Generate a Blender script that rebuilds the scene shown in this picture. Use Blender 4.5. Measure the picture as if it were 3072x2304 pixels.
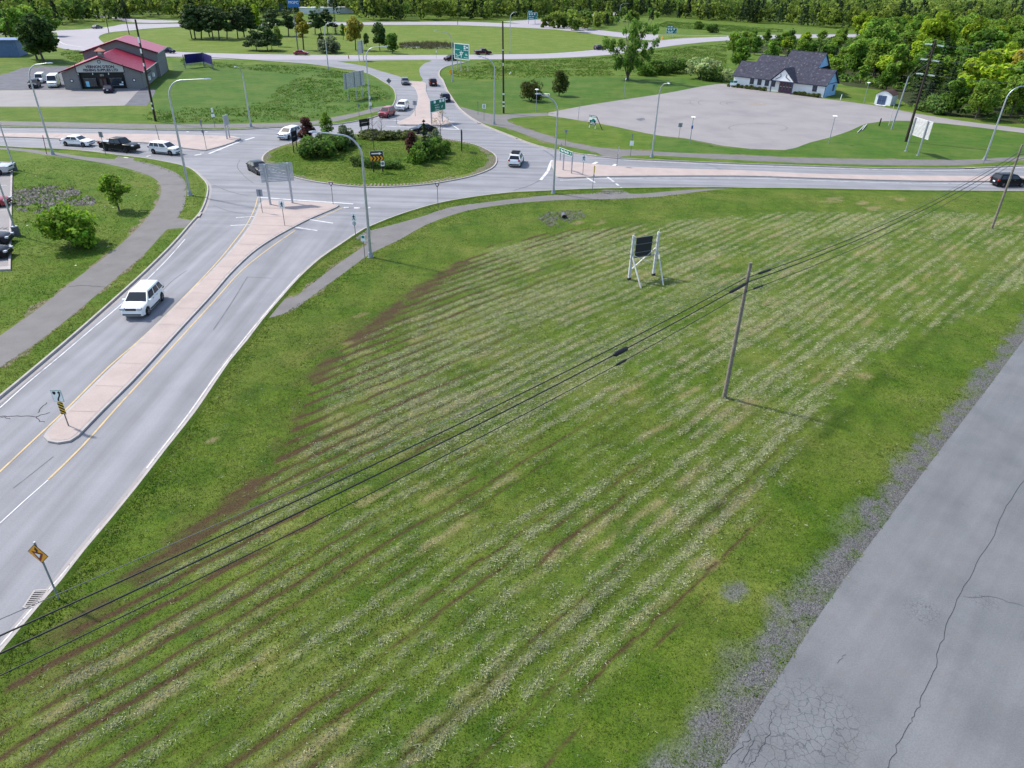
import bpy, bmesh, math, random
import numpy as np
from mathutils import Vector, Matrix

for o in list(bpy.data.objects):
    bpy.data.objects.remove(o, do_unlink=True)
S = bpy.context.scene
COL = S.collection
rnd = random.Random(7)
RNG = np.random.default_rng(11)

# ------------------------------------------------------------------ camera
PW, PH, FPX, CH = 3072, 2304, 2090.0, 24.0
_p, _r = math.radians(30.5), math.radians(1.5)
_F = np.array([0, math.cos(_p), -math.sin(_p)])
_R0 = np.array([1.0, 0, 0]); _U0 = np.array([0, math.sin(_p), math.cos(_p)])
CR = math.cos(_r) * _R0 + math.sin(_r) * _U0
CU = -math.sin(_r) * _R0 + math.cos(_r) * _U0
CF = _F
CO = np.array([0, 0, CH])
cd = bpy.data.cameras.new('camera'); cam = bpy.data.objects.new('camera', cd); COL.objects.link(cam)
cd.sensor_width = 36; cd.lens = FPX * 36 / PW; cd.clip_start = .5; cd.clip_end = 6000
M = Matrix.Identity(4)
for i in range(3):
    M[i][0] = CR[i]; M[i][1] = CU[i]; M[i][2] = -CF[i]; M[i][3] = CO[i]
cam.matrix_world = M
S.camera = cam

# ------------------------------------------------------------------ light
SUN_EL, SHADOW_AZ = 50.0, -26.0
sun_dir = Vector((-math.cos(math.radians(SHADOW_AZ)) * math.cos(math.radians(SUN_EL)),
                  -math.sin(math.radians(SHADOW_AZ)) * math.cos(math.radians(SUN_EL)),
                  math.sin(math.radians(SUN_EL))))
w = bpy.data.worlds.new('World'); S.world = w; w.use_nodes = True
nt = w.node_tree; nt.nodes.clear()
sky = nt.nodes.new('ShaderNodeTexSky'); sky.sky_type = 'NISHITA'; sky.sun_disc = False
sky.sun_elevation = math.radians(SUN_EL); sky.sun_rotation = math.atan2(sun_dir.x, sun_dir.y) % (2 * math.pi)
sky.air_density = 1.0; sky.dust_density = 1.2; sky.ozone_density = 1.0
bg = nt.nodes.new('ShaderNodeBackground'); bg.inputs['Strength'].default_value = 0.15
wo = nt.nodes.new('ShaderNodeOutputWorld')
nt.links.new(sky.outputs[0], bg.inputs[0]); nt.links.new(bg.outputs[0], wo.inputs[0])
sd = bpy.data.lights.new('sun', 'SUN'); sd.energy = 3.1; sd.angle = math.radians(3.0); sd.color = (1, .95, .87)
so = bpy.data.objects.new('sun', sd); COL.objects.link(so)
so.rotation_euler = (-sun_dir).to_track_quat('-Z', 'Y').to_euler()
S.view_settings.view_transform = 'Standard'; S.view_settings.look = 'None'
S.view_settings.gamma = 1; S.view_settings.use_curve_mapping = False
S.view_settings.exposure = 0.88

# ------------------------------------------------------------------ pixel <-> world
def ray(x, y):
    return CF + CR * (x - PW / 2) / FPX - CU * (y - PH / 2) / FPX
def G(x, y, z=0.0):
    d = ray(x, y); t = (z - CH) / d[2]; p = CO + d * t
    return Vector((p[0], p[1], z))
def proj(P):
    v = np.asarray(P, float) - CO; k = v @ CF
    return (PW / 2 + FPX * (v @ CR) / k, PH / 2 - FPX * (v @ CU) / k)
def hgt(base, ty):
    """height of the vertical standing on ground pixel base whose top is on pixel row ty"""
    P = np.array(G(*base)); lo, hi = 0.0, 60.0
    for _ in range(40):
        m = (lo + hi) / 2
        if proj(P + [0, 0, m])[1] > ty: lo = m
        else: hi = m
    return lo
class Fr:
    """vertical plane standing on two ground pixels"""
    def __init__(s, p0, p1):
        a = np.array(G(*p0)); b = np.array(G(*p1)); s.o = a; s.L = float(np.linalg.norm(b - a)); s.x = (b - a) / s.L
        s.y = np.array([-s.x[1], s.x[0], 0]); s.yaw = math.atan2(s.x[1], s.x[0]); s.loc = Vector(a)
    def at(s, px, y=0.0):
        d = ray(*px); t = (y - (CO - s.o) @ s.y) / (d @ s.y); P = CO + d * t - s.o
        return float(P @ s.x), float(P[2])

# ------------------------------------------------------------------ scene helpers
def link(name, me, parent=None, loc=None, rz=0.0):
    o = bpy.data.objects.new(name, me); COL.objects.link(o)
    if parent: o.parent = parent
    if loc is not None: o.location = loc
    if rz: o.rotation_euler = (0, 0, rz)
    return o
def thing(name, label, cat, loc=(0, 0, 0), rz=0.0, group=None):
    o = link(name, None, None, loc, rz); o.empty_display_size = .2
    return tag(o, label, cat, group)
def tag(o, label, cat, group=None):
    o['label'] = label; o['category'] = cat
    if group: o['group'] = group
    return o
def structure(o): o['kind'] = 'structure'; return o
def stuff(o, label=None, cat=None):
    o['kind'] = 'stuff'
    if label: o['label'] = label
    if cat: o['category'] = cat
    return o

class MB:
    def __init__(s): s.v = []; s.f = []; s.m = []
    def add(s, vs, fs, mi=0):
        k = len(s.v); s.v += [tuple(p) for p in vs]; s.f += [tuple(i + k for i in f) for f in fs]; s.m += [mi] * len(fs); return s
    def box(s, c, d, mi=0, rz=0.0):
        x, y, z = d[0] / 2, d[1] / 2, d[2] / 2; ca, sa = math.cos(rz), math.sin(rz)
        vs = []
        for sx, sy, sz in ((-1,-1,-1),(1,-1,-1),(1,1,-1),(-1,1,-1),(-1,-1,1),(1,-1,1),(1,1,1),(-1,1,1)):
            px, py = sx * x, sy * y; vs.append((c[0] + px * ca - py * sa, c[1] + px * sa + py * ca, c[2] + sz * z))
        return s.add(vs, [(0,3,2,1),(4,5,6,7),(0,1,5,4),(1,2,6,5),(2,3,7,6),(3,0,4,7)], mi)
    def bar(s, a, b, w, t=None, mi=0):
        """rectangular bar from a to b"""
        a = Vector(a); b = Vector(b); t = t or w; d = (b - a).normalized()
        u = d.cross(Vector((0, 0, 1)));
        if u.length < 1e-3: u = Vector((1, 0, 0))
        u.normalize(); n = d.cross(u).normalized()
        vs = [p + u * (sx * w / 2) + n * (sy * t / 2) for p in (a, b) for sx, sy in ((-1,-1),(1,-1),(1,1),(-1,1))]
        return s.add(vs, [(0,3,2,1),(4,5,6,7),(0,1,5,4),(1,2,6,5),(2,3,7,6),(3,0,4,7)], mi)
    def tube(s, pts, r, n=8, mi=0, cap=True):
        pts = [Vector(p) for p in pts]; rs = r if isinstance(r, (list, tuple)) else [r] * len(pts)
        vs = []; up = None
        for i, p in enumerate(pts):
            d = (pts[min(i + 1, len(pts) - 1)] - pts[max(i - 1, 0)]).normalized()
            if up is None:
                up = Vector((1, 0, 0)) if abs(d.z) > .8 else Vector((0, 0, 1))
            u = d.cross(up).normalized(); v = u.cross(d).normalized(); up = v
            for k in range(n):
                a = 2 * math.pi * k / n; vs.append(p + (u * math.cos(a) + v * math.sin(a)) * rs[i])
        fs = [(i * n + k, i * n + (k + 1) % n, (i + 1) * n + (k + 1) % n, (i + 1) * n + k) for i in range(len(pts) - 1) for k in range(n)]
        if cap: fs += [tuple(range(n - 1, -1, -1)), tuple((len(pts) - 1) * n + k for k in range(n))]
        return s.add(vs, fs, mi)
    def prism(s, poly, z0, z1, mi=0, mside=None):
        n = len(poly); vs = [(p[0], p[1], z0) for p in poly] + [(p[0], p[1], z1) for p in poly]
        s.add(vs, [tuple(range(n, 2 * n))], mi)
        k = len(s.v) - 2 * n
        for i in range(n):
            j = (i + 1) % n; s.f.append((k + i, k + j, k + n + j, k + n + i)); s.m.append(mi if mside is None else mside)
        return s
    def plate(s, poly, y0, y1, mi=0):
        """polygon given in x,z extruded between two y"""
        n = len(poly); vs = [(p[0], y0, p[1]) for p in poly] + [(p[0], y1, p[1]) for p in poly]
        fs = [tuple(range(n)), tuple(range(2 * n - 1, n - 1, -1))] + [(i, n + i, n + (i + 1) % n, (i + 1) % n) for i in range(n)]
        return s.add(vs, fs, mi)
    def mesh(s, name, mats, smooth=None):
        me = bpy.data.meshes.new(name); me.from_pydata([tuple(v) for v in s.v], [], s.f)
        mats = mats if isinstance(mats, (list, tuple)) else [mats]
        for m in mats: me.materials.append(m)
        if len(mats) > 1: me.polygons.foreach_set('material_index', s.m)
        if smooth:
            me.polygons.foreach_set('use_smooth', [True] * len(me.polygons)); me.set_sharp_from_angle(angle=math.radians(smooth))
        bm = bmesh.new(); bm.from_mesh(me); bmesh.ops.recalc_face_normals(bm, faces=bm.faces); bm.to_mesh(me); bm.free()
        me.update(); return me
    def build(s, name, mats, parent=None, smooth=None, loc=None, rz=0.0):
        return link(name, s.mesh(name, mats, smooth), parent, loc, rz)

def np_mesh(name, V, Fq, mat, col=None, attrs=None):
    """numpy verts (n,3) and faces (m,3|4)"""
    V = np.asarray(V, np.float32); Fq = np.asarray(Fq, np.int32); k = Fq.shape[1]
    me = bpy.data.meshes.new(name); me.vertices.add(len(V)); me.vertices.foreach_set('co', V.ravel())
    me.loops.add(Fq.size); me.loops.foreach_set('vertex_index', Fq.ravel())
    me.polygons.add(len(Fq)); me.polygons.foreach_set('loop_start', np.arange(0, Fq.size, k, dtype=np.int32))
    me.materials.append(mat); me.update(calc_edges=True)
    if col is not None:
        a = me.attributes.new('Col', 'FLOAT_COLOR', 'POINT'); c = np.ones((len(V), 4), np.float32); c[:, :3] = col; a.data.foreach_set('color', c.ravel())
    for n_, val in (attrs or {}).items():
        a = me.attributes.new(n_, 'FLOAT', 'POINT'); a.data.foreach_set('value', np.asarray(val, np.float32))
    return me

# ------------------------------------------------------------------ materials
def _n(nt, t, **kw):
    n = nt.nodes.new(t)
    for k, v in kw.items():
        if k in n.inputs: n.inputs[k].default_value = v
        else: setattr(n, k, v)
    return n
def _mix(nt, fac, a, b, mode='MIX'):
    n = nt.nodes.new('ShaderNodeMix'); n.data_type = 'RGBA'; n.blend_type = mode
    for s_, v in ((0, fac), (6, a), (7, b)):
        if hasattr(v, 'is_linked') or isinstance(v, bpy.types.NodeSocket): nt.links.new(v, n.inputs[s_])
        elif s_ == 0: n.inputs[0].default_value = v
        else: n.inputs[s_].default_value = (*v, 1)
    return n.outputs[2]
def _ramp(nt, x, a, b, c0=0.0, c1=1.0):
    n = _n(nt, 'ShaderNodeMapRange'); nt.links.new(x, n.inputs[0])
    n.inputs[1].default_value = a; n.inputs[2].default_value = b; n.inputs[3].default_value = c0; n.inputs[4].default_value = c1
    return n.outputs[0]
def _noise(nt, vec, scale, detail=3, rough=.55):
    n = _n(nt, 'ShaderNodeTexNoise', Scale=scale, Detail=detail, Roughness=rough); nt.links.new(vec, n.inputs['Vector']); return n.outputs[0]
MATS = {}
def mat(name, col, rough=.75, metal=0.0, var=.12, scale=1.5, fine=0.0, fscale=30, bump=0.0, bscale=25, col2=None, c2=(.55, .7), c2scale=.4, spec=.3, obj=False, emit=0, coat=0.0):
    m = bpy.data.materials.new(name); m.use_nodes = True; nt = m.node_tree; nt.nodes.clear()
    out = _n(nt, 'ShaderNodeOutputMaterial'); b = _n(nt, 'ShaderNodeBsdfPrincipled', Roughness=rough, Metallic=metal)
    b.inputs['Specular IOR Level'].default_value = spec
    if coat: b.inputs['Coat Weight'].default_value = coat; b.inputs['Coat Roughness'].default_value = .08
    nt.links.new(b.outputs[0], out.inputs[0])
    if obj: vec = _n(nt, 'ShaderNodeTexCoord').outputs['Object']
    else: vec = _n(nt, 'ShaderNodeNewGeometry').outputs['Position']
    c = tuple(col)
    lo = tuple(x * (1 - var) for x in c); hi = tuple(min(1, x * (1 + var)) for x in c)
    cur = _mix(nt, _ramp(nt, _noise(nt, vec, scale), .3, .7), lo, hi)
    if col2 is not None:
        cur = _mix(nt, _ramp(nt, _noise(nt, vec, c2scale, 5, .62), c2[0], c2[1]), cur, col2)
    if fine:
        f = _ramp(nt, _noise(nt, vec, fscale, 2), .25, .75, 1 - fine, 1 + fine)
        cc = _n(nt, 'ShaderNodeCombineColor'); [nt.links.new(f, cc.inputs[i]) for i in range(3)]
        cur = _mix(nt, 1.0, cur, cc.outputs[0], 'MULTIPLY')
    nt.links.new(cur, b.inputs['Base Color'])
    if bump:
        bp = _n(nt, 'ShaderNodeBump', Strength=bump, Distance=.05); nt.links.new(_noise(nt, vec, bscale, 4), bp.inputs['Height']); nt.links.new(bp.outputs[0], b.inputs['Normal'])
    if emit:
        b.inputs['Emission Color'].default_value = (*c, 1); b.inputs['Emission Strength'].default_value = emit
    MATS[name] = m; return m

mat('asphalt_road', (.205, .205, .220), .8, var=.07, scale=.35, fine=.10, fscale=14, col2=(.168, .168, .182), c2=(.52, .8), c2scale=.16, bump=.2, bscale=40)
mat('asphalt_path', (.138, .130, .126), .85, var=.10, scale=.6, fine=.12, fscale=18, col2=(.16, .15, .148), c2=(.5, .75), bump=.2)
mat('asphalt_lot', (.232, .214, .210), .85, var=.07, scale=.18, fine=.08, fscale=9, col2=(.185, .172, .178), c2=(.5, .75), c2scale=.12, bump=.15)
mat('highway_surface', (.29, .27, .29), .85, var=.06, scale=.1, fine=.05, fscale=3)
mat('gravel_lot', (.10, .10, .115), .9, var=.2, scale=.5, fine=.2, fscale=5)
mat('concrete_pink', (.355, .288, .262), .85, var=.08, scale=.5, fine=.07, fscale=12, col2=(.30, .245, .235), c2=(.6, .8), c2scale=.35)
mat('concrete', (.34, .31, .295), .85, var=.12, scale=1.2, fine=.1, fscale=20, col2=(.22, .2, .19), c2=(.6, .85), c2scale=.9)
mat('concrete_gutter', (.27, .25, .245), .85, var=.12, scale=.9, fine=.1, fscale=20, col2=(.17, .165, .17), c2=(.55, .8), c2scale=.7)
mat('paint_white', (.55, .55, .55), .6, var=.12, scale=2, fine=.1, fscale=12, col2=(.26, .26, .28), c2=(.5, .68), c2scale=.8)
mat('paint_yellow', (.46, .335, .16), .6, var=.12, scale=2, fine=.1, fscale=12, col2=(.27, .22, .16), c2=(.55, .72), c2scale=1.2)
mat('skid', (.10, .10, .115), .7, var=.15, scale=2, col2=(.14, .14, .155), c2=(.45, .65), c2scale=1)
mat('crack', (.03, .03, .035), .9, var=.2)
mat('galv', (.42, .45, .5), .42, .75, var=.12, scale=3, obj=True)
mat('galv_dull', (.30, .33, .38), .55, .55, var=.15, scale=3, obj=True)
mat('post_steel', (.16, .17, .19), .6, .4, var=.15, scale=4, obj=True)
mat('wood_pole', (.19, .165, .14), .9, var=.25, scale=4, fine=.2, fscale=12, bump=.4, bscale=9, obj=True)
mat('creosote', (.035, .026, .02), .8, var=.25, scale=2, obj=True)
mat('silver_wood', (.52, .52, .52), .85, var=.2, scale=3, obj=True, col2=(.35, .3, .26), c2=(.58, .7), c2scale=4)
mat('white_paint', (.78, .78, .78), .6, var=.05, scale=2, obj=True)
mat('white_weathered', (.50, .50, .51), .7, var=.15, scale=2, obj=True)
mat('white_sign', (.78, .8, .8), .4, var=.03, obj=True)
mat('black_sign', (.012, .012, .014), .5, var=.1, obj=True)
mat('dark_sign', (.02, .022, .03), .6, var=.15, obj=True)
mat('sign_green', (.0, .13, .085), .45, var=.06, obj=True)
mat('sign_teal', (.0, .17, .15), .45, var=.06, obj=True)
mat('sign_orange', (.80, .33, .01), .45, var=.05, obj=True)
mat('sign_yellow', (.75, .5, .06), .45, var=.05, obj=True)
mat('sign_red', (.19, .015, .02), .45, var=.08, obj=True)
mat('navy_board', (.012, .01, .11), .55, var=.1, obj=True)
mat('cable', (.012, .012, .014), .6, var=.1)
mat('cable_grey', (.12, .12, .13), .6, var=.1)
mat('insulator', (.45, .56, .56), .25, var=.05, obj=True)
mat('rubber', (.012, .012, .013), .85, var=.1, obj=True)
mat('rim', (.42, .43, .45), .35, .8, var=.08, obj=True)
mat('rim_dark', (.03, .03, .033), .4, .5, var=.08, obj=True)
mat('glass', (.012, .016, .02), .06, 0, var=.2, spec=.6, obj=True)
mat('glass_window', (.03, .04, .05), .08, 0, var=.3, spec=.6, obj=True)
mat('car_trim', (.015, .015, .017), .6, var=.1, obj=True)
mat('headlight', (.38, .40, .43), .12, var=.05, spec=.6, obj=True)
mat('taillight', (.32, .01, .012), .2, var=.1, spec=.6, obj=True)
mat('plate', (.7, .72, .75), .5, obj=True)
for n_, c_ in dict(white=(.78, .79, .80), offwhite=(.70, .71, .71), silver=(.42, .44, .46), black=(.006, .006, .008), maroon=(.10, .008, .016),
                   red=(.24, .012, .02), navy=(.012, .014, .035), dark=(.025, .026, .032), grey=(.13, .14, .16), plum=(.03, .012, .035), burgundy=(.055, .01, .014)).items():
    dk = max(c_) < .2
    mat('car_' + n_, c_, .3, .35 if n_ in ('silver', 'grey') else 0.0, var=.03, spec=.18 if dk else .5, obj=True, coat=0.0 if dk else .3)

def streaks(name, amt=.22):
    """wheel-path wear: along y on the southern approach, along x on the east and west arms"""
    m = MATS[name]; nt = m.node_tree; b = next(n for n in nt.nodes if n.type == 'BSDF_PRINCIPLED'); src = b.inputs['Base Color'].links[0].from_socket
    geo = _n(nt, 'ShaderNodeNewGeometry').outputs['Position']; sep = _n(nt, 'ShaderNodeSeparateXYZ'); nt.links.new(geo, sep.inputs[0])
    def st(sx, sy):
        mp = _n(nt, 'ShaderNodeMapping'); mp.inputs['Scale'].default_value = (sx, sy, 1); nt.links.new(geo, mp.inputs[0]); return _ramp(nt, _noise(nt, mp.outputs[0], 1.0, 3, .5), .32, .68, 1 - amt, 1 + amt * .7)
    ay, ax = st(.85, .035), st(.03, .85); south = _ramp(nt, sep.outputs['Y'], 66, 80, 1, 0)
    mx = _n(nt, 'ShaderNodeMix'); mx.data_type = 'FLOAT'; nt.links.new(south, mx.inputs[0]); nt.links.new(ax, mx.inputs[2]); nt.links.new(ay, mx.inputs[3])
    cc = _n(nt, 'ShaderNodeCombineColor'); [nt.links.new(mx.outputs[0], cc.inputs[i]) for i in range(3)]
    nt.links.new(_mix(nt, 1.0, src, cc.outputs[0], 'MULTIPLY'), b.inputs['Base Color'])
streaks('asphalt_road')

# ------------------------------------------------------------------ lawn colours (numpy noise + shader)
def vnoise(x, y, seed=0):
    xi = np.floor(x).astype(np.int64); yi = np.floor(y).astype(np.int64); fx = x - xi; fy = y - yi
    fx = fx * fx * (3 - 2 * fx); fy = fy * fy * (3 - 2 * fy)
    def h(a, b):
        n = (a * 374761393 + b * 668265263 + seed * 974711) & 0x7fffffff
        n = ((n ^ (n >> 13)) * 1274126177) & 0x7fffffff
        return ((n ^ (n >> 16)) & 0xffff) / 65535.0
    return (h(xi, yi) * (1 - fx) + h(xi + 1, yi) * fx) * (1 - fy) + (h(xi, yi + 1) * (1 - fx) + h(xi + 1, yi + 1) * fx) * fy
def fbm(x, y, s, seed=0, o=4):
    t = 0; a = .5; k = 1.0 / s; tot = 0
    for i in range(o):
        t = t + a * vnoise(x * k, y * k, seed + i * 17); tot += a; a *= .55; k *= 2.03
    return t / tot
def sstep(a, b, x):
    t = np.clip((x - a) / (b - a), 0, 1); return t * t * (3 - 2 * t)
def inpoly(x, y, poly):
    r = np.zeros(x.shape, bool); n = len(poly)
    for i in range(n):
        x0, y0 = poly[i][0], poly[i][1]; x1, y1 = poly[(i + 1) % n][0], poly[(i + 1) % n][1]
        c = ((y0 > y) != (y1 > y)); r ^= c & (x < (x1 - x0) * (y - y0) / ((y1 - y0) if y1 != y0 else 1e-9) + x0)
    return r
def distpoly(x, y, pts):
    d = np.full(x.shape, 1e9)
    for a, b in zip(pts, pts[1:]):
        ax, ay = a[0], a[1]; bx, by = b[0] - ax, b[1] - ay; L = bx * bx + by * by + 1e-9
        t = np.clip(((x - ax) * bx + (y - ay) * by) / L, 0, 1); d = np.minimum(d, np.hypot(x - ax - t * bx, y - ay - t * by))
    return d
def px2(pts): return [(p.x, p.y) for p in (G(*q) for q in pts)]

MOWN = px2([(-300, 2560), (60, 2010), (330, 1800), (600, 1600), (740, 1480), (800, 1420), (860, 1330), (890, 1250), (940, 1150), (1000, 1070), (1134, 970), (1250, 880), (1380, 790),
            (1480, 730), (1700, 690), (2000, 655), (2400, 632), (2700, 625), (3100, 640), (3400, 760), (2640, 1080), (2290, 1600), (1980, 1950), (1700, 2304), (1500, 2600)])
WEST = px2([(60, 2010), (330, 1800), (600, 1600), (740, 1480), (800, 1420), (860, 1330), (890, 1250), (940, 1150), (1000, 1070), (1134, 970), (1250, 880), (1380, 790), (1480, 730), (1700, 690)])
LANE = px2([(2040, 2500), (2165, 2300), (2474, 1822), (2721, 1482), (2953, 1178), (3072, 1020), (3300, 760)])
A46 = math.radians(46.2); CA, SA = math.cos(A46), math.sin(A46)
BARE = [px2([p])[0] + (r,) for p, r in (((1672, 1655), 1.1), ((2100, 1700), 1.2), ((2130, 1590), .9), ((2590, 1130), 1.0), ((1100, 1270), .6), ((640, 1320), .6), ((2500, 600), 2.2), ((2590, 610), 1.6), ((1730, 670), 1.2), ((1080, 745), 1.5),
                                        ((2620, 625), 2.2), ((2700, 600), 1.6), ((1800, 668), 1.4), ((2240, 1210), 1.1), ((1085, 945), 1.0), ((1045, 1030), .9))]
def lawn_masks(x, y):
    """dry clippings, bare soil, gravel on the mown field"""
    u = x * CA + y * SA; v = -x * SA + y * CA
    vv = v + .8 * (fbm(u, v, 18, 3, 3) - .5) + .34 * (fbm(u, v, 3, 5, 2) - .5) + .22 * (fbm(u, v, 1.1, 6, 2) - .5)
    inside = inpoly(x, y, MOWN); dw = distpoly(x, y, WEST); dedge = distpoly(x, y, MOWN + MOWN[:1])
    m = np.where(inside, sstep(0, 2.2, dedge + 1.6 * (fbm(x, y, 2.5, 9) - .5)), 0)
    grain = fbm(u / 1.4, v, .30, 41, 3); far = sstep(16, 46, y + .25 * x); low = 1 - sstep(22, 50, y + .5 * x)
    per = .98; k = np.floor(vv / per); zero = np.zeros_like(k)
    s_ = (vv / per - k - .5 - .22 * (vnoise(k * 7.31 + .5, zero, 200) - .5)) * per          # metres from the windrow
    row = .15 + 1.25 * vnoise(k * 3.77 + .5, u / 26.0, 210) ** 1.2
    lng = sstep(.30, .62, fbm(u / 3.0, v, 1.5, 31, 3))
    dry = np.exp(-(s_ / (.20 + .05 * far)) ** 2) * row * (.25 + .95 * lng)
    haze = sstep(.42, .68, fbm(u / 2.5, v, 3.2, 35, 4))
    dry = m * (dry * (.78 + .42 * far) + (.05 + .36 * far) * haze) * (.40 + 1.15 * sstep(.28, .72, grain))
    gap = np.exp(-((np.abs(s_) - per / 2) / .115) ** 2)                                     # wheel and scalp lines between the rows
    rowg = sstep(.30, .75, vnoise(k * 5.11 + np.where(s_ > 0, .9, .1) + .5, u / 12.0, 230))
    patch = sstep(.40, .56, fbm(u / 5.0, v, 1.6, 51, 3))
    nearw = np.exp(-(dw / 7.0) ** 1.4)
    soil = inside * gap * ((.16 + 1.35 * low) * rowg * patch + 2.0 * nearw * sstep(.32, .52, fbm(u / 2.0, v, 2.0, 61, 3))) * (.55 + .9 * grain)
    band = 1.25 * np.exp(-((dw - .2) / .5) ** 2) * sstep(.36, .56, fbm(x, y, 2.6, 71, 4)) + .55 * np.exp(-(dw / 3.0) ** 2) * sstep(.46, .62, fbm(x, y, 4.0, 73, 4))
    soil = soil + band * (y < 64) * sstep(12, 19, y) * (.55 + .6 * gap) * (.6 + .8 * grain)
    gapd = inside * gap * (1 - np.clip(soil, 0, 1)); dry = dry * (1 - .6 * gap)
    bare = np.zeros_like(x)
    for bx, by, r in BARE:
        d = np.hypot((x - bx) * CA + (y - by) * SA, (-(x - bx) * SA + (y - by) * CA) * 1.9)
        bare = np.maximum(bare, (1 - sstep(r * .1, r * 1.1, d + 1.6 * r * (fbm(x, y, .7, 83, 4) - .5))) * .65)
    bare = np.maximum(bare, m * np.exp(-(s_ / .3) ** 2) * sstep(.60, .72, fbm(u / 2.2, v, 1.4, 85, 3)) * .6)
    dl = distpoly(x, y, LANE)
    wid = .85 + .55 * sstep(45, 18, y)
    gr = (1 - sstep(wid * .6, wid * 1.7, dl + 1.9 * (fbm(x, y, 1.3, 91, 5) - .5))) * (.55 + .5 * sstep(.3, .6, fbm(x, y, .7, 93, 3)))
    cx, cy = px2([(2205, 1778)])[0]
    gp = .8 * (1 - sstep(.3, 1.05, np.hypot((x - cx) * 1.25, y - cy) + 1.5 * (fbm(x, y, .6, 95) - .5)))
    gr = np.maximum(gr, gp)
    dry = np.clip(dry * (1 - gr), 0, 1.2); soil = np.clip(soil * (1 - gr), 0, 1)
    return dry, soil, np.clip(gr, 0, 1), np.clip(bare, 0, 1)

def lawn_material(name, near=False, g1=(.036, .078, .006), g2=(.078, .128, .010), g3=(.142, .155, .034)):
    m = bpy.data.materials.new(name); m.use_nodes = True; nt = m.node_tree; nt.nodes.clear()
    out = _n(nt, 'ShaderNodeOutputMaterial'); b = _n(nt, 'ShaderNodeBsdfPrincipled', Roughness=.9); b.inputs['Specular IOR Level'].default_value = .12
    nt.links.new(b.outputs[0], out.inputs[0]); vec = _n(nt, 'ShaderNodeNewGeometry').outputs['Position']
    c = _mix(nt, _ramp(nt, _noise(nt, vec, .55, 5, .65), .36, .66), g1, g2)
    c = _mix(nt, _ramp(nt, _noise(nt, vec, .14, 6, .68), .44, .68, 0, .8), c, g3)
    c = _mix(nt, _ramp(nt, _noise(nt, vec, .33, 6, .72), .55, .72, 0, .55), c, tuple(v * .62 for v in g1))
    c = _mix(nt, _ramp(nt, _noise(nt, vec, 1.7, 4, .6), .55, .75, 0, .6), c, g1)
    c = _mix(nt, _ramp(nt, _noise(nt, vec, 2.3, 4, .7), .60, .78, 0, .55), c, (.17, .155, .07))
    mp = _n(nt, 'ShaderNodeMapping'); mp.inputs['Scale'].default_value = (.05, .45, 1); nt.links.new(vec, mp.inputs[0])
    c = _mix(nt, _ramp(nt, _noise(nt, mp.outputs[0], 1.0, 5, .65), .40, .66, 0, .5), c, tuple(v * .72 for v in g2))
    fine = _noise(nt, vec, 9, 3, .7)
    if near:
        def at(nm):
            a = _n(nt, 'ShaderNodeAttribute', attribute_name=nm); return a.outputs['Fac']
        def mul(a, b_):
            k = _n(nt, 'ShaderNodeMath', operation='MULTIPLY'); nt.links.new(a, k.inputs[0]); nt.links.new(b_, k.inputs[1]); return k.outputs[0]
        c = _mix(nt, mul(at('dry'), _ramp(nt, _noise(nt, vec, 7, 4, .75), .36, .62, .08, .8)), c, (.25, .25, .125))
        c = _mix(nt, mul(at('bare'), _ramp(nt, fine, .3, .6, .4, .9)), c, (.26, .19, .11))
        c = _mix(nt, mul(at('soil'), _ramp(nt, fine, .25, .6, .65, 1)), c, (.055, .029, .018))
        vo = _n(nt, 'ShaderNodeTexVoronoi', Scale=22); nt.links.new(vec, vo.inputs['Vector'])
        gcol = _mix(nt, _ramp(nt, vo.outputs['Color'], .1, .9), (.035, .035, .040), (.165, .16, .165))
        c = _mix(nt, mul(at('gravel'), _ramp(nt, fine, .2, .55, .55, 1)), c, gcol)
    f = _ramp(nt, _noise(nt, vec, 13, 4, .75) if near else fine, .28, .72, .5 if near else .66, 1.5 if near else 1.34); cc = _n(nt, 'ShaderNodeCombineColor'); [nt.links.new(f, cc.inputs[i]) for i in range(3)]
    c = _mix(nt, 1.0, c, cc.outputs[0], 'MULTIPLY')
    nt.links.new(c, b.inputs['Base Color'])
    bp = _n(nt, 'ShaderNodeBump', Strength=.6, Distance=.08); nt.links.new(_noise(nt, vec, 12, 5, .7), bp.inputs['Height']); nt.links.new(bp.outputs[0], b.inputs['Normal'])
    MATS[name] = m; return m
lawn_material('grass_ground', g1=(.046, .098, .007), g2=(.084, .142, .012), g3=(.146, .168, .036))
lawn_material('grass_field', g1=(.078, .128, .013), g2=(.112, .165, .019), g3=(.165, .188, .046))
lawn_material('grass_lush', g1=(.036, .092, .010), g2=(.062, .124, .013), g3=(.112, .145, .032))
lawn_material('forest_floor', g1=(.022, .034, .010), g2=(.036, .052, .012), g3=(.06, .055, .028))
lawn_material('lawn_mown', True)

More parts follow.
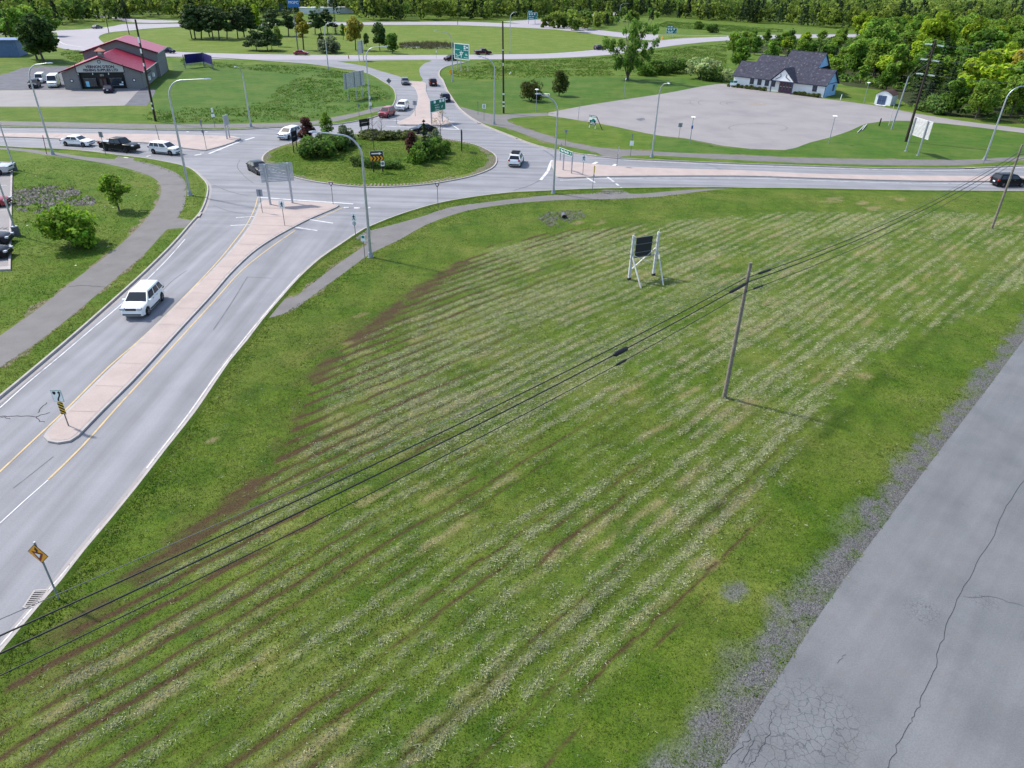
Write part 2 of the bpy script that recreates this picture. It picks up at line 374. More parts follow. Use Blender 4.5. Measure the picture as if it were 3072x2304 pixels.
def leafmat(name, tint=(1, 1, 1), trans=.3, rough=.75):
    m = bpy.data.materials.new(name); m.use_nodes = True; nt = m.node_tree; nt.nodes.clear()
    out = _n(nt, 'ShaderNodeOutputMaterial'); a = _n(nt, 'ShaderNodeAttribute', attribute_name='Col'); oi = _n(nt, 'ShaderNodeObjectInfo')
    f = _ramp(nt, oi.outputs['Random'], 0, 1, .82, 1.18); cc = _n(nt, 'ShaderNodeCombineColor'); [nt.links.new(f, cc.inputs[i]) for i in range(3)]
    c = _mix(nt, 1.0, a.outputs['Color'], cc.outputs[0], 'MULTIPLY')
    vec = _n(nt, 'ShaderNodeNewGeometry').outputs['Position']
    f2 = _ramp(nt, _noise(nt, vec, .9, 3), .3, .7, .8, 1.2); c2 = _n(nt, 'ShaderNodeCombineColor'); [nt.links.new(f2, c2.inputs[i]) for i in range(3)]
    c = _mix(nt, 1.0, c, c2.outputs[0], 'MULTIPLY')
    d = _n(nt, 'ShaderNodeBsdfPrincipled', Roughness=rough); d.inputs['Specular IOR Level'].default_value = .2; nt.links.new(c, d.inputs['Base Color'])
    t = _n(nt, 'ShaderNodeBsdfTranslucent'); nt.links.new(c, t.inputs[0])
    mx = _n(nt, 'ShaderNodeMixShader'); mx.inputs[0].default_value = trans
    nt.links.new(d.outputs[0], mx.inputs[1]); nt.links.new(t.outputs[0], mx.inputs[2]); nt.links.new(mx.outputs[0], out.inputs[0])
    MATS[name] = m; return m
leafmat('leaves', trans=.5); leafmat('needles', trans=.2); leafmat('blades', trans=.4, rough=.85); leafmat('straw', trans=.15, rough=.9)
mat('bark', (.085, .07, .058), .9, var=.25, scale=3, obj=True); mat('bark_dark', (.04, .032, .028), .9, var=.25, scale=3, obj=True)
mat('stone', (.17, .17, .18), .85, var=.45, scale=2.2, fine=.2, fscale=8)
mat('pond_water', (.16, .19, .2), .08, var=.1, scale=.3, spec=.7)

# ------------------------------------------------------------------ polylines
def smooth(pts, step=1.5, closed=False):
    P = [Vector((p[0], p[1])) for p in pts]; out = []
    n = len(P); rng = range(n if closed else n - 1)
    for i in rng:
        p1, p2 = P[i], P[(i + 1) % n]
        p0 = P[i - 1] if (i > 0 or closed) else p1 + (p1 - p2); p3 = P[(i + 2) % n] if (i + 2 < n or closed) else p2 + (p2 - p1)
        L = (p2 - p1).length; k = max(1, min(40, int(L / step)))
        d01 = max((p1 - p0).length, 1e-3) ** .5; d12 = max(L, 1e-3) ** .5; d23 = max((p3 - p2).length, 1e-3) ** .5
        for j in range(k):
            t = d01 + d12 * j / k; t1, t2, t3 = d01, d01 + d12, d01 + d12 + d23
            A1 = p0 * ((t1 - t) / t1) + p1 * (t / t1); A2 = p1 * ((t2 - t) / d12) + p2 * ((t - t1) / d12); A3 = p2 * ((t3 - t) / d23) + p3 * ((t - t2) / d23)
            B1 = A1 * ((t2 - t) / t2) + A2 * (t / t2); B2 = A2 * ((t3 - t) / (d12 + d23)) + A3 * ((t - t1) / (d12 + d23))
            out.append(B1 * ((t2 - t) / d12) + B2 * ((t - t1) / d12))
    if not closed: out.append(P[-1])
    return [(p.x, p.y) for p in out]
def PXS(pts, step=1.5): return smooth(px2(pts), step)
def offs(pts, d, closed=False):
    out = []; n = len(pts)
    for i, p in enumerate(pts):
        a = pts[i - 1] if (i > 0 or closed) else p; b = pts[(i + 1) % n] if (i < n - 1 or closed) else p
        t = Vector((b[0] - a[0], b[1] - a[1])); t = t.normalized() if t.length > 1e-6 else Vector((1, 0)); out.append((p[0] - t.y * d, p[1] + t.x * d))
    return out
def strip_mesh(mb, pts, w, z, mi=0, d=0.0):
    a = offs(pts, d - w / 2); b = offs(pts, d + w / 2); n = len(pts)
    mb.add([(p[0], p[1], z) for p in a] + [(p[0], p[1], z) for p in b], [(i, i + 1, n + i + 1, n + i) for i in range(n - 1)], mi)
def strip(name, pts, w, z, m, parent=None, d=0.0):
    mb = MB(); strip_mesh(mb, pts, w, z, 0, d); return mb.build(name, MATS[m], parent)
def sheet(name, poly, z, m, parent=None, kind='structure'):
    me = bpy.data.meshes.new(name); me.from_pydata([(p[0], p[1], z) for p in poly], [], [tuple(range(len(poly)))]); me.materials.append(MATS[m])
    bm = bmesh.new(); bm.from_mesh(me); bmesh.ops.triangulate(bm, faces=bm.faces)
    for f in bm.faces:
        if f.normal.z < 0: f.normal_flip()
    bm.to_mesh(me); bm.free(); o = link(name, me, parent)
    if kind and not parent: o['kind'] = kind
    return o
def kerb(pts, side, name='kerb', h=.16, w=.17, parent=None, closed=False):
    """side +1: kerb lies left of the polyline"""
    mb = MB(); n = len(pts)
    rows = [(offs(pts, 0, closed), 0.0), (offs(pts, side * .02, closed), h), (offs(pts, side * w, closed), h + .004), (offs(pts, side * (w + .25), closed), 0.0)]
    for q, z in rows: mb.v += [(p[0], p[1], z) for p in q]
    m = n if closed else n - 1
    for r in range(3):
        for i in range(m):
            j = (i + 1) % n; mb.f.append((r * n + i, r * n + j, (r + 1) * n + j, (r + 1) * n + i)); mb.m.append((0, 0, 1)[r])
    return mb.build(name, [MATS['concrete'], MATS['grass_ground']], parent)
def lane_material():
    mat('asphalt_lane', (.126, .131, .137), .8, var=.12, scale=.35, fine=.14, fscale=16, col2=(.155, .155, .16), c2=(.45, .75), c2scale=.22, bump=.2, bscale=40)
    m = MATS['asphalt_lane']; nt = m.node_tree; b = next(n for n in nt.nodes if n.type == 'BSDF_PRINCIPLED')
    src = b.inputs['Base Color'].links[0].from_socket; vec = _n(nt, 'ShaderNodeNewGeometry').outputs['Position']
    cur = src
    for (px, py), r, sc in (((2440, 2170), 2.4, 2.9), ((2290, 2260), 1.6, 2.4), ((2770, 1835), 1.0, 5.0), ((2960, 1810), .7, 5.0)):
        c = G(px, py)
        dn = _n(nt, 'ShaderNodeVectorMath', operation='DISTANCE'); nt.links.new(vec, dn.inputs[0]); dn.inputs[1].default_value = c
        wv = _n(nt, 'ShaderNodeVectorMath', operation='ADD'); nt.links.new(vec, wv.inputs[0])
        nz = _n(nt, 'ShaderNodeTexNoise', Scale=2.5, Detail=3); nt.links.new(vec, nz.inputs['Vector'])
        ns = _n(nt, 'ShaderNodeVectorMath', operation='SCALE'); nt.links.new(nz.outputs['Color'], ns.inputs[0]); ns.inputs['Scale'].default_value = .35
        nt.links.new(ns.outputs[0], wv.inputs[1])
        vo = _n(nt, 'ShaderNodeTexVoronoi', Scale=sc, feature='DISTANCE_TO_EDGE'); nt.links.new(wv.outputs[0], vo.inputs['Vector'])
        line = _ramp(nt, vo.outputs[0], .0, .05, .85, 0); near = _ramp(nt, dn.outputs['Value'], r * .55, r, 1, 0)
        k = _n(nt, 'ShaderNodeMath', operation='MULTIPLY'); nt.links.new(line, k.inputs[0]); nt.links.new(near, k.inputs[1])
        cur = _mix(nt, k.outputs[0], cur, (.05, .053, .058))
    sep = _n(nt, 'ShaderNodeMapping'); sep.inputs['Rotation'].default_value = (0, 0, -math.radians(46.8)); nt.links.new(vec, sep.inputs[0]); sc_ = _n(nt, 'ShaderNodeMapping'); sc_.inputs['Scale'].default_value = (.06, 1.0, 1); nt.links.new(sep.outputs[0], sc_.inputs[0])
    f = _ramp(nt, _noise(nt, sc_.outputs[0], 1.0, 4, .55), .3, .7, .88, 1.10); cc = _n(nt, 'ShaderNodeCombineColor'); [nt.links.new(f, cc.inputs[i]) for i in range(3)]
    cur = _mix(nt, 1.0, cur, cc.outputs[0], 'MULTIPLY')
    st = _ramp(nt, _noise(nt, vec, .9, 5, .7), .58, .75, 0, .6); cur = _mix(nt, st, cur, (.15, .135, .125))
    nt.links.new(cur, b.inputs['Base Color'])
lane_material()

# ================================================================== GROUND
sheet('ground', [(-1500, -200), (1500, -200), (1500, 2600), (-1500, 2600)], 0.0, 'grass_ground')
# brighter mown field between the two highways, lusher lawns round the buildings
sheet('grass_field', PXS([(290, 116), (310, 126), (420, 140), (506, 151), (700, 159), (1000, 164), (1289, 164), (1463, 162), (1640, 159), (1781, 149), (1860, 132), (1845, 112), (1709, 94), (1640, 88), (1376, 78), (1173, 76), (900, 80), (541, 83), (347, 97)], 4), .004, 'grass_field')
sheet('lawn', PXS([(1330, 236), (1345, 272), (1366, 304), (1386, 327), (1417, 329), (1451, 337), (1492, 343), (1550, 340), (1767, 314), (1984, 281), (2160, 250), (2180, 235), (2100, 236), (1960, 232), (1820, 232), (1700, 232), (1560, 236), (1450, 244), (1400, 238)], 3), .004, 'grass_lush')
sheet('lawn', PXS([(2434, 426), (2484, 416), (2548, 395), (2606, 371), (2692, 364), (2794, 369), (2930, 382), (3072, 401), (3200, 420), (3200, 462), (3072, 467), (2866, 478), (2721, 476), (2432, 471), (2190, 461), (1955, 451), (1990, 411), (2050, 417), (2166, 440), (2252, 450), (2354, 453)], 3), .004, 'grass_lush')
sheet('lawn', PXS([(515, 183), (700, 193), (934, 200), (1029, 216), (1095, 224), (1150, 252), (1176, 270), (1184, 292), (1180, 312), (1150, 322), (1079, 333), (992, 350), (934, 361), (789, 367), (640, 369), (500, 370), (470, 330), (445, 275), (520, 215)], 3), .004, 'grass_lush')

# ------------------------------------------------------------------ roads of the roundabout
SWL = PXS([(-260, 1405), (0, 1198), (145, 1077), (260, 978), (373, 877), (431, 824), (521, 735), (579, 668), (602, 642), (622, 596), (625, 558), (607, 535), (564, 503), (492, 486), (419, 474), (356, 467), (289, 458), (202, 450), (101, 446), (0, 440), (-300, 430), (-900, 412)])
WN = PXS([(-900, 372), (-300, 379), (0, 383), (260, 386), (506, 392), (674, 391), (755, 388), (905, 379), (1000, 375), (1058, 367), (1121, 353), (1162, 336), (1183, 312), (1188, 289), (1179, 266), (1150, 246), (1095, 219), (1029, 208), (934, 194), (818, 185), (645, 174), (500, 171)])
NE = PXS([(1400, 187), (1341, 200), (1321, 211), (1318, 229), (1327, 240), (1341, 272), (1362, 304), (1382, 330), (1419, 359), (1463, 382), (1521, 405), (1579, 428), (1634, 445), (1674, 453), (1716, 460), (1774, 469), (1866, 478), (2005, 484), (2240, 494), (2432, 500), (2606, 506), (2721, 507.5), (2866, 507.5), (3072, 499), (3500, 480), (4200, 440)])
ES = PXS([(4200, 585), (3500, 580), (3072, 575), (2721, 572.6), (2432, 567), (2240, 565), (2150, 563.5), (1878, 566), (1745, 569), (1600, 576), (1547, 578), (1431, 591), (1316, 611), (1200, 645), (1132, 671), (1091, 689), (1054, 712), (1016, 738), (958, 778), (892, 838), (842, 894), (785, 961), (735, 1027), (683, 1089), (640, 1152), (579, 1242), (492, 1352), (405, 1465), (336, 1550), (246, 1657), (174, 1750), (116, 1816), (0, 1955), (-200, 2180), (-400, 2400)])
road_poly = SWL + WN + px2([(1000, 172), (1289, 171)]) + NE + ES
sheet('road', road_poly, .004, 'asphalt_road')
kerb(SWL, +1); kerb(WN, +1); kerb(NE, +1); kerb(ES, +1)
gut = MB()
for pts in (SWL, NE, ES): strip_mesh(gut, pts, .34, .009, 0, -.17)
structure(gut.build('gutter', MATS['concrete_gutter']))
for o in list(COL.objects):
    if o.name.startswith('kerb'): structure(o)

# grass wedge between the two northern ramps
sheet('grass_wedge', PXS([(1010, 184), (1087, 197), (1145, 214), (1197, 229), (1226, 242), (1262, 244), (1260, 224), (1259, 205), (1274, 190), (1292, 181), (1150, 181)], 2), .009, 'grass_field')

def raised(name, pts, label, m='concrete_pink', h=.13, inset=.2, slab_dir=None, slab_len=3.2, step=1.0):
    """kerbed island: concrete body with coloured slabs let into the top"""
    P = smooth(px2(pts), step, True)
    ar = sum(a[0] * b[1] - b[0] * a[1] for a, b in zip(P, P[1:] + P[:1]))
    if ar < 0: P = P[::-1]
    isl = MB().prism(P, 0, h).build(name, MATS['concrete']); structure(isl)
    Q = offs(P, inset, True)
    bm0 = bmesh.new(); vs = [bm0.verts.new((q[0], q[1], h + .012)) for q in Q]; bm0.faces.new(vs); bmesh.ops.triangulate(bm0, faces=bm0.faces)
    d = Vector((math.cos(slab_dir), math.sin(slab_dir), 0)); ss = [Vector((q[0], q[1], 0)).dot(d) for q in Q]; lo, hi = min(ss), max(ss)
    k = max(1, int((hi - lo) / slab_len)); 
    for i in range(k):
        a = lo + (hi - lo) * i / k + .02; b = lo + (hi - lo) * (i + 1) / k - .02
        bm = bm0.copy(); g = bm.verts[:] + bm.edges[:] + bm.faces[:]
        bmesh.ops.bisect_plane(bm, geom=g, plane_co=d * a, plane_no=-d, clear_outer=True)
        g = bm.verts[:] + bm.edges[:] + bm.faces[:]
        bmesh.ops.bisect_plane(bm, geom=g, plane_co=d * b, plane_no=d, clear_outer=True)
        if not bm.faces: bm.free(); continue
        for f in bm.faces:
            if f.normal.z < 0: f.normal_flip()
        me = bpy.data.meshes.new('slab'); bm.to_mesh(me); bm.free(); me.materials.append(MATS[m]); link('slab', me, isl)
    bm0.free(); return isl
R90 = math.pi / 2
raised('median', [(132, 1314), (146, 1292), (184, 1253), (232, 1207), (320, 1120), (430, 1016), (540, 908), (640, 810), (700, 745), (745, 685), (767, 645), (780, 612), (790, 604), (871, 607), (1000, 613), (1018, 618), (1010, 624), (929, 659), (886, 681), (843, 704), (770, 751), (698, 817), (640, 884), (540, 993), (443, 1100), (391, 1155), (318, 1227), (256, 1291), (238, 1310), (212, 1327), (174, 1333), (145, 1328)], '', slab_dir=R90, slab_len=3.0)
raised('median', [(1660, 484), (1716, 488), (1831, 499), (1918, 504), (2063, 509), (2240, 514), (2432, 523), (2721, 529), (2964, 531), (3200, 532), (3320, 534), (3335, 541), (3320, 548), (3200, 548), (2964, 546), (2721, 544), (2432, 536), (2240, 530), (1826, 531), (1759, 533), (1690, 535), (1672, 533), (1662, 515)], '', slab_dir=math.radians(-2), slab_len=3.4)
raised('median', [(-420, 398), (-500, 399), (-530, 401), (-500, 404), (-420, 406), (-200, 409), (0, 412), (174, 418), (289, 425), (448, 431), (543, 445), (585, 450), (616, 453), (640, 447), (690, 432), (722, 416), (702, 411), (624, 408), (500, 405), (300, 403), (0, 401)] if 1 else [(0, 401), (300, 403), (500, 405), (624, 408), (702, 411), (722, 416), (690, 432), (640, 447), (616, 453), (585, 450), (543, 445), (448, 431), (289, 425), (174, 418), (0, 412), (-500, 405)], '', slab_dir=math.radians(8), slab_len=3.4)
raised('median', [(1226, 247), (1266, 247), (1278, 275), (1289, 301), (1311, 327), (1333, 353), (1356, 374), (1340, 378), (1260, 376), (1200, 376), (1190, 372), (1231, 350), (1250, 318), (1253, 289), (1244, 266)], '', slab_dir=R90, slab_len=3.4)

# ------------------------------------------------------------------ central island
_pts = np.array(px2([(785, 477), (802, 457), (842, 440), (886, 535), (967, 551), (1091, 563), (1280, 555), (1492, 481), (1478, 505), (1423, 528), (1362, 542), (1460, 450), (1385, 426), (1324, 416), (1050, 405)]))
_s = np.linalg.lstsq(np.c_[2 * _pts, np.ones(len(_pts))], (_pts ** 2).sum(1), rcond=None)[0]
ICX, ICY, IR = _s[0], _s[1], math.sqrt(_s[2] + _s[0] ** 2 + _s[1] ** 2)
ISL_PTS = smooth(px2([(785, 477), (802, 457), (842, 440), (900, 424), (975, 411), (1050, 405), (1130, 402), (1200, 402), (1260, 406), (1324, 416), (1385, 426), (1430, 437), (1460, 450), (1484, 464), (1492, 481), (1478, 505), (1423, 528), (1362, 542), (1280, 555), (1190, 562), (1091, 563), (967, 551), (886, 535), (830, 517), (796, 499)]), 1.0, True)
if sum(a[0] * b[1] - b[0] * a[1] for a, b in zip(ISL_PTS, ISL_PTS[1:] + ISL_PTS[:1])) < 0: ISL_PTS = ISL_PTS[::-1]
ci = structure(MB().prism(ISL_PTS, 0, .14).build('central_island', MATS['concrete']))
ringA = offs(ISL_PTS, .22, True)
dome = MB(); rows = [(.22, .145), (1.9, .17), (5, .34), (9, .5)]
n = len(ISL_PTS)
for d, z in rows: dome.v += [(p[0], p[1], z) for p in offs(ISL_PTS, d, True)]
for r in range(len(rows) - 1):
    for i in range(n): j = (i + 1) % n; dome.f.append((r * n + i, r * n + j, (r + 1) * n + j, (r + 1) * n + i)); dome.m.append(0)
dome.f.append(tuple((len(rows) - 1) * n + i for i in range(n))); dome.m.append(0)
dome.build('lawn', MATS['grass_ground'], ci, smooth=60)
brick = MB()
mat('brick_apron', (.22, .175, .15), .9, var=.25, scale=3)
for rr in range(5):
    P = offs(ISL_PTS, .32 + rr * .26, True); m = len(P)
    for i in range(m):
        a, b = P[i], P[(i + 1) % m]; L = math.dist(a, b); ang = math.atan2(b[1] - a[1], b[0] - a[0]); k = max(1, int(L / .42))
        for q in range(k):
            t = (q + .5) / k; x, y = a[0] + (b[0] - a[0]) * t, a[1] + (b[1] - a[1]) * t
            if vnoise(np.array([x * .55]), np.array([y * .55]), 5)[0] < .22 + .12 * rr: continue
            brick.box((x, y, .165), (.22, .22, .05), 0, ang)
stuff(brick.build('paver', MATS['brick_apron'], ci))

# ------------------------------------------------------------------ highways
def band(name, top, bot, z, m='highway_surface'): return sheet(name, PXS(top, 5) + PXS(bot[::-1], 5), z, m)
band('highway', [(179, 127), (246, 140), (330, 146), (420, 148), (506, 154), (700, 161), (1000, 165), (1289, 165), (1463, 163.5), (1640, 160.5), (1781, 150), (1900, 136), (1970, 124), (2050, 116), (2180, 111), (2339, 104), (2536, 103), (2800, 102), (3300, 98)],
     [(174, 142), (246, 152), (330, 162), (420, 168), (506, 171.5), (700, 178), (1000, 179), (1289, 178), (1463, 178), (1640, 175), (1810, 166), (1900, 155), (1984, 142), (2050, 133), (2180, 121.5), (2339, 117), (2536, 111), (2800, 110), (3300, 106)], .014)
sheet('highway', PXS([(168, 93), (174, 110), (176, 127), (174, 142), (246, 152), (330, 150), (305, 124), (296, 112), (310, 102), (347, 95), (420, 88), (376, 72), (320, 82), (275, 86), (220, 90)], 4), .018, 'highway_surface')
band('highway', [(-300, 100), (0, 97), (100, 95), (168, 92), (275, 86), (345, 78), (376, 72), (457, 72), (541, 71), (700, 69), (900, 68), (1162, 66.5), (1376, 65), (1520, 70), (1645, 75), (1689, 77), (1839, 95), (1900, 101), (1970, 104), (2186, 107)],
     [(-300, 108), (0, 103), (100, 101), (168, 97), (275, 97), (310, 100), (347, 95), (430, 87), (541, 80.5), (700, 78), (900, 76), (1173, 74.6), (1376, 76), (1640, 87), (1709, 93), (1825, 108), (1900, 116), (1970, 122), (2186, 114)], .022)
band('highway_ramp', [(100, 31), (153, 35), (250, 43), (376, 55), (457, 60), (535, 62)], [(100, 37), (156, 43), (250, 50), (341, 56), (388, 66), (457, 69), (535, 67)], .026)
band('highway_ramp', [(1500, 64), (1550, 62), (1612, 59), (1674, 55), (1740, 48), (1796, 42), (1850, 36)], [(1600, 76), (1640, 76), (1655, 70), (1674, 65), (1740, 57), (1786, 51), (1850, 44)], .030)
band('grass_strip', [(1975, 105), (2050, 106), (2181, 108)], [(1975, 122), (2050, 115), (2181, 110)], .034, 'grass_field')
band('side_road', [(-300, 113), (0, 113), (40, 120), (70, 124)], [(-300, 120), (0, 121), (30, 128), (70, 132)], .010)
hl = MB()
for pts in ([(506, 155), (700, 162), (1000, 166), (1289, 166), (1463, 164.5), (1640, 161.5), (1781, 151.2), (1970, 125.5), (2180, 112)], [(174, 111), (180, 126), (200, 134), (246, 141), (330, 147)], [(246, 150), (330, 160.5), (420, 166.5), (506, 170)],
            [(1173, 73.8), (1376, 75.2), (1640, 86), (1709, 92)], [(347, 94), (430, 86.2), (541, 79.8), (700, 77.3), (900, 75.4)]):
    strip_mesh(hl, PXS(pts, 5), .35, .040)
structure(hl.build('road_marking', MATS['paint_white']))

# ------------------------------------------------------------------ paths, lots, lane
sheet('path', PXS([(-300, 356), (0, 363), (250, 368), (500, 373), (789, 370), (934, 364), (992, 353), (1079, 336), (1137, 320), (1166, 318)]) + PXS([(1168, 330), (1140, 333), (1102, 341), (1006, 364), (934, 373), (789, 381), (500, 386), (250, 381), (0, 376), (-300, 370)]), .008, 'asphalt_path')
sheet('path', PXS([(-300, 434), (32, 444), (162, 457), (260, 471), (345, 478), (399, 481), (492, 503), (541, 527), (558, 552), (558, 590), (550, 625), (532, 654)]) + px2([(579, 662), (567, 683)]) + PXS([(503, 687), (477, 714), (431, 764), (356, 827), (318, 860), (202, 958), (95, 1039), (0, 1103), (-250, 1290)]) + PXS([(-250, 1180), (0, 1007), (116, 926), (231, 834), (318, 769), (405, 694), (451, 642), (477, 599), (483, 558), (463, 535), (405, 512), (289, 486), (145, 466), (29, 450), (-300, 440)]), .008, 'asphalt_path')
sheet('path', px2([(356, 468), (402, 474), (399, 483), (340, 480)]), .012, 'asphalt_path')
sheet('path', PXS([(2260, 563), (2150, 565), (2034, 572), (1889, 581), (1868, 570)]) + PXS([(1808, 569), (1802, 576), (1779, 580), (1634, 587), (1489, 603), (1345, 623), (1280, 645), (1190, 671), (1118, 690)]) + px2([(1092, 690), (1060, 711)]) + PXS([(1098, 735), (1016, 790), (929, 857), (892, 888), (842, 900)]) + PXS([(785, 961), (848, 943), (892, 923), (929, 894), (1016, 831), (1117, 758), (1190, 724), (1280, 674), (1402, 632), (1547, 610), (1692, 600), (1840, 597), (1976, 590), (2150, 569), (2260, 565)]), .008, 'asphalt_path')
sheet('path', PXS([(1380, 320), (1417, 330), (1451, 338), (1492, 344), (1550, 342), (1640, 338)]) + PXS([(1650, 347), (1560, 352), (1521, 359), (1550, 376), (1579, 386), (1640, 405), (1666, 415), (1781, 440), (1955, 454), (2190, 464), (2432, 474), (2721, 478.6), (2866, 480), (3072, 470), (3400, 455)]) + PXS([(3400, 468), (3072, 481), (2866, 496), (2721, 496), (2432, 490), (2190, 479), (1955, 467), (1868, 469), (1850, 474), (1812, 470), (1790, 458), (1724, 444), (1637, 425), (1579, 405), (1521, 385), (1460, 372), (1428, 362), (1395, 338)]), .008, 'asphalt_path')
sheet('car_park', PXS([(1645, 338), (1767, 315), (1984, 282), (2172, 252), (2215, 262), (2325, 276), (2470, 296), (2620, 316), (2736, 338), (2895, 364), (3072, 385), (3400, 420)], 3) + PXS([(3400, 440), (3072, 399), (2794, 367), (2692, 362), (2606, 370), (2548, 393), (2484, 414), (2432, 427), (2354, 450), (2252, 447), (2166, 437), (2050, 414), (1984, 408), (1810, 373), (1724, 359), (1645, 347)], 3), .012, 'asphalt_lot')
sheet('forecourt', px2([(-500, 321), (0, 320), (200, 320), (373, 317), (436, 263), (195, 269), (0, 271), (-500, 276)]), .008, 'asphalt_lot')
sheet('gravel_yard', PXS([(-500, 275), (0, 270), (195, 268)], 3) + PXS([(206, 199), (87, 201), (0, 225), (-200, 245), (-500, 252)], 3), .008, 'gravel_lot')
sheet('gravel_yard', PXS([(373, 317), (436, 263), (462, 268), (458, 290), (440, 318)], 2), .012, 'gravel_lot')
sheet('service_lane', smooth(LANE, 1.0) + [(95, 75), (80, 30), (40, -20), (5, -10)], .008, 'asphalt_lane') if 'asphalt_lane' in MATS else None
# ------------------------------------------------------------------ markings
mk = MB(); my = MB(); sk = MB(); ck = MB()
ZM = .016
for pts, wd in (([(0, 1224), (87, 1146), (174, 1074), (289, 976), (362, 915), (430, 850), (505, 775), (555, 718)], .09),
                ([(776, 592), (871, 599), (960, 605), (1060, 612)], .28), ([(1657, 481), (1650, 495), (1644, 512), (1622, 540)], .4),
                ([(627, 461), (650, 452), (700, 432), (763, 412)], .38), ([(1160, 379), (1250, 382), (1379, 389)], .3),
                ([(1330, 352), (1358, 376), (1378, 389)], .22), ([(1680, 541), (1826, 536), (2240, 535), (2432, 541), (2721, 549.5), (2964, 551), (3072, 553)], .16),
                ([(1850, 566), (2150, 561.5), (2432, 565), (2721, 570.5), (3072, 573)], .16), ([(1870, 480), (2005, 487), (2240, 497), (2432, 503), (2721, 510.5), (2866, 510.5), (3072, 502)], .16),
                ([(900, 822), (860, 866), (800, 936), (735, 1014), (640, 1138), (560, 1250), (440, 1405)], .08), ([(300, 1585), (200, 1708), (110, 1810), (0, 1938)], .07)):
    strip_mesh(mk, PXS(pts), wd, ZM)
for a, b, wd in (((708, 653), (763, 650), .2), ((692, 677), (751, 674), .2), ((929, 659), (999, 670), .22), ((886, 682), (952, 692), .22),
                 ((1031, 623), (1046, 623), .45), ((1062, 624), (1080, 624), .45), ((1100, 623.5), (1111, 623), .45), ((1759, 532), (1785, 548), .3), ((1821, 530), (1842, 546), .3), ((1800, 564), (1808, 568), .3), ((1862, 562), (1872, 567), .3), ((1848, 551), (1856, 557), .3),
                 ((1775, 494), (1792, 486), .5), ((1838, 499), (1848, 493), .5), ((1232, 355), (1256, 354), .25), ((1320, 357), (1345, 358), .25), ((1330, 365), (1362, 366), .25),
                 ((1181, 361), (1198, 363), .25), ((584, 466), (604, 463), .4), ((600, 460), (612, 459), .3), ((546, 409), (556, 408), .4), ((560, 396), (566, 395), .5), ((618, 396), (622, 395), .5), ((372, 472), (384, 474), .3), ((440, 470), (452, 466), .25)):
    strip_mesh(mk, px2([a, b]), wd, ZM + .002)
for pts in ([(-120, 1540), (0, 1415), (95, 1326), (185, 1242), (327, 1100), (434, 1007), (640, 800), (700, 728), (735, 682), (752, 652), (766, 620), (773, 592)],
            [(145, 1439), (246, 1340), (347, 1227), (463, 1100), (640, 906), (727, 810), (814, 741), (885, 692)], [(952, 658), (1030, 622)]):
    strip_mesh(my, PXS(pts), .12, ZM)
strip_mesh(mk, PXS([(-100, 1668), (0, 1570), (70, 1506), (145, 1440)]), .07, ZM)
structure(mk.build('road_marking', MATS['paint_white'])); structure(my.build('road_marking', MATS['paint_yellow']))
# skid and tar marks
for pts, wd in (([(640, 555), (690, 575), (745, 588)], .12), ([(640, 617), (690, 634), (740, 643)], .10), ([(640, 990), (700, 900), (742, 831)], .08), ([(742, 831), (815, 835)], .07), ([(1622, 540), (1585, 558), (1540, 572)], .16),
                ([(1630, 450), (1655, 466), (1662, 474)], .25), ([(720, 480), (712, 500), (735, 530), (760, 550)], .10), ([(480, 880), (520, 840), (560, 812)], .06), ([(160, 1370), (110, 1410), (40, 1465)], .06)):
    strip_mesh(sk, PXS(pts, .8), wd, .013)
def arc_px(cx, cy, rx, ry, a0, a1): return [(cx + rx * math.cos(math.radians(a)), cy + ry * math.sin(math.radians(a))) for a in np.linspace(a0, a1, 22)]
for q, wd in ((arc_px(2274, 384, 88, 13, 150, 400), .14), (arc_px(2235, 310, 75, 12, 100, 290), .13), (arc_px(2236, 311, 56, 8, 130, 270), .13), (arc_px(2113, 308, 18, 8, 100, 260), .14), (arc_px(2110, 306, 40, 14, 120, 200), .1), ([(2180, 343), (2220, 346), (2275, 350)], .1), ([(2082, 292), (2096, 296)], .1)):
    strip_mesh(sk, PXS(q, 1.0), wd, .020)
structure(sk.build('skid_mark', MATS['skid']))
mat('sand_patch', (.24, .205, .175), .9, var=.15, scale=1)
sheet('sand_patch', smooth(px2([(2243, 311), (2262, 308), (2296, 310), (2290, 316), (2258, 316)]), 1, True), .018, 'sand_patch')
sheet('tar_patch', smooth(px2([(1908, 357), (1930, 354), (1935, 360), (1920, 363)]), 1, True), .018, 'skid')
def jag(pts, amp=.06, n=6):
    P = px2(pts); out = []
    for a, b in zip(P, P[1:]):
        for i in range(n):
            t = i / n; out.append((a[0] + (b[0] - a[0]) * t + rnd.uniform(-amp, amp), a[1] + (b[1] - a[1]) * t + rnd.uniform(-amp, amp)))
    return out + [P[-1]]
for pts, wd in (([(3100, 1400), (3020, 1520), (2955, 1650), (2880, 1780), (2830, 1900), (2805, 2000), (2760, 2110), (2736, 2166)], .022), ([(2736, 2166), (2690, 2240), (2650, 2330)], .02), ([(3072, 1820), (2970, 1790), (2890, 1790)], .015),
                ([(2166, 2300), (2200, 2262), (2250, 2215), (2245, 2190)], .02), ([(2225, 2290), (2262, 2220)], .018), ([(2250, 2300), (2280, 2250), (2310, 2200), (2312, 2130)], .018), ([(2540, 1962), (2510, 1990)], .015),
                ([(0, 1250), (40, 1249), (110, 1250), (150, 1238)], .05), ([(110, 1250), (118, 1265), (135, 1266)], .04), ([(112, 1240), (140, 1208)], .04), ([(0, 1250), (30, 1258)], .04), ([(208, 860), (240, 857), (318, 861)], .06), ([(483, 555), (556, 552)], .05), ([(870, 1010), (860, 1016)], .03)):
    strip_mesh(ck, jag(pts), wd, .0165)
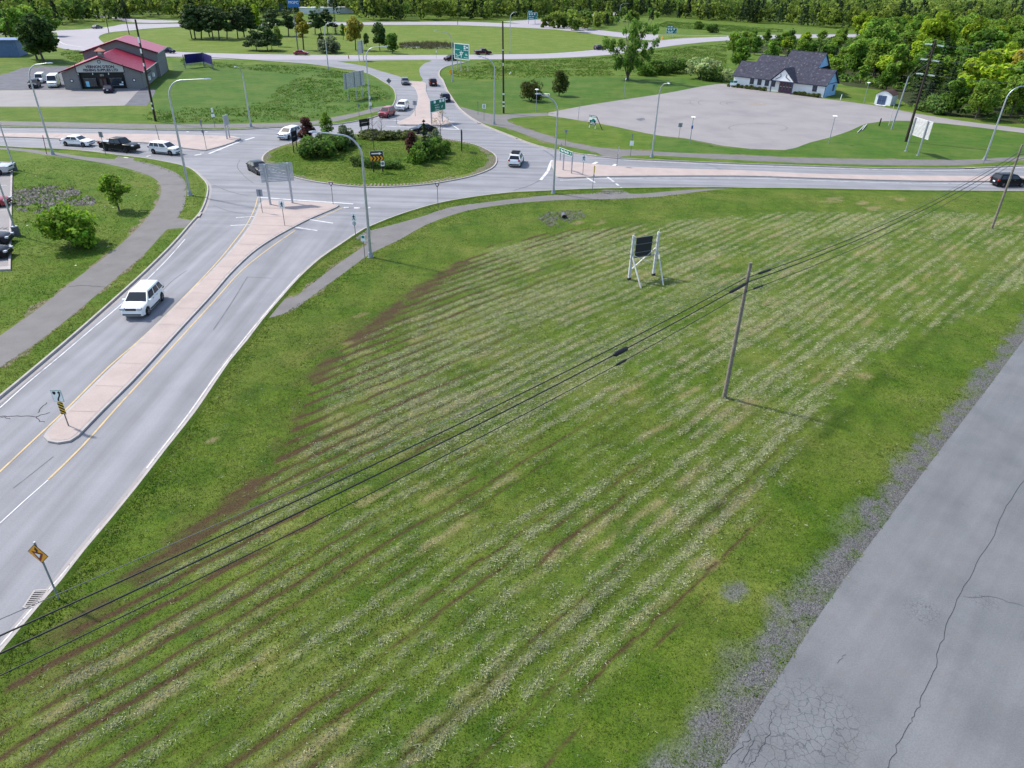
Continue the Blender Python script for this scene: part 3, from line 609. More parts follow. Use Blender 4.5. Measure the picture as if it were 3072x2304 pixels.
structure(ck.build('crack', MATS['crack']))
mat('patch_brown', (.115, .105, .10), .9, var=.2, scale=1)

# kerb inlets and the catch basin
for i, (a, b, lab) in enumerate((((1765, 466), (1786, 468), 'dark kerb drain inlet beside the pink splitter island on the right road'), ((2890, 506.5), (2922, 506.5), 'dark kerb drain inlet on the far kerb near the right edge'),
                     ((1432, 369), (1441, 372), 'dark kerb drain inlet on the northern exit ramp'), ((1548, 416), (1560, 420), 'dark kerb drain inlet opposite the jeep with the roof rack'), ((602, 642), (596, 652), 'dark kerb drain inlet by the curving footpath at left'))):
    p, q = G(*a), G(*b); c = (p + q) / 2; L = (q - p).length; d = MB().box((0, 0, .075), (L, .1, .10)).box((0, .02, .138), (L + .3, .24, .02), 1)
    tag(d.build('drain_inlet', [MATS['black_sign'], MATS['concrete']], None, None, c, math.atan2((q - p).y, (q - p).x)), lab, 'drain', 'kerb drain inlets')
c = G(108, 1797); cb = thing('catch_basin', 'slotted iron catch basin grate in the gutter at lower left', 'drain grate', (c.x, c.y, .012), math.radians(95)); cb.scale = (.74, .74, 1)
MB().box((0, 0, -.03), (1.25, .75, .05)).build('pit', MATS['black_sign'], cb)
fr = MB().box((0, .38, .012), (1.35, .1, .04)).box((0, -.38, .012), (1.35, .1, .04)).box((.65, 0, .012), (.1, .66, .04)).box((-.65, 0, .012), (.1, .66, .04)); fr.build('frame', MATS['concrete'], cb)
for i in range(8): MB().box((-.52 + i * .148, 0, .02), (.055, .66, .03)).build('bar', MATS['concrete'], cb)

# ================================================================== NEAR LAWN with clippings, tufts, gravel
PATH_S = px2([(2260, 563), (2034, 570), (1889, 580), (1634, 587), (1489, 603), (1345, 623), (1280, 645), (1190, 671), (1118, 690), (1098, 735), (1016, 790), (929, 857), (842, 900), (785, 961), (848, 943), (929, 894), (1016, 831), (1117, 758), (1190, 724), (1280, 674), (1402, 632), (1547, 610), (1692, 600), (1840, 597), (1976, 590), (2150, 569)])
def near_lawn():
    x0, x1, y0, y1, st = -24, 100, 8, 98, .175
    xs = np.arange(x0, x1, st); ys = np.arange(y0, y1, st); X, Y = np.meshgrid(xs, ys, indexing='ij')
    poly = [p for p in ES if p[0] < 130] + [(-40, 0), (0, -5)] + offs(LANE, -.5) + [(100, 110)]
    ins = inpoly(X, Y, poly)
    # only what the picture can see, with a margin
    P = np.stack([X, Y, np.zeros_like(X)], -1) - CO; k = P @ CF; u = PW / 2 + FPX * (P @ CR) / k; v = PH / 2 - FPX * (P @ CU) / k
    ins &= (u > -500) & (u < PW + 500) & (v < PH + 450) & (k > 1)
    keep = ins[:-1, :-1] & ins[1:, :-1] & ins[:-1, 1:] & ins[1:, 1:]
    ii, jj = np.nonzero(keep); ny = len(ys); idx = lambda a, b: a * ny + b
    F = np.stack([idx(ii, jj), idx(ii + 1, jj), idx(ii + 1, jj + 1), idx(ii, jj + 1)], 1)
    used = np.unique(F); mp = np.full(X.size, -1); mp[used] = np.arange(len(used)); F = mp[F]
    x = X.ravel()[used]; y = Y.ravel()[used]
    dry, soil, gr, bare = lawn_masks(x, y)
    edge = np.minimum(distpoly(x, y, ES), distpoly(x, y, LANE))
    pd = np.where(inpoly(x, y, PATH_S), 0, distpoly(x, y, PATH_S + PATH_S[:1])); edge = np.minimum(edge, pd)
    z = .0035 + sstep(.35, 2.5, edge) * (.012 + .04 * fbm(x, y, 2.0, 7) + .03 * dry * (.5 + fbm(x, y, .5, 8)) - .016 * soil)
    z = np.where(inpoly(x, y, [(-40, 0), (0, -5)] + LANE + [(100, 110), (-40, 110)]), z, .0035)
    o = link('mown_lawn', np_mesh('mown_lawn', np.stack([x, y, z], 1), F, MATS['lawn_mown'], attrs=dict(dry=dry, soil=soil, gravel=gr, bare=bare)))
    o.data.polygons.foreach_set('use_smooth', [True] * len(o.data.polygons)); structure(o); return poly
near_lawn()
LP = [p for p in ES if p[0] < 130] + [(-40, 0), (0, -5)] + LANE + [(100, 110)]
def visible(x, y, mx=60):
    P = np.stack([x, y, np.zeros_like(x)], -1) - CO; k = P @ CF; u = PW / 2 + FPX * (P @ CR) / k; v = PH / 2 - FPX * (P @ CU) / k
    return (u > -mx) & (u < PW + mx) & (v < PH + mx) & (v > -mx)
def sample(n, bb, dens):
    x = RNG.uniform(bb[0], bb[1], n); y = RNG.uniform(bb[2], bb[3], n); k = visible(x, y) & (RNG.random(n) < dens(x, y)); return x[k], y[k]
def blades(x, y, h, wd, per, spread, lean, col, zbase=.01):
    """per triangular blades round each point"""
    n = len(x); k = n * per
    X = np.repeat(x, per) + RNG.normal(0, spread, k); Y = np.repeat(y, per) + RNG.normal(0, spread, k); H = np.repeat(h, per) * RNG.uniform(.6, 1.3, k)
    a = RNG.uniform(0, 2 * np.pi, k); b = RNG.uniform(0, 2 * np.pi, k); W = wd * RNG.uniform(.7, 1.4, k)
    V = np.zeros((k, 3, 3)); V[:, 0] = np.stack([X - np.cos(a) * W, Y - np.sin(a) * W, np.full(k, zbase)], 1); V[:, 1] = np.stack([X + np.cos(a) * W, Y + np.sin(a) * W, np.full(k, zbase)], 1)
    ln = H * lean * RNG.uniform(.2, 1.2, k); V[:, 2] = np.stack([X + np.cos(b) * ln, Y + np.sin(b) * ln, zbase + H], 1)
    C = np.repeat(col, per, 0) * RNG.uniform(.65, 1.4, (k, 1)); C = np.repeat(C, 3, 0)
    return V.reshape(-1, 3), np.arange(k * 3).reshape(-1, 3), C
def grass_cols(x, y, a=(.049, .110, .007), b=(.101, .166, .013), c=(.178, .196, .042)):
    t = sstep(.35, .65, fbm(x, y, 1.6, 101, 4))[:, None]; s = sstep(.48, .68, fbm(x, y, 6, 103, 3))[:, None]; q = (RNG.random(len(x)) < .10)[:, None]
    col = np.array(a) * (1 - t) + np.array(b) * t; col = col * (1 - .7 * s) + np.array(c) * .7 * s
    return np.where(q, np.array([.19, .175, .085]), col)
x, y = sample(900000, (-22, 70, 10, 92), lambda x, y: np.clip(1800 / (x * x + y * y + 576), .05, 1) * inpoly(x, y, LP) * ~inpoly(x, y, PATH_S))
dry, soil, gr, bare = lawn_masks(x, y); k = RNG.random(len(x)) > np.clip(soil * 1.3 + gr * 1.15 + bare * .8, 0, .97); x, y, dry = x[k], y[k], dry[k]
V, F, C = blades(x, y, RNG.uniform(.04, .10, len(x)), .020, 3, .055, 1.0, grass_cols(x, y))
stuff(link('grass', np_mesh('grass', V, F, MATS['blades'], C)), 'short green grass blades over the mown field', 'grass')
LEFT = px2([(36, 490), (150, 470), (280, 490), (400, 515), (462, 540), (478, 560), (470, 600), (445, 642), (400, 694), (312, 769), (225, 834), (110, 926), (-10, 1007), (-10, 815), (36, 815)])
VERGE = px2([(400, 484), (490, 507), (540, 532), (555, 556), (553, 590), (545, 625), (534, 655), (575, 658), (600, 640), (619, 596), (622, 560), (604, 538), (560, 506), (492, 490), (425, 478)])
VERGE2 = px2([(505, 690), (480, 715), (431, 767), (318, 863), (202, 961), (95, 1042), (-10, 1106), (-10, 1196), (145, 1072), (260, 974), (373, 872), (431, 820), (518, 732), (562, 688)])
x, y = sample(500000, (-95, -18, 20, 110), lambda x, y: np.clip(2500 / (x * x + y * y + 576), .05, 1) * (inpoly(x, y, LEFT) | inpoly(x, y, VERGE) | inpoly(x, y, VERGE2)))
V, F, C = blades(x, y, RNG.uniform(.03, .07, len(x)), .03, 3, .08, 1.3, grass_cols(x, y))
stuff(link('grass', np_mesh('grass', V, F, MATS['blades'], C)), 'short green grass blades on the lawns left of the road', 'grass')
x, y = sample(120000, (ICX - 18, ICX + 18, ICY - 18, ICY + 18), lambda x, y: .3 * inpoly(x, y, offs(ISL_PTS, 1.2, True)))
V, F, C = blades(x, y, RNG.uniform(.03, .07, len(x)), .04, 3, .1, 1.3, grass_cols(x, y), .17)
V[:, 2] += np.interp(distpoly(V[:, 0], V[:, 1], ISL_PTS + ISL_PTS[:1]), [0, 1.9, 5, 9], [-.02, 0, .17, .33])
stuff(link('grass', np_mesh('grass', V, F, MATS['blades'], C), ci), None, None)
def straws(x, y, amt, L0=.05, L1=.17, per=6, wd=.0055, z0=.03):
    n = len(x); k = n * per; X = np.repeat(x, per) + RNG.normal(0, .12, k); Y = np.repeat(y, per) + RNG.normal(0, .12, k)
    a = RNG.uniform(0, 2 * np.pi, k); bend = RNG.uniform(-1.3, 1.3, k); L = RNG.uniform(L0, L1, k); W = wd * RNG.uniform(.7, 1.8, k); Z = z0 + RNG.uniform(.01, .07, k)
    V = np.zeros((k, 6, 3)); px, py = X.copy(), Y.copy()
    for i in range(3):
        ang = a + bend * (i / 2 - .5); nx, ny = -np.sin(ang), np.cos(ang); t = [0.4, 1, .25][i]; zz = Z + .03 * math.sin(i * 1.05)
        V[:, 2 * i] = np.stack([px - nx * W * t, py - ny * W * t, zz], 1); V[:, 2 * i + 1] = np.stack([px + nx * W * t, py + ny * W * t, zz + .012], 1)
        px = px + np.cos(ang) * L / 2; py = py + np.sin(ang) * L / 2
    b = np.arange(k)[:, None] * 6; F = np.concatenate([np.hstack([b + 2 * i, b + 2 * i + 2, b + 2 * i + 3, b + 2 * i + 1]) for i in range(2)]); print('straw quads', len(F))
    tone = RNG.random((k, 1)); C = np.array([.235, .27, .12]) * (1 - tone) + np.array([.50, .50, .325]) * tone; C = C * RNG.uniform(.6, 1.15, (k, 1))
    return V.reshape(-1, 3), F, np.repeat(C, 6, 0)
x, y = sample(900000, (-22, 72, 10, 92), lambda x, y: np.clip(1900 / (x * x + y * y + 576), .1, 1) * inpoly(x, y, LP))
dry, soil, gr, bare = lawn_masks(x, y); k = RNG.random(len(x)) < np.clip(dry - .06, .004, 1) * .88; x, y = x[k], y[k]
V, F, C = straws(x, y, dry)
stuff(link('clippings', np_mesh('clippings', V, F, MATS['straw'], C)), 'pale dry hay clippings lying in rows on the field', 'clippings')
print('tufts/straw', len(x))
def pebbles(x, y, r, zb=.0, flat=.7):
    n = len(x); base = np.array([(1, 0, 0), (-.5, .87, 0), (-.5, -.87, 0), (0.1, 0, 1.0)]); k = base.shape[0]
    a = RNG.uniform(0, 2 * np.pi, n); S_ = r[:, None] * RNG.uniform(.6, 1.4, (n, 3)); B = base[None] * S_[:, None] * np.array([1, 1, flat]); B = B + RNG.normal(0, .12, B.shape) * r[:, None, None]
    ca, sa = np.cos(a)[:, None], np.sin(a)[:, None]; V = np.stack([B[..., 0] * ca - B[..., 1] * sa + x[:, None], B[..., 0] * sa + B[..., 1] * ca + y[:, None], B[..., 2] + zb], -1)
    o_ = np.arange(n)[:, None] * k; F = np.concatenate([np.hstack([o_ + p, o_ + q, o_ + 3]) for p, q in ((0, 1), (1, 2), (2, 0))])
    g = RNG.uniform(.04, .22, (n, 1)); C = g * np.array([[.98, .97, 1.0]]); return V.reshape(-1, 3), F, np.repeat(C, k, 0)
x, y = sample(900000, (2, 45, 12, 52), lambda x, y: np.clip(2000 / (x * x + y * y + 576), .1, 1) * (distpoly(x, y, LANE) < 4.5) * inpoly(x, y, LP))
dry, soil, gr, bare = lawn_masks(x, y); k = RNG.random(len(x)) < gr * .8; x, y = x[k], y[k]
V, F, C = pebbles(x, y, RNG.uniform(.012, .035, len(x)), .005)
stuff(link('gravel', np_mesh('gravel', V, F, MATS['straw'], C)), 'loose grey gravel along the edge of the service lane', 'gravel')
def rocks(poly_px, n, r0, r1, name, label, zb=0.0):
    P = px2(poly_px); xs = [p[0] for p in P]; ys = [p[1] for p in P]; x = RNG.uniform(min(xs), max(xs), n); y = RNG.uniform(min(ys), max(ys), n); k = inpoly(x, y, P) & (fbm(x, y, 1.8, 131) > .40); x, y = x[k], y[k]
    V, F, C = pebbles(x, y, RNG.uniform(r0, r1, len(x)), zb, .8); stuff(link(name, np_mesh(name, V, F, MATS['straw'], C * np.array([.95, .92, .86]))), label, 'rocks')
rocks([(1612, 655), (1630, 640), (1690, 632), (1745, 632), (1760, 650), (1740, 668), (1700, 685), (1650, 682)], 1500, .06, .17, 'rip_rap', 'grey stones around the culvert mouth in the field')
rocks([(38, 575), (120, 560), (215, 560), (285, 600), (288, 615), (200, 620), (140, 645), (60, 632), (36, 620)], 2600, .10, .24, 'rip_rap', 'dark grey rock bed beside the car park at left')

# worn earth along the path edges
def worn(pts, w0, name='worn_edge', side=1):
    P = PXS(pts, .5); a = []; b = []
    for i, q in enumerate(P):
        k = fbm(np.array([q[0]]), np.array([q[1]]), 2.2, 161, 4)[0]; a.append(w0 * max(0.02, (k - .40) * 4.0) * side)
    o_ = offs(P, 0); n = len(P); out = []
    for i in range(n):
        t0 = P[max(i - 1, 0)]; t1 = P[min(i + 1, n - 1)]; t = Vector((t1[0] - t0[0], t1[1] - t0[1])).normalized(); out.append((P[i][0] - t.y * a[i], P[i][1] + t.x * a[i]))
    mb = MB(); mb.add([(q[0], q[1], .0062) for q in P] + [(q[0], q[1], .0058) for q in out], [(i, i + 1, n + i + 1, n + i) for i in range(n - 1)]); structure(mb.build(name, MATS['worn_earth']))
mat('worn_earth', (.15, .125, .08), .95, var=.3, scale=1.5, fine=.3, fscale=9, col2=(.085, .10, .03), c2=(.45, .6), c2scale=1.8)
worn([(249, 824), (318, 769), (405, 694), (451, 642), (477, 599), (483, 558), (463, 535), (405, 512)], .55, side=1); worn([(0, 1007), (116, 926), (231, 834)], .55, side=1)
worn([(1521, 359), (1550, 376), (1579, 386), (1640, 405), (1666, 415), (1781, 440), (1955, 454)], .7, side=1); worn([(2190, 464), (2432, 474), (2721, 478), (2866, 480)], .5, side=1); worn([(1521, 386), (1579, 406), (1637, 426), (1724, 445), (1790, 459)], .5, side=-1)
worn([(785, 962), (848, 944), (892, 924), (929, 895), (1016, 832)], .5, side=-1); worn([(842, 899), (892, 887), (929, 856), (1016, 789), (1096, 735)], .4, side=1)
worn([(431, 764), (356, 827), (318, 860), (202, 958), (95, 1039), (0, 1103)], .35, side=1); worn([(2354, 451), (2252, 448), (2166, 438), (2050, 415), (1984, 409)], .5, side=1)

# ================================================================== POLES
def rot_to(o, d): o.rotation_euler = (0, 0, math.atan2(d[1], d[0]))
def light_pole(base, tip, label, armdir=None, H=None, group='tall curved-arm street lights'):
    b = np.array(G(*base)); d = np.array([1.0, 0, 0]) if armdir is None else np.array(armdir, float)
    # solve reach along the arm direction and height so that the lamp falls on the tip pixel
    if H is None:
        A = []; rr = []
        r_ = ray(*tip); # P = b + d*R + z*H = CO + r*t
        Mx = np.array([[d[0], 0, -r_[0]], [d[1], 0, -r_[1]], [d[2], 1, -r_[2]]]); R, Hh, t = np.linalg.solve(Mx, CO - b)
        if R < 0: d, R = -d, -R
        R = float(min(max(R, 1.5), 5)); H = float(min(max(Hh, 8.0), 14))
    else: R = 2.4
    o = thing('street_light', label, 'street light', b, math.atan2(d[1], d[0]), group)
    MB().box((0, 0, .02), (.55, .55, .04)).tube([(0, 0, .04), (0, 0, .5)], [.26, .21], 12).build('base', MATS['galv_dull'], o, smooth=40)
    pts = [(0, 0, .4)]; rs = [.15]; c = min(1.9, R)
    for i in range(1, 6): pts.append((0, 0, .4 + (H - c - .5) * i / 5)); rs.append(.15 - .05 * i / 5)
    for i in range(1, 9):
        a = math.pi / 2 * i / 8; pts.append((c * (1 - math.cos(a)), 0, H - c - .1 + c * math.sin(a) * .98)); rs.append(.10 - .04 * i / 8)
    pts.append((R, 0, H + .03)); rs.append(.05)
    MB().tube(pts, rs, 10).build('pole', MATS['galv'], o, smooth=50)
    hd = MB(); L = .85
    prof = [(0, .05, .03), (.15, .12, .07), (.5, .17, .09), (L, .10, .05)]
    vs = []; fs = []
    for x_, w_, h_ in prof: vs += [(R + x_ - .1, -w_, H), (R + x_ - .1, w_, H), (R + x_ - .1, w_ * .6, H + h_ * 1.4), (R + x_ - .1, -w_ * .6, H + h_ * 1.4)]
    for i in range(3):
        for k in range(4): fs.append((i * 4 + k, i * 4 + (k + 1) % 4, i * 4 + 4 + (k + 1) % 4, i * 4 + 4 + k))
    fs += [(3, 2, 1, 0), (12, 13, 14, 15)]
    h = hd.add(vs, fs).build('lamp_head', MATS['galv'], o)
    MB().box((R + .35, 0, H - .012), (.4, .2, .02)).build('lens', MATS['headlight'], h)
    return o
light_pole((159, 464), (142, 190), 'curved-arm street light standing left of the white sedan')
light_pole((571, 586), (613, 238), 'curved-arm street light on the grass tongue beside the silver crossover')
light_pole((753, 380), (717, 196), 'street light with its arm turned toward the ring, on the verge below the grassy bank', armdir=(0, -1, 0), H=hgt((753, 380), 196))
light_pole((1112, 772), (952, 397), 'nearest curved-arm street light, at the footpath beside the splitter island')
light_pole((1660, 580), (1624, 283), 'curved-arm street light standing left of the Pine Tree Rd sign')
light_pole((1482, 373), (1445, 171), 'curved-arm street light by the footpath next to the dark utility pole')
light_pole((1110, 326), (1152, 140), 'curved-arm street light behind the three-post sign back')
light_pole((985, 206), (1005, 67), 'curved-arm street light on the outer edge of the northwest ramp')
light_pole((1358, 245), (1310, 94), 'curved-arm street light beside the green roundabout map sign')
light_pole((1529, 159), (1545, 36), 'curved-arm street light in the field beyond the highway')
light_pole((1955, 471), (1988, 243), 'straight street light with its arm to the viewer, below the empty car park', armdir=(.25, -1, 0), H=hgt((1955, 471), 243))
light_pole((2953, 480), (3080, 256), 'curved-arm street light near the right edge of the picture')
light_pole((1857, 68), (1883, 10), 'small distant street light by the exit ramp in the trees')

def utility_pole(base, top, label, m='creosote', r=.16, tags=(), name='utility_pole', group=None, lean=True):
    b = G(*base); H = hgt(base, top[1])
    o = thing(name, label, 'utility pole', b, 0, group)
    # small real lean from the difference between the traced top and the vertical
    q = proj(np.array(b) + [0, 0, H]); dx = max(-.6, min(.6, (top[0] - q[0]) * (np.linalg.norm(np.array(b) - CO)) / FPX)) if lean else 0
    MB().tube([(0, 0, -.1), (dx * .5, 0, H * .5), (dx, 0, H)], [r, r * .88, r * .72], 10).build('shaft', MATS[m], o, smooth=50)
    for z, w_, h_ in tags: MB().box((dx * z / H, -r - .02, z), (w_, .03, h_)).build('tag_plate', MATS['white_sign'], o)
    o['H'] = H; o['dx'] = dx; return o
PA = utility_pole((2172, 1194), (2253, 788), 'weathered grey wood pole in the middle of the mown field', 'wood_pole', .14)
PB = utility_pole((2975, 686), (3068, 434), 'weathered grey wood pole at the right edge of the field', 'wood_pole', .14)
utility_pole((467, 364), (404, 58), 'tall dark utility pole in front of the fishing shop', r=.2, tags=((3.0, .25, .3), (2.2, .25, .3), (13, .3, .9), (11.3, .25, .7), (9.2, .25, .5)))
utility_pole((1511, 340), (1509, 64), 'tall dark utility pole with white notices by the northern footpath', r=.2, tags=((3.6, .35, .3), (2.1, .4, .3), (1.4, .35, .3), (11.4, .25, .2), (8.9, .2, .5)))
utility_pole((2674, 389), (2725, 229), 'bare grey anchor pole beside the tall transmission pole', 'galv_dull', .15)
utility_pole((2867, 263), (2893, 190), 'short bare grey pole among the dark spruces', 'galv_dull', .13)
for b_, t_, lab in (((327, 99), (307, 6), 'dark pole on the loop road just left of the tall red roof'), ((388, 104), (367, 12), 'dark pole standing behind the red roof of the shop'), ((43, 150), (6, 26), 'dark pole beside the big leafy tree at far left'),
                    ((1715, 92), (1718, -10), 'tall dark pole at the highway junction in the distance'), ((1687, 61), (1690, -10), 'thin dark pole on the exit ramp in the distance'), ((1373, 75), (1374, -10), 'tall dark pole beyond the pond on the far highway'),
                    ((2209, 66), (2215, 6), 'thin pole before the woods above the visitor building'), ((2616, 62), (2629, 1), 'thin pole within the right-hand woods'), ((347, 56), (339, -5), 'thin dark pole by the upper ramp at left'), ((1806, 28), (1812, -20), 'thin pole at the wood edge above the big lone tree'), ((752, 26), (750, -12), 'thin pole beside the far blue building')):
    utility_pole(b_, t_, lab, r=.15)
# transmission pole with horizontal insulator strings
tb = (2717, 425); b = G(*tb); H = hgt(tb, 120)
tp = thing('transmission_pole', 'very tall dark transmission pole with three tiers of glass insulators', 'utility pole', b)
MB().tube([(0, 0, -.1), (0, 0, H)], [.24, .15], 10).build('shaft', MATS['creosote'], tp, smooth=50)
for z in (H - .7, H - 3.0, H - 5.2):
    for s_ in (-1, 1):
        dx, dy, dz = s_ * .93, -.1 * s_, -.12 if s_ > 0 else .03
        st = MB(); st.tube([(0, 0, z), (dx * 2.2, dy * 2.2, z + dz * 1.5)], .025, 6)
        for i in range(6):
            t = .55 + i * .2; st.tube([(dx * t - .03 * s_, dy * t, z + dz * t + .0), (dx * t + .03 * s_, dy * t, z + dz * t)], [.13, .10], 10, 1)
        st.build('insulator_string', [MATS['post_steel'], MATS['insulator']], tp)
MB().tube([(0, 0, H - 1.2), tuple(G(2674, 389) - b + Vector((.3, 0, hgt((2674, 389), 232))))], .03, 5).build('guy_wire', MATS['cable_grey'], tp)
MB().tube([(0, 0, H - 3.4), tuple(G(2674, 389) - b + Vector((.3, 0, hgt((2674, 389), 236))))], .03, 5).build('guy_wire', MATS['cable_grey'], tp)
for i, z in enumerate((H - .9, H - 3.1, H - 5.4)):
    p0 = b + Vector((2.1, -.2, z)); pts = [tuple(p0 + Vector((60 * t, 8 * t, -1.8 * 4 * t * (1 - t) + 1 * t))) for t in [k / 8 for k in range(9)]]
    tag(MB().tube(pts, .025, 5).build('cable', MATS['cable_grey']), ('uppermost', 'middle', 'lowest')[i] + ' thin power line running right from the transmission pole', 'cable', 'transmission lines')

# overhead cables across the field
dirv = (PB.location - PA.location).normalized(); nrm = Vector((-dirv.y, dirv.x, 0)); LAB = (PB.location - PA.location).length
zA = PA['H']; tiltA = Vector((PA['dx'], 0, 0)); tiltB = Vector((PB['dx'], 0, 0))
def span(z0, z1, off0, off1, sag, a, bpt, n=26):
    out = []
    for i in range(n + 1):
        t = i / n; p = a.lerp(bpt, t); out.append(tuple(Vector((p.x, p.y, z0 + (z1 - z0) * t - 4 * sag * t * (1 - t))) + nrm * (off0 + (off1 - off0) * t)))
    return out
PC = PA.location - dirv * 58
PD = PB.location + dirv * 56
def cable(label, za, zb, zc, off, r, sag1, sag2, m='cable'):
    A_ = PA.location + tiltA; B_ = PB.location + tiltB
    pts = span(zc, za, off, off, sag1, PC, A_)[:-1] + span(za, zb, off, off, sag2, A_, B_)[:-1] + span(zb, zb, off, off, sag2, B_, PD)
    return tag(MB().tube(pts, r, 6).build('cable', MATS[m]), label, 'cable', 'cables strung across the field')
cable('thin uppermost wire of the bundle strung across the field', zA - .75, zA - .9, 9.6, .16, .012, .9, .9, 'cable_grey')
cable('thick black upper cable strung across the field', zA - 1.05, zA - 1.1, 9.0, .17, .028, .95, 1.0)
cable('thick black middle cable strung across the field', zA - 1.15, zA - 1.2, 8.6, -.16, .032, .95, 1.0)
cable('thin black lowest cable strung across the field', zA - 1.75, zA - 1.7, 7.9, -.19, .022, 1.0, 1.05)
def on_span(d, which):  # point on the cable at signed distance from pole A
    za, zb, zc, off, s1, s2 = which; A_ = PA.location + tiltA
    if d < 0: t = 1 + d / 58; p = PC.lerp(A_, t); z = zc + (za - zc) * t - 4 * s1 * t * (1 - t)
    else: t = d / LAB; p = A_.lerp(PB.location + tiltB, t); z = za + (zb - za) * t - 4 * s2 * t * (1 - t)
    return Vector((p.x, p.y, z)) + nrm * off
mid = (zA - 1.15, zA - 1.2, 8.6, -.16, .95, 1.0); low = (zA - 1.75, zA - 1.7, 7.9, -.19, 1.0, 1.05); upc = (zA - 1.05, zA - 1.1, 9.0, .17, .95, 1.0)
for lab, wh, d0, d1, r in (('fat black splice case hung on the cables left of the field pole', mid, -12.7, -11.6, .13), ('slim black splice case on the lowest cable below the fat one', low, -12.5, -11.6, .07), ('long black splice case just left of the field pole', mid, -2.2, -.35, .1),
                           ('black splice case on the cables just right of the field pole', upc, 1.6, 3.3, .085), ('slim black splice case on the lowest cable right of the field pole', low, .6, 1.9, .07)):
    a, c = on_span(d0, wh), on_span(d1, wh); e = (c - a) * .12
    tag(MB().tube([a, a + e, c - e, c], [r * .45, r, r, r * .45], 10).build('splice_case', MATS['cable'], smooth=50), lab, 'splice case', 'splice cases on the cables')

# car-park lamps with dish tops
def lot_lamp(base, ty, label, dish=True, m='white_paint'):
    H = hgt(base, ty); o = thing('lamp_post', label, 'lamp post', G(*base), 0, 'short lamp posts round the empty car park')
    MB().tube([(0, 0, 0), (0, 0, H - .2)], [.07, .05], 8).build('post', MATS['galv_dull'], o, smooth=50)
    if dish: MB().tube([(0, 0, H - .32), (0, 0, H - .12), (0, 0, H - .06), (0, 0, H)], [.1, .16, .42, .30], 12).build('lamp_shade', MATS[m], o, smooth=40)
    else: MB().bar((0, 0, H - .35), (.15, 0, H), .16, .16).build('lamp_head', MATS[m], o)
    return o
lot_lamp((1608, 336), 267, 'short dish-topped lamp post beside the round reddish bush'); lot_lamp((2069, 431), 350, 'short dish-topped lamp post with a blue box at the car park edge')
lot_lamp((2486, 430), 347, 'short dish-topped lamp post on the near right edge of the car park'); lot_lamp((2590, 312), 247, 'short dish-topped lamp post on the lawn left of the shed')
lot_lamp((1871, 297), 234, 'plain short lamp post on the lawn below the big lone tree', False)
p = G(2069, 431); MB().box((0, -.09, hgt((2069, 431), 381)), (.28, .14, .5)).build('meter_box', mat('box_blue', (.02, .12, .32), .5, obj=True), bpy.data.objects['lamp_post.001'])
# thin plain posts
def plain_post(name, label, base, top, r, m, cat='post', group=None):
    H = hgt(base, top[1]); b = G(*base); q = proj(np.array(b) + [0, 0, H]); dx = max(-.5, min(.5, (top[0] - q[0]) * np.linalg.norm(np.array(b) - CO) / FPX))
    return tag(MB().tube([(0, 0, 0), (dx, 0, H)], [r, r * .9], 8).build(name, MATS[m], None, 50, b), label, cat, group)
plain_post('marker_post', 'short white post on the grass by the gable end of the visitor building', (2521, 301), (2526, 283), .09, 'white_paint')
plain_post('bollard', 'short dark post at the corner of the empty car park', (2637, 378), (2644, 355), .14, 'creosote')
plain_post('marker_post', 'slim pale marker pole with dark tip near the shed', (2666, 376), (2683, 314), .06, 'silver_wood')
plain_post('marker_post', 'short dark red post at the foot of the highway sign', (1047, 177), (1045, 166), .14, 'sign_red')
plain_post('marker_post', 'thin reddish marker pole by the left street light', (140, 462), (127, 406), .05, 'sign_red')
plain_post('marker_post', 'tall thin steel marker pole on the left splitter island', (479, 424), (466, 375), .05, 'post_steel')
plain_post('marker_post', 'thin dark pole left of the Pine Tree Rd sign', (1680, 484), (1684, 430), .05, 'post_steel')
plain_post('marker_post', 'small pale stake on the lawn above the cedar', (1528, 223), (1532, 216), .10, 'white_paint')
plain_post('marker_post', 'small white stake beside the far highway right of centre', (2241, 104), (2243, 97), .2, 'white_paint')
# car-park floodlights on concrete bases at far left
for (bx, by), lab in (((45, 511), 'tall grey car park light pole on a concrete base near the rock bed'), ((52, 707), 'tall grey car park light pole on a dark concrete base above the black cars')):
    o = thing('flood_light', lab, 'light pole', G(bx, by), 0, 'car park light poles at far left')
    MB().tube([(0, 0, 0), (0, 0, .95)], .34, 16).build('base', MATS['gravel_lot'], o, smooth=50); MB().box((0, 0, .97), (.45, .45, .04)).build('base_plate', MATS['galv'], o)
    MB().tube([(0, 0, .95), (0, 0, 9.5)], [.1, .07], 10).build('pole', MATS['galv'], o, smooth=50); MB().box((-.5, 0, 9.6), (1.0, .45, .14)).build('lamp_head', MATS['galv_dull'], o)

# ================================================================== SIGNS
_txt = {}
def text_mesh(s, size, m, bold=0.0):
    key = (s, size, m)
    if key in _txt: return _txt[key]
    cu = bpy.data.curves.new('lettering', 'FONT'); cu.body = s; cu.size = size; cu.align_x = 'CENTER'; cu.align_y = 'CENTER'; cu.extrude = .006; cu.offset = bold; cu.resolution_u = 2
    o = bpy.data.objects.new('tmp', cu); COL.objects.link(o); bpy.context.view_layer.update()
    me = bpy.data.meshes.new_from_object(o.evaluated_get(bpy.context.evaluated_depsgraph_get())); bpy.data.objects.remove(o); bpy.data.curves.remove(cu)
    me.materials.clear(); me.materials.append(MATS[m]); me.name = 'lettering'; me.transform(Matrix.Rotation(math.pi / 2, 4, 'X')); _txt[key] = me; return me
def letters(s, x, y, z, size, m, parent, bold=0.0, sx=1.0):
    o = link('lettering', text_mesh(s, size, m, bold), parent, (x, y, z)); o.scale = (sx, 1, 1); return o
def rect(x0, x1, z0, z1): return [(x0, z0), (x1, z0), (x1, z1), (x0, z1)]
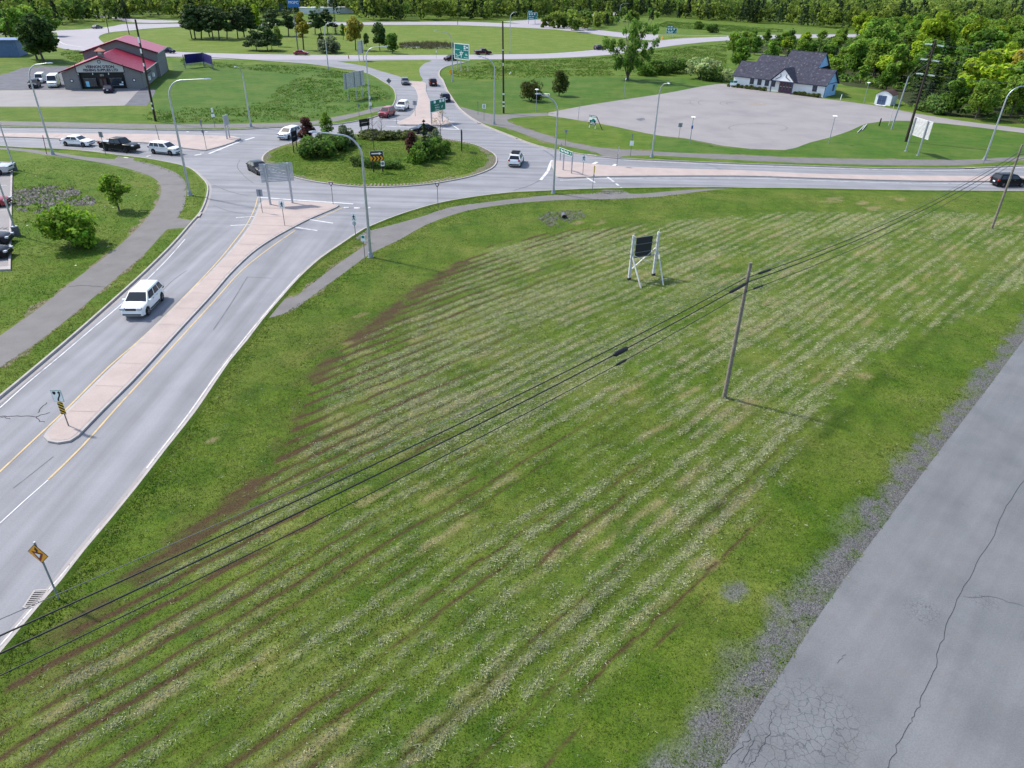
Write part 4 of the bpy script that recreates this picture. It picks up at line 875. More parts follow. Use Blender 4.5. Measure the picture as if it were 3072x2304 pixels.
def arrow(cx, cz, L, wd, ang, hw=None):
    hw = hw or wd * 2.4; P = [(-L / 2, -wd / 2), (L / 2 - hw, -wd / 2), (L / 2 - hw, -hw / 2), (L / 2, 0), (L / 2 - hw, hw / 2), (L / 2 - hw, wd / 2), (-L / 2, wd / 2)]
    c, s = math.cos(ang), math.sin(ang); return [(cx + x * c - z * s, cz + x * s + z * c) for x, z in P]
def circle(cx, cz, r, n=16): return [(cx + r * math.cos(2 * math.pi * i / n), cz + r * math.sin(2 * math.pi * i / n)) for i in range(n)]
def plate(name, poly, y0, y1, m, parent): return MB().plate(poly, y0, y1).build(name, MATS[m], parent)

def panel_sign(name, label, cat, posts, corners, m, post_r=.09, post_m='galv', back=False, planks=0, border=None, group=None, pm_h=None):
    f = Fr(posts[0], posts[-1]); o = thing(name, label, cat, f.loc, f.yaw, group)
    c = [f.at(p) for p in corners]; x0 = (c[0][0] + c[3][0]) / 2; x1 = (c[1][0] + c[2][0]) / 2; z1 = (c[0][1] + c[1][1]) / 2; z0 = (c[2][1] + c[3][1]) / 2
    yp = (post_r + .03) if back else -(post_r + .03)
    for p in posts:
        g = np.array(G(*p)) - f.o; px_, py_ = float(g @ f.x), 0.0
        ps = MB().tube([(px_, py_, 0), (px_, py_, z1 - .05)], post_r, 10).build('post', MATS[post_m], o, smooth=50)
        MB().box((px_, py_, .05), (post_r * 3.4, post_r * 3.4, .1)).build('post_base', MATS[post_m], ps)
    if planks:
        hgt_ = (z1 - z0) / planks
        for i in range(planks):
            za = z0 + i * hgt_ + .02; zb = z0 + (i + 1) * hgt_ - .02
            pl = MB(); pl.box(((x0 + x1) / 2, yp, (za + zb) / 2), (x1 - x0, .03, zb - za)); pl.box(((x0 + x1) / 2, yp - .03 if back else yp + .03, za + .03), (x1 - x0, .05, .05)); pl.build('plank', MATS[m], o)
    else:
        if border: plate('rim', rect(x0, x1, z0, z1), yp - .012, yp + .012, border, o); e = .05 * (z1 - z0) + .02; plate('panel', rect(x0 + e, x1 - e, z0 + e, z1 - e), yp - .02, yp - .013, m, o)
        else: plate('panel', rect(x0, x1, z0, z1), yp - .015, yp + .015, m, o)
    return o, x0, x1, z0, z1, yp
panel_sign('road_sign', 'large blank back of a ribbed sign on two posts on the near splitter island', 'road sign', [(812, 617), (878, 612)], [(776, 493), (876, 486), (883, 541), (785, 551)], 'galv', .13, back=True, planks=12)
panel_sign('road_sign', 'blank ribbed back of a sign on three posts on the grassy bank', 'road sign', [(1045, 301), (1068, 295), (1088, 291)], [(1030, 214), (1094, 217), (1095, 262), (1033, 262)], 'galv', .10, back=True, planks=7)
o, x0, x1, z0, z1, yp = panel_sign('road_sign', 'green direction sign for the PEI ferry on the northern splitter island', 'road sign', [(1295, 375), (1327, 367)], [(1286, 299), (1334, 294), (1335, 331), (1289, 337)], 'sign_green', .14, border='white_sign')
W_, H_ = x1 - x0, z1 - z0; yy = yp - .028
letters('PEI Ferry', x0 + W_ * .45, yy, z0 + H_ * .34, H_ * .17, 'white_sign', o); letters('Caribou', x0 + W_ * .42, yy, z0 + H_ * .16, H_ * .17, 'white_sign', o); plate('legend', rect(x0 + W_ * .28, x0 + W_ * .56, z0 + H_ * .50, z0 + H_ * .56), yy - .004, yy + .004, 'galv', o)
plate('arrow', arrow(x0 + W_ * .76, z0 + H_ * .34, H_ * .26, H_ * .05, math.radians(60)), yy - .004, yy + .004, 'white_sign', o)
for fx, s_, mm in ((.12, '', 'sign_teal'), (.30, '', 'white_sign'), (.66, '6', 'white_sign'), (.85, '', 'white_sign')):
    q = plate('route_shield', rect(x0 + W_ * (fx - .06), x0 + W_ * (fx + .06), z0 + H_ * .70, z0 + H_ * .90), yy - .004, yy + .004, mm, o)
    if s_: letters(s_, x0 + W_ * fx, yy - .008, z0 + H_ * .80, H_ * .15, 'sign_green', q)
o, x0, x1, z0, z1, yp = panel_sign('road_sign', 'tall green sign with a white roundabout diagram on three posts', 'road sign', [(1372, 210), (1386, 211), (1403, 214)], [(1363, 130), (1409, 131), (1409, 179), (1364, 178)], 'sign_teal', .13, border='white_sign')
W_, H_ = x1 - x0, z1 - z0; yy = yp - .028; cx, cz = x0 + W_ * .48, z0 + H_ * .36; dg = MB()
dg.plate(circle(cx, cz, H_ * .095), yy - .004, yy + .004)
for a, L in ((95, .20), (150, .19), (215, .2), (268, .25), (32, .22)):
    a = math.radians(a); ex, ez = cx + H_ * L * math.cos(a), cz + H_ * L * math.sin(a); nx, nz = -math.sin(a) * H_ * .022, math.cos(a) * H_ * .022
    dg.plate([(cx + nx, cz + nz), (cx - nx, cz - nz), (ex - nx, ez - nz), (ex + nx, ez + nz)], yy - .003, yy + .003)
q = dg.build('diagram', MATS['white_sign'], o); plate('diagram_centre', circle(cx, cz, H_ * .045), yy - .009, yy - .005, 'dark_sign', q)
for fx, fz, fw in ((.12, .61, .09), (.30, .60, .08), (.72, .60, .09), (.88, .595, .05), (.80, .36, .07), (.82, .29, .07), (.14, .30, .05), (.24, .24, .08), (.2, .13, .10), (.70, .14, .05), (.84, .135, .08)): plate('legend', rect(x0 + W_ * (fx - fw), x0 + W_ * (fx + fw), z0 + H_ * (fz - .014), z0 + H_ * (fz + .014)), yy - .004, yy + .004, 'white_sign', o)
for fx, fz, s_ in ((.70, .84, '4'), (.70, .71, '6'), (.86, .78, '8')):
    q = plate('route_shield', rect(x0 + W_ * (fx - .055), x0 + W_ * (fx + .055), z0 + H_ * (fz - .05), z0 + H_ * (fz + .05)), yy - .004, yy + .004, 'white_sign', o); letters(s_, x0 + W_ * fx, yy - .008, z0 + H_ * fz, H_ * .08, 'sign_green', q)
for posts, cor, tabc, lab, t1 in (([(1585, 72), (1605, 71)], [(1582, 38), (1611, 37), (1611, 59), (1582, 60)], [(1582, 31), (1597, 31), (1597, 37.5), (1582, 38)], 'distant green exit sign with a tab on the upper highway', 'Exit 24'), ([(2003, 112), (2019, 112)], [(1999, 84), (2030, 84), (2030, 102), (1998, 101)], [(2000, 76), (2020, 76), (2020, 83), (1999, 83)], 'distant green exit sign with a tab behind the big lone tree', 'Exit 23')):
    o, x0, x1, z0, z1, yp = panel_sign('road_sign', lab, 'road sign', posts, cor, 'sign_teal', .16, border='white_sign'); W_, H_ = x1 - x0, z1 - z0; yy = yp - .028
    f = Fr(posts[0], posts[-1]); a = f.at(tabc[3]); c = f.at(tabc[1]); plate('exit_tab', rect(x0, c[0], z1 + .03, max(c[1], z1 + .8)), yp - .02, yp + .01, 'sign_teal', o)
    zt = (z1 + max(c[1], z1 + .8)) / 2; tw = c[0] - x0
    for q0, q1, zz, hh in ((x0 + tw * .12, x0 + tw * .52, zt, .14), (x0 + tw * .62, x0 + tw * .86, zt, .2), (x0 + W_ * .1, x0 + W_ * .36, z0 + H_ * .44, .16), (x0 + W_ * .42, x0 + W_ * .66, z0 + H_ * .44, .16), (x0 + W_ * .16, x0 + W_ * .62, z0 + H_ * .2, .16)): plate('legend', rect(q0, q1, zz - hh, zz + hh), yy - .004, yy + .004, 'white_sign', o)
    plate('arrow', arrow(x0 + W_ * .87, z0 + H_ * .3, H_ * .34, H_ * .06, math.radians(50)), yy - .004, yy + .004, 'white_sign', o)
    for fx in (.2, .45, .72): plate('route_shield', rect(x0 + W_ * (fx - .06), x0 + W_ * (fx + .06), z0 + H_ * .66, z0 + H_ * .88), yy - .004, yy + .004, 'white_sign', o)
o, x0, x1, z0, z1, yp = panel_sign('road_sign', 'long green Pine Tree Rd sign on two posts on the right splitter island', 'road sign', [(1689, 513), (1714, 523)], [(1680, 442), (1719, 454), (1719, 470), (1681, 456)], 'sign_green', .10, border='white_sign')
W_, H_ = x1 - x0, z1 - z0; yy = yp - .028
letters('Pine Tree Rd', x0 + W_ * .43, yy, z0 + H_ * .5, min(H_ * .55, W_ * .165), 'white_sign', o, .012); plate('arrow', arrow(x0 + W_ * .87, z0 + H_ * .5, H_ * .55, H_ * .1, math.radians(60)), yy - .004, yy + .004, 'white_sign', o)
panel_sign('road_sign', 'pale highway sign seen almost edge-on beside the northwest ramp', 'road sign', [(1078, 184), (1091, 181)], [(1074, 129), (1089, 114), (1089, 160), (1075, 162)], 'galv', .13, back=True, planks=6)
panel_sign('chevron_sign', 'black sign seen from behind on two black posts on the central island', 'road sign', [(1086, 415), (1108, 411)], [(1079, 362), (1110, 360), (1110, 383), (1080, 385)], 'black_sign', .09, 'black_sign', back=True, planks=2)
# chevron board facing the viewer
o, x0, x1, z0, z1, yp = panel_sign('chevron_sign', 'black sign with a white arrow and orange chevrons on the central island', 'road sign', [(1122, 525), (1149, 524)], [(1110, 458), (1148, 459), (1151, 487), (1112, 487)], 'dark_sign', .09, 'creosote')
W_, H_ = x1 - x0, z1 - z0; yy = yp - .02; zm = z0 + H_ * .5
plate('upper_frame', rect(x0 - .03, x1 + .03, zm + .01, z1 + .03), yp - .012, yp - .004, 'white_sign', o); plate('upper_panel', rect(x0 + .02, x1 - .02, zm + .06, z1 - .02), yy, yy + .004, 'black_sign', o)
plate('arrow', arrow((x0 + x1) / 2, (zm + z1) / 2, W_ * .8, H_ * .12, 0, H_ * .3), yy - .008, yy - .004, 'white_sign', o)
plate('lower_panel', rect(x0, x1 + .08, z0, zm - .02), yy, yy + .004, 'sign_orange', o)
cv = MB(); hh = (zm - .02 - z0)
for i in range(4):
    cx = x0 + .1 + W_ * .27 * i; d = hh * .5; wv = W_ * .13
    for s_ in (-1, 1):
        zc = z0 + hh / 2; cv.plate([(cx, zc + s_ * d), (min(cx + wv, x1 + .08), zc + s_ * d), (min(cx + wv + d * .75, x1 + .08), zc), (min(cx + d * .75, x1 + .08), zc)], yy - .008, yy - .004)
cv.build('chevron', MATS['black_sign'], o)
f = Fr((1122, 525), (1149, 524)); a = f.at((1142, 488)); c = f.at((1154, 503)); q = plate('small_panel', rect(a[0], c[0], c[1], a[1]), yy - .004, yy + .004, 'white_sign', o); plate('symbol', circle((a[0] + c[0]) / 2, (a[1] + c[1]) / 2, .2), yy - .009, yy - .005, 'post_steel', q)
# edge-on chevron boards on the island
for (bx, by), ty, lab, yaw in (((888, 463), 398, 'black chevron board seen edge-on at the left of the central island', 80), ((1385, 459), 396, 'black chevron board seen edge-on at the right of the central island', 97)):
    H = hgt((bx, by), ty); o = thing('chevron_sign', lab, 'road sign', G(bx, by), math.radians(yaw), 'edge-on chevron boards')
    for s_ in (-.55, .55): MB().tube([(s_, 0, 0), (s_, 0, H)], .07, 8).build('post', MATS['creosote'], o)
    plate('upper_panel', rect(-.9, .9, H - .75, H), -.11, -.08, 'black_sign', o); plate('lower_panel', rect(-.9, .9, H - 1.5, H - .8), -.11, -.08, 'dark_sign', o)
# twin navy boards by the shop
for posts, cor, lab in (([(556, 205), (612, 199)], [(551, 162), (609, 159), (613, 184), (555, 192)], 'wide navy billboard back on posts right of the fishing shop'), ([(613, 199), (640, 210)], [(609, 159), (634, 166), (639, 194), (612, 184)], 'narrow navy billboard set at an angle to the wide one')):
    o, x0, x1, z0, z1, yp = panel_sign('billboard', lab, 'billboard', posts, cor, 'navy_board', .12, 'post_steel'); plate('ledge', rect(x0, x1, z0 - .35, z0 - .15), -.05, .05, 'galv_dull', o)
# white slatted board back
o, x0, x1, z0, z1, yp = panel_sign('sign_board', 'white slatted back of a roadside board on two posts near the tall pole', 'sign board', [(2717, 454), (2753, 467)], [(2742, 350), (2797, 365), (2783, 421), (2728, 403)], 'white_weathered', .12, 'galv', back=True, planks=15)
# far tall sign
f = thing('pylon_sign', 'tall pylon sign lettered MOPC rising above the pine grove', 'pylon sign', G(894.5, 152)); d = np.linalg.norm(np.array(f.location) - CO); H = hgt((894, 152), 20)
MB().tube([(0, 0, 0), (0, 0, H)], [.2, .15], 10).build('post', MATS['post_steel'], f); s_ = d / FPX
plate('panel', rect(-13 * s_, 16 * s_, H - 1 * s_, H + 26 * s_), -.2, .2, 'box_blue', f); letters('MOPC', 3 * s_, -.24, H + 9 * s_, 9 * s_, 'white_sign', f)

# single-post signs
def post_sign(base, ty, label, plates, yaw=0, m='post_steel', r=.035, group=None, name='road_sign', tilt=0):
    H = hgt(base, ty); o = thing(name, label, 'road sign', G(*base), math.radians(yaw), group); MB().tube([(0, 0, 0), (tilt * H, 0, H)], r, 8).build('post', MATS[m], o, smooth=50)
    y = -r - .012
    for kind, zc, w_, h_ in plates:
        zc = H - zc
        if kind == 'ped':
            q = plate('panel', rect(-w_, w_, zc - h_, zc + h_), y, y + .012, 'white_sign', o); k = h_ / .38; fig = MB()
            fig.plate(circle(.03 * k, zc + .27 * k, .055 * k, 10), y - .006, y - .002)
            for P in ([(-.06, .2), (.06, .2), (.05, -.02), (-.05, -.02)], [(-.05, 0), (.03, 0), (-.10, -.3), (-.16, -.28)], [(-.02, 0), (.06, 0), (.16, -.28), (.09, -.3)], [(-.05, .18), (-.04, .1), (-.17, -.02), (-.2, .03)], [(.04, .18), (.05, .1), (.17, .0), (.19, .06)]):
                fig.plate([(a * k, zc + b * k) for a, b in P], y - .006, y - .002)
            fig.build('pictogram', MATS['black_sign'], q)
        elif kind == 'round':
            q = plate('ring', circle(0, zc, w_), y, y + .012, 'sign_teal', o); plate('disc', circle(0, zc, w_ * .72), y - .006, y - .002, 'white_sign', q); plate('symbol', rect(-.05, .05, zc - w_ * .5, zc + w_ * .5), y - .011, y - .007, 'dark_sign', q)
        elif kind == 'yield':
            q = plate('rim', [(-w_, zc + h_), (w_, zc + h_), (0, zc - h_)][::-1], y, y + .012, 'white_sign', o)
            plate('border', [(-w_ * .88, zc + h_ * .86), (w_ * .88, zc + h_ * .86), (0, zc - h_ * .8)][::-1], y - .006, y - .002, 'sign_red', q); plate('centre', [(-w_ * .45, zc + h_ * .6), (w_ * .45, zc + h_ * .6), (0, zc - h_ * .3)][::-1], y - .012, y - .008, 'white_sign', q)
        elif kind == 'back': plate('panel', rect(-w_, w_, zc - h_, zc + h_), -y - .012, -y, 'galv_dull', o)
        elif kind == 'yback': plate('panel', [(-w_, zc + h_), (w_, zc + h_), (0, zc - h_)], -y - .012, -y, 'galv_dull', o)
        elif kind == 'white': plate('panel', rect(-w_, w_, zc - h_, zc + h_), y, y + .012, 'white_sign', o)
        elif kind == 'teal':
            q = plate('panel', rect(-w_, w_, zc - h_, zc + h_), y, y + .012, 'white_sign', o); plate('symbol', rect(-w_ * .7, w_ * .7, zc, zc + h_ * .8), y - .006, y - .002, 'sign_teal', q)
        elif kind == 'diaback': plate('panel', [(0, zc - h_), (w_, zc), (0, zc + h_), (-w_, zc)], -y - .012, -y, 'post_steel', o)
        elif kind == 'diamond': plate('panel', [(0, zc - h_), (w_, zc), (0, zc + h_), (-w_, zc)], y, y + .012, 'sign_orange', o)
        elif kind == 'yellow': plate('panel', rect(-w_, w_, zc - h_, zc + h_), y, y + .012, 'sign_yellow', o)
        elif kind == 'keepright':
            q = plate('rim', rect(-w_, w_, zc - h_, zc + h_), y, y + .012, 'sign_teal', o); plate('face', rect(-w_ * .93, w_ * .93, zc - h_ * .94, zc + h_ * .94), y - .006, y - .002, 'white_sign', q)
            plate('pictogram', [(-.22, zc + .3), (-.22, zc + .16), (-.14, zc + .08), (-.04, zc + .16), (-.04, zc + .3)][::-1], y - .012, y - .008, 'black_sign', q); ar = MB(); P = [(-.02, -.34), (.0, -.2), (.09, -.05), (.16, .08), (.16, .2)]
            for (a, b), (c, d_) in zip(P, P[1:]): ar.plate([(a - .045, zc + b), (a + .045, zc + b), (c + .045, zc + d_), (c - .045, zc + d_)], y - .012, y - .008)
            ar.plate([(.05, zc + .2), (.27, zc + .2), (.16, zc + .34)], y - .012, y - .008); ar.build('pictogram', MATS['black_sign'], q)
        elif kind == 'hazard':
            q = plate('panel', rect(-w_, w_, zc - h_, zc + h_), y, y + .012, 'sign_yellow', o); hz = MB(); n = 4; st_ = 2 * h_ / n
            for i in range(n + 1):
                a = zc - h_ + st_ * i; z_ = lambda v: max(zc - h_, min(zc + h_, v)); hz.plate([(-w_, z_(a + .02)), (w_, z_(a - .16)), (w_, z_(a - .04)), (-w_, z_(a + .14))], y - .006, y - .002)
            hz.build('stripe', MATS['black_sign'], q)
        elif kind == 'yieldahead':
            q = plate('rim', [(0, zc - h_), (w_, zc), (0, zc + h_), (-w_, zc)], y, y + .012, 'black_sign', o); k = .94; plate('face', [(0, zc - h_ * k), (w_ * k, zc), (0, zc + h_ * k), (-w_ * k, zc)], y - .006, y - .002, 'sign_orange', q)
            plate('arrow', arrow(0, zc + h_ * .48, .3, .09, math.pi / 2, .2), y - .012, y - .008, 'black_sign', q); T = lambda s: [(-.26 * s, zc + .06 - .02 + .0), (.26 * s, zc + .06 - .02), (0, zc - .42 * s)][::-1]
            plate('triangle', [(-.30, zc + .1), (.30, zc + .1), (0, zc - .42)][::-1], y - .012, y - .008, 'sign_red', q); plate('triangle_centre', [(-.15, zc + .02), (.15, zc + .02), (0, zc - .22)][::-1], y - .018, y - .014, 'white_sign', q)
    return o
post_sign((208, 1283), 1170, 'keep-right sign over a black and yellow hazard plate at the median nose', [('keepright', .38, .3, .38), ('hazard', 1.22, .16, .42)], 0)
post_sign((177, 1797), 1626, 'orange diamond yield-ahead sign on a steel post at lower left', [('yieldahead', .62, .53, .53)], -15, 'galv_dull', .04)
post_sign((1000, 616), 545, 'yield sign at the tip of the near splitter island', [('yield', .33, .38, .33)], 0)
post_sign((1314, 622), 548, 'yield sign on the verge by the near footpath', [('yield', .33, .38, .33)], -15)
post_sign((855, 680), 603, 'white pedestrian sign standing on the near splitter island', [('ped', .38, .31, .38)], -5)
post_sign((1068, 720), 641, 'white pedestrian sign over a round green plate by the near crossing', [('ped', .38, .28, .38), ('round', 1.0, .2, .2)], -12)
post_sign((1096, 787), 705, 'small white and teal plate on a post at the foot of the nearest street light', [('teal', .3, .2, .3)], -10)
post_sign((1748, 527), 465, 'white pedestrian sign on the right splitter island', [('ped', .42, .31, .42)], -10)
post_sign((1777, 574), 497, 'narrow yellow-white sign over a round teal plate at the right crossing', [('yellow', .5, .15, .45), ('round', 1.3, .22, .22)], 55)
post_sign((1452, 362), 312, 'white pedestrian sign by the northern footpath crossing', [('ped', .4, .34, .4)], 0)
post_sign((1434, 344), 304, 'thin grey post with a small edge-on plate at the northern footpath', [('back', .3, .1, .3)], 70)
post_sign((788, 641), 568, 'grey sign back on a post at the left tip of the near splitter island', [('back', .4, .33, .38)], 0)
post_sign((318, 466), 395, 'grey sign back leaning over the black pickup', [('back', .4, .33, .38)], -10)
post_sign((620, 450), 390, 'edge-on yield sign at the right end of the left splitter island', [('yback', .35, .4, .33)], 70)
post_sign((611, 411), 359, 'slim edge-on sign post with a white foot plate on the left splitter island', [('back', .5, .16, .5)], 80)
post_sign((645, 383), 324, 'small white sign post on the verge below the grassy bank', [('white', .35, .16, .35), ('white', 1.2, .3, .25)], 50)
post_sign((1246, 351), 302, 'bluish square sign back on the northern splitter island', [('back', .42, .38, .4)], 0)
post_sign((1190, 373), 327, 'edge-on yield sign where the northwest ramp meets the ring', [('yback', .35, .4, .33)], 75)
post_sign((1078, 351), 311, 'thin steel sign post left of the northwest footpath crossing', [('back', .35, .22, .3)], 60)
post_sign((1113, 341), 285, 'thin steel post with two small white plates by the northwest footpath', [('white', .4, .1, .3), ('white', 1.6, .3, .3)], 40)
post_sign((1168, 269), 234, 'dark diamond sign back on the outside of the northwest ramp', [('diaback', .62, .62, .62)], 0)
post_sign((1352, 224), 208, 'small orange diamond sign beside the northern exit ramp', [('diamond', .62, .62, .62)], -20)
post_sign((1696, 437), 390, 'small dark yield sign back on the right-hand footpath', [('yback', .35, .35, .33)], 0)
post_sign((1891, 469), 401, 'thin post with a white plate below the empty car park', [('white', 1.4, .3, .35), ('back', .4, .08, .4)], 0)
post_sign((1850, 501), 440, 'edge-on pale sign post on the right splitter island', [('white', .5, .22, .5)], 78)
post_sign((2036, 415), 369, 'small grey sign back at the edge of the empty car park', [('back', .35, .34, .34)], 0)
post_sign((1734, 359), 320, 'leaning white and black striped post at the car park entrance', [('white', .45, .16, .45)], 55, tilt=.12)
post_sign((1457, 181), 154, 'thin dark sign post at the top of the northern exit ramp', [('back', .3, .15, .3)], 70)
post_sign((1309, 175), 152, 'thin white sign post between the two northern ramps', [('white', .3, .2, .3)], 60)
post_sign((2950, 492), 440, 'faint thin twin-plate sign post beside the right-hand street light', [('white', .5, .1, .35)], 60)
# thick metal post pair on the left splitter island
o = thing('road_sign', 'thick silver edge-on sign on a stout post on the left splitter island', 'road sign', G(682, 419), math.radians(86)); H = hgt((682, 419), 347)
MB().tube([(0, 0, 0), (0, 0, H)], .12, 10).build('post', MATS['galv'], o, smooth=50); MB().tube([(.9, 0, 0), (.9, 0, H)], .12, 10).build('post', MATS['galv'], o, smooth=50); plate('panel', rect(-.4, 1.3, H - 1.5, H), -.17, -.13, 'galv', o)

# FOR SALE board
o, x0, x1, z0, z1, yp = panel_sign('sale_board', 'white and black FOR SALE board with a picture of a truck', 'sign board', [(1768, 382), (1786, 385)], [(1768, 345), (1790, 350), (1789, 375), (1768, 371)], 'white_sign', .05, 'white_paint')
W_, H_ = x1 - x0, z1 - z0; yy = yp - .022
plate('header', rect(x0, x1, z1 - H_ * .14, z1 + H_ * .05), yy - .004, yy + .004, 'black_sign', o); plate('footer', rect(x0, x1, z0 - H_ * .06, z0 + H_ * .22), yy - .004, yy + .004, 'black_sign', o)
letters('FOR SALE', (x0 + x1) / 2, yy - .012, z0 + H_ * .08, H_ * .2, 'white_sign', o, .01); plate('legend', rect(x0 + W_ * .04, x0 + W_ * .3, z1 - H_ * .09, z1 + H_ * .0), yy - .010, yy - .006, 'white_sign', o); plate('legend', rect(x0 + W_ * .36, x0 + W_ * .95, z1 - H_ * .09, z1 + H_ * .0), yy - .010, yy - .006, 'white_sign', o)
plate('picture', [(x0 + W_ * .1, z0 + H_ * .3), (x1 - W_ * .05, z0 + H_ * .3), (x1 - W_ * .05, z0 + H_ * .5), (x0 + W_ * .7, z0 + H_ * .68), (x0 + W_ * .45, z0 + H_ * .66), (x0 + W_ * .4, z0 + H_ * .5), (x0 + W_ * .1, z0 + H_ * .48)], yy - .004, yy + .004, 'sign_teal', o)
for fx in (.22, .8): plate('picture', circle(x0 + W_ * fx, z0 + H_ * .34, H_ * .11), yy - .010, yy - .006, 'black_sign', o)
f = Fr((1768, 382), (1786, 385)); e = np.array(G(1807, 390)) - f.o; MB().bar((x1, 0, z1 - .1), (float(e @ f.x), float(e @ f.y), 0), .1, .1).build('prop', MATS['creosote'], o)

# empty timber frame sign in the field
o = thing('frame_sign', 'weathered white timber frame holding a black panel in the field', 'sign frame', G(1885, 841), 0); f = Fr((1885, 841), (1958, 828)); o.rotation_euler.z = f.yaw
def loc(px, y=0.0): x_, z_ = f.at(px, y); return (x_, y, z_)
pL = f.at((1899, 706)); pR = f.at((1973, 696)); Hf = (pL[1] + pR[1]) / 2; LL = f.L
for x_ in (0, LL):
    MB().bar((x_, 0, 0), (x_, 0, Hf), .13, .13).build('post', MATS['silver_wood'], o); MB().bar((x_ + .16, .02, 0), (x_ + .16, .02, Hf - .1), .1, .1).build('post', MATS['silver_wood'], o); MB().tube([(x_ + .07, 0, Hf), (x_ + .07, 0, Hf + .18)], .03, 6).build('finial', MATS['silver_wood'], o)
    MB().box((x_ + .07, 0, .12), (.3, .2, .25)).build('foot', MATS['creosote'], o)
for px_, xs in (((1923, 866), 0.05), ((1990, 856), LL + .2)):
    e = np.array(G(*px_)) - f.o; MB().bar((xs, -.12, Hf * .55), (float(e @ f.x), float(e @ f.y), 0), .09, .09).build('brace', MATS['silver_wood'], o)
for (za, zb) in ((.60, .22), (.22, .60)): MB().bar((.1, -.02 if za > zb else .1, Hf * za * .95), (LL, -.02 if za > zb else .1, Hf * zb * .95 + .3), .1, .05).build('cross_brace', MATS['silver_wood'], o)
for zf in (.50, .60, .78, .93): MB().bar((-.15, .05, Hf * zf), (LL + .1, .05, Hf * zf), .05, .05).build('rail', MATS['post_steel'], o)
plate('panel', rect(LL * .17, LL * .82, Hf * .48, Hf * .92), .08, .11, 'dark_sign', o)
# road barrels far off, culvert pipe, lying poles, picnic table
for p_, lab in (((1628, 70), 'orange barrel at the nose of the far exit ramp'), ((1987, 118), 'orange barrel at the nose of the grass strip behind the lone tree')):
    o = thing('traffic_barrel', lab, 'barrel', G(*p_)); MB().tube([(0, 0, 0), (0, 0, .15), (0, 0, 1.1)], [.5, .36, .28], 10).build('drum', MATS['sign_orange'], o); MB().tube([(0, 0, .6), (0, 0, .75)], [.34, .33], 10).build('stripe', MATS['white_sign'], o)
c = G(1692, 655); o = thing('culvert_pipe', 'dark round culvert mouth among the stones in the field', 'pipe', c, math.radians(-90)); MB().tube([(.25, 0, .22), (-1.2, 0, .12)], .27, 16, cap=False).build('pipe', MATS['gravel_lot'], o); MB().tube([(.05, 0, .22), (0, 0, .22)], .25, 16).build('opening', MATS['black_sign'], o)
for a, b_, lab in (((2572, 399), (2607, 365), 'long pale timber pole lying on the car park edge'), ((2586, 392), (2609, 364), 'shorter pale timber pole lying beside the long one')):
    p, q = G(*a), G(*b_); v = q - p; tag(MB().tube([(p.x, p.y, .1), (p.x + v.x * .55, p.y + v.y * .55, .16)], .09, 6).build('timber_pole', MATS['silver_wood']), lab, 'timber pole')
o = thing('picnic_table', 'small wooden picnic table on the lawn between two bushes', 'picnic table', G(1636, 292), math.radians(-10))
MB().box((0, 0, .75), (1.9, .75, .06)).build('table_top', MATS['silver_wood'], o)
for s_ in (-1, 1): MB().box((0, s_ * .7, .45), (1.9, .28, .05)).build('seat', MATS['silver_wood'], o)
for s_ in (-1, 1):
    for k in (-1, 1): MB().bar((s_ * .7, k * .6, 0), (s_ * .7, k * .15, .74), .1, .06).build('leg', MATS['bark'], o)

# ================================================================== VEHICLES
KIND = dict(
    sedan=dict(L=4.6, W=1.80, H=1.44, r=.33, ax=(.19, .81), low=.22, prof=[(0, .40), (-.005, .62), (.01, .88), (.05, .98), (.16, 1.00), (.30, .95), (.68, .95), (.74, .95), (.88, .86), (.965, .74), (.995, .58), (1.0, .38), (.985, .24)], gb=(.10, .735), gr=(.29, .555), belt=.95, gw=.66),
    suv=dict(L=4.55, W=1.84, H=1.69, r=.36, ax=(.185, .81), low=.26, prof=[(.0, .42), (-.005, .65), (.005, 1.0), (.02, 1.08), (.10, 1.09), (.3, 1.06), (.70, 1.06), (.75, 1.07), (.88, 1.0), (.95, .90), (.985, .72), (1.0, .5), (.985, .28)], gb=(.015, .765), gr=(.095, .575), belt=1.06, gw=.67),
    pickup=dict(L=5.85, W=2.0, H=1.92, r=.41, ax=(.20, .80), low=.36, prof=[(.0, .55), (-.002, .8), (.0, 1.18), (.01, 1.24), (.32, 1.24), (.34, 1.20), (.66, 1.20), (.72, 1.20), (.92, 1.14), (.98, 1.05), (1.0, .8), (1.0, .5), (.985, .38)], gb=(.335, .735), gr=(.365, .62), belt=1.20, gw=.76),
    van=dict(L=5.8, W=2.05, H=2.5, r=.36, ax=(.2, .83), low=.28, prof=[(.0, .45), (-.002, .8), (.0, 1.3), (.01, 1.5), (.3, 1.5), (.6, 1.45), (.76, 1.40), (.84, 1.30), (.93, 1.12), (.985, .92), (1.0, .7), (1.0, .45), (.985, .3)], gb=(.005, .845), gr=(.015, .70), belt=1.42, gw=.88),
    hatch=dict(L=4.2, W=1.78, H=1.5, r=.33, ax=(.18, .81), low=.22, prof=[(.0, .4), (-.005, .62), (.01, .92), (.03, .98), (.1, .99), (.3, .96), (.68, .96), (.74, .96), (.89, .86), (.97, .74), (.998, .56), (1.0, .38), (.985, .24)], gb=(.03, .745), gr=(.13, .56), belt=.96, gw=.67))
CARG = 'vehicles on the roads and lots'
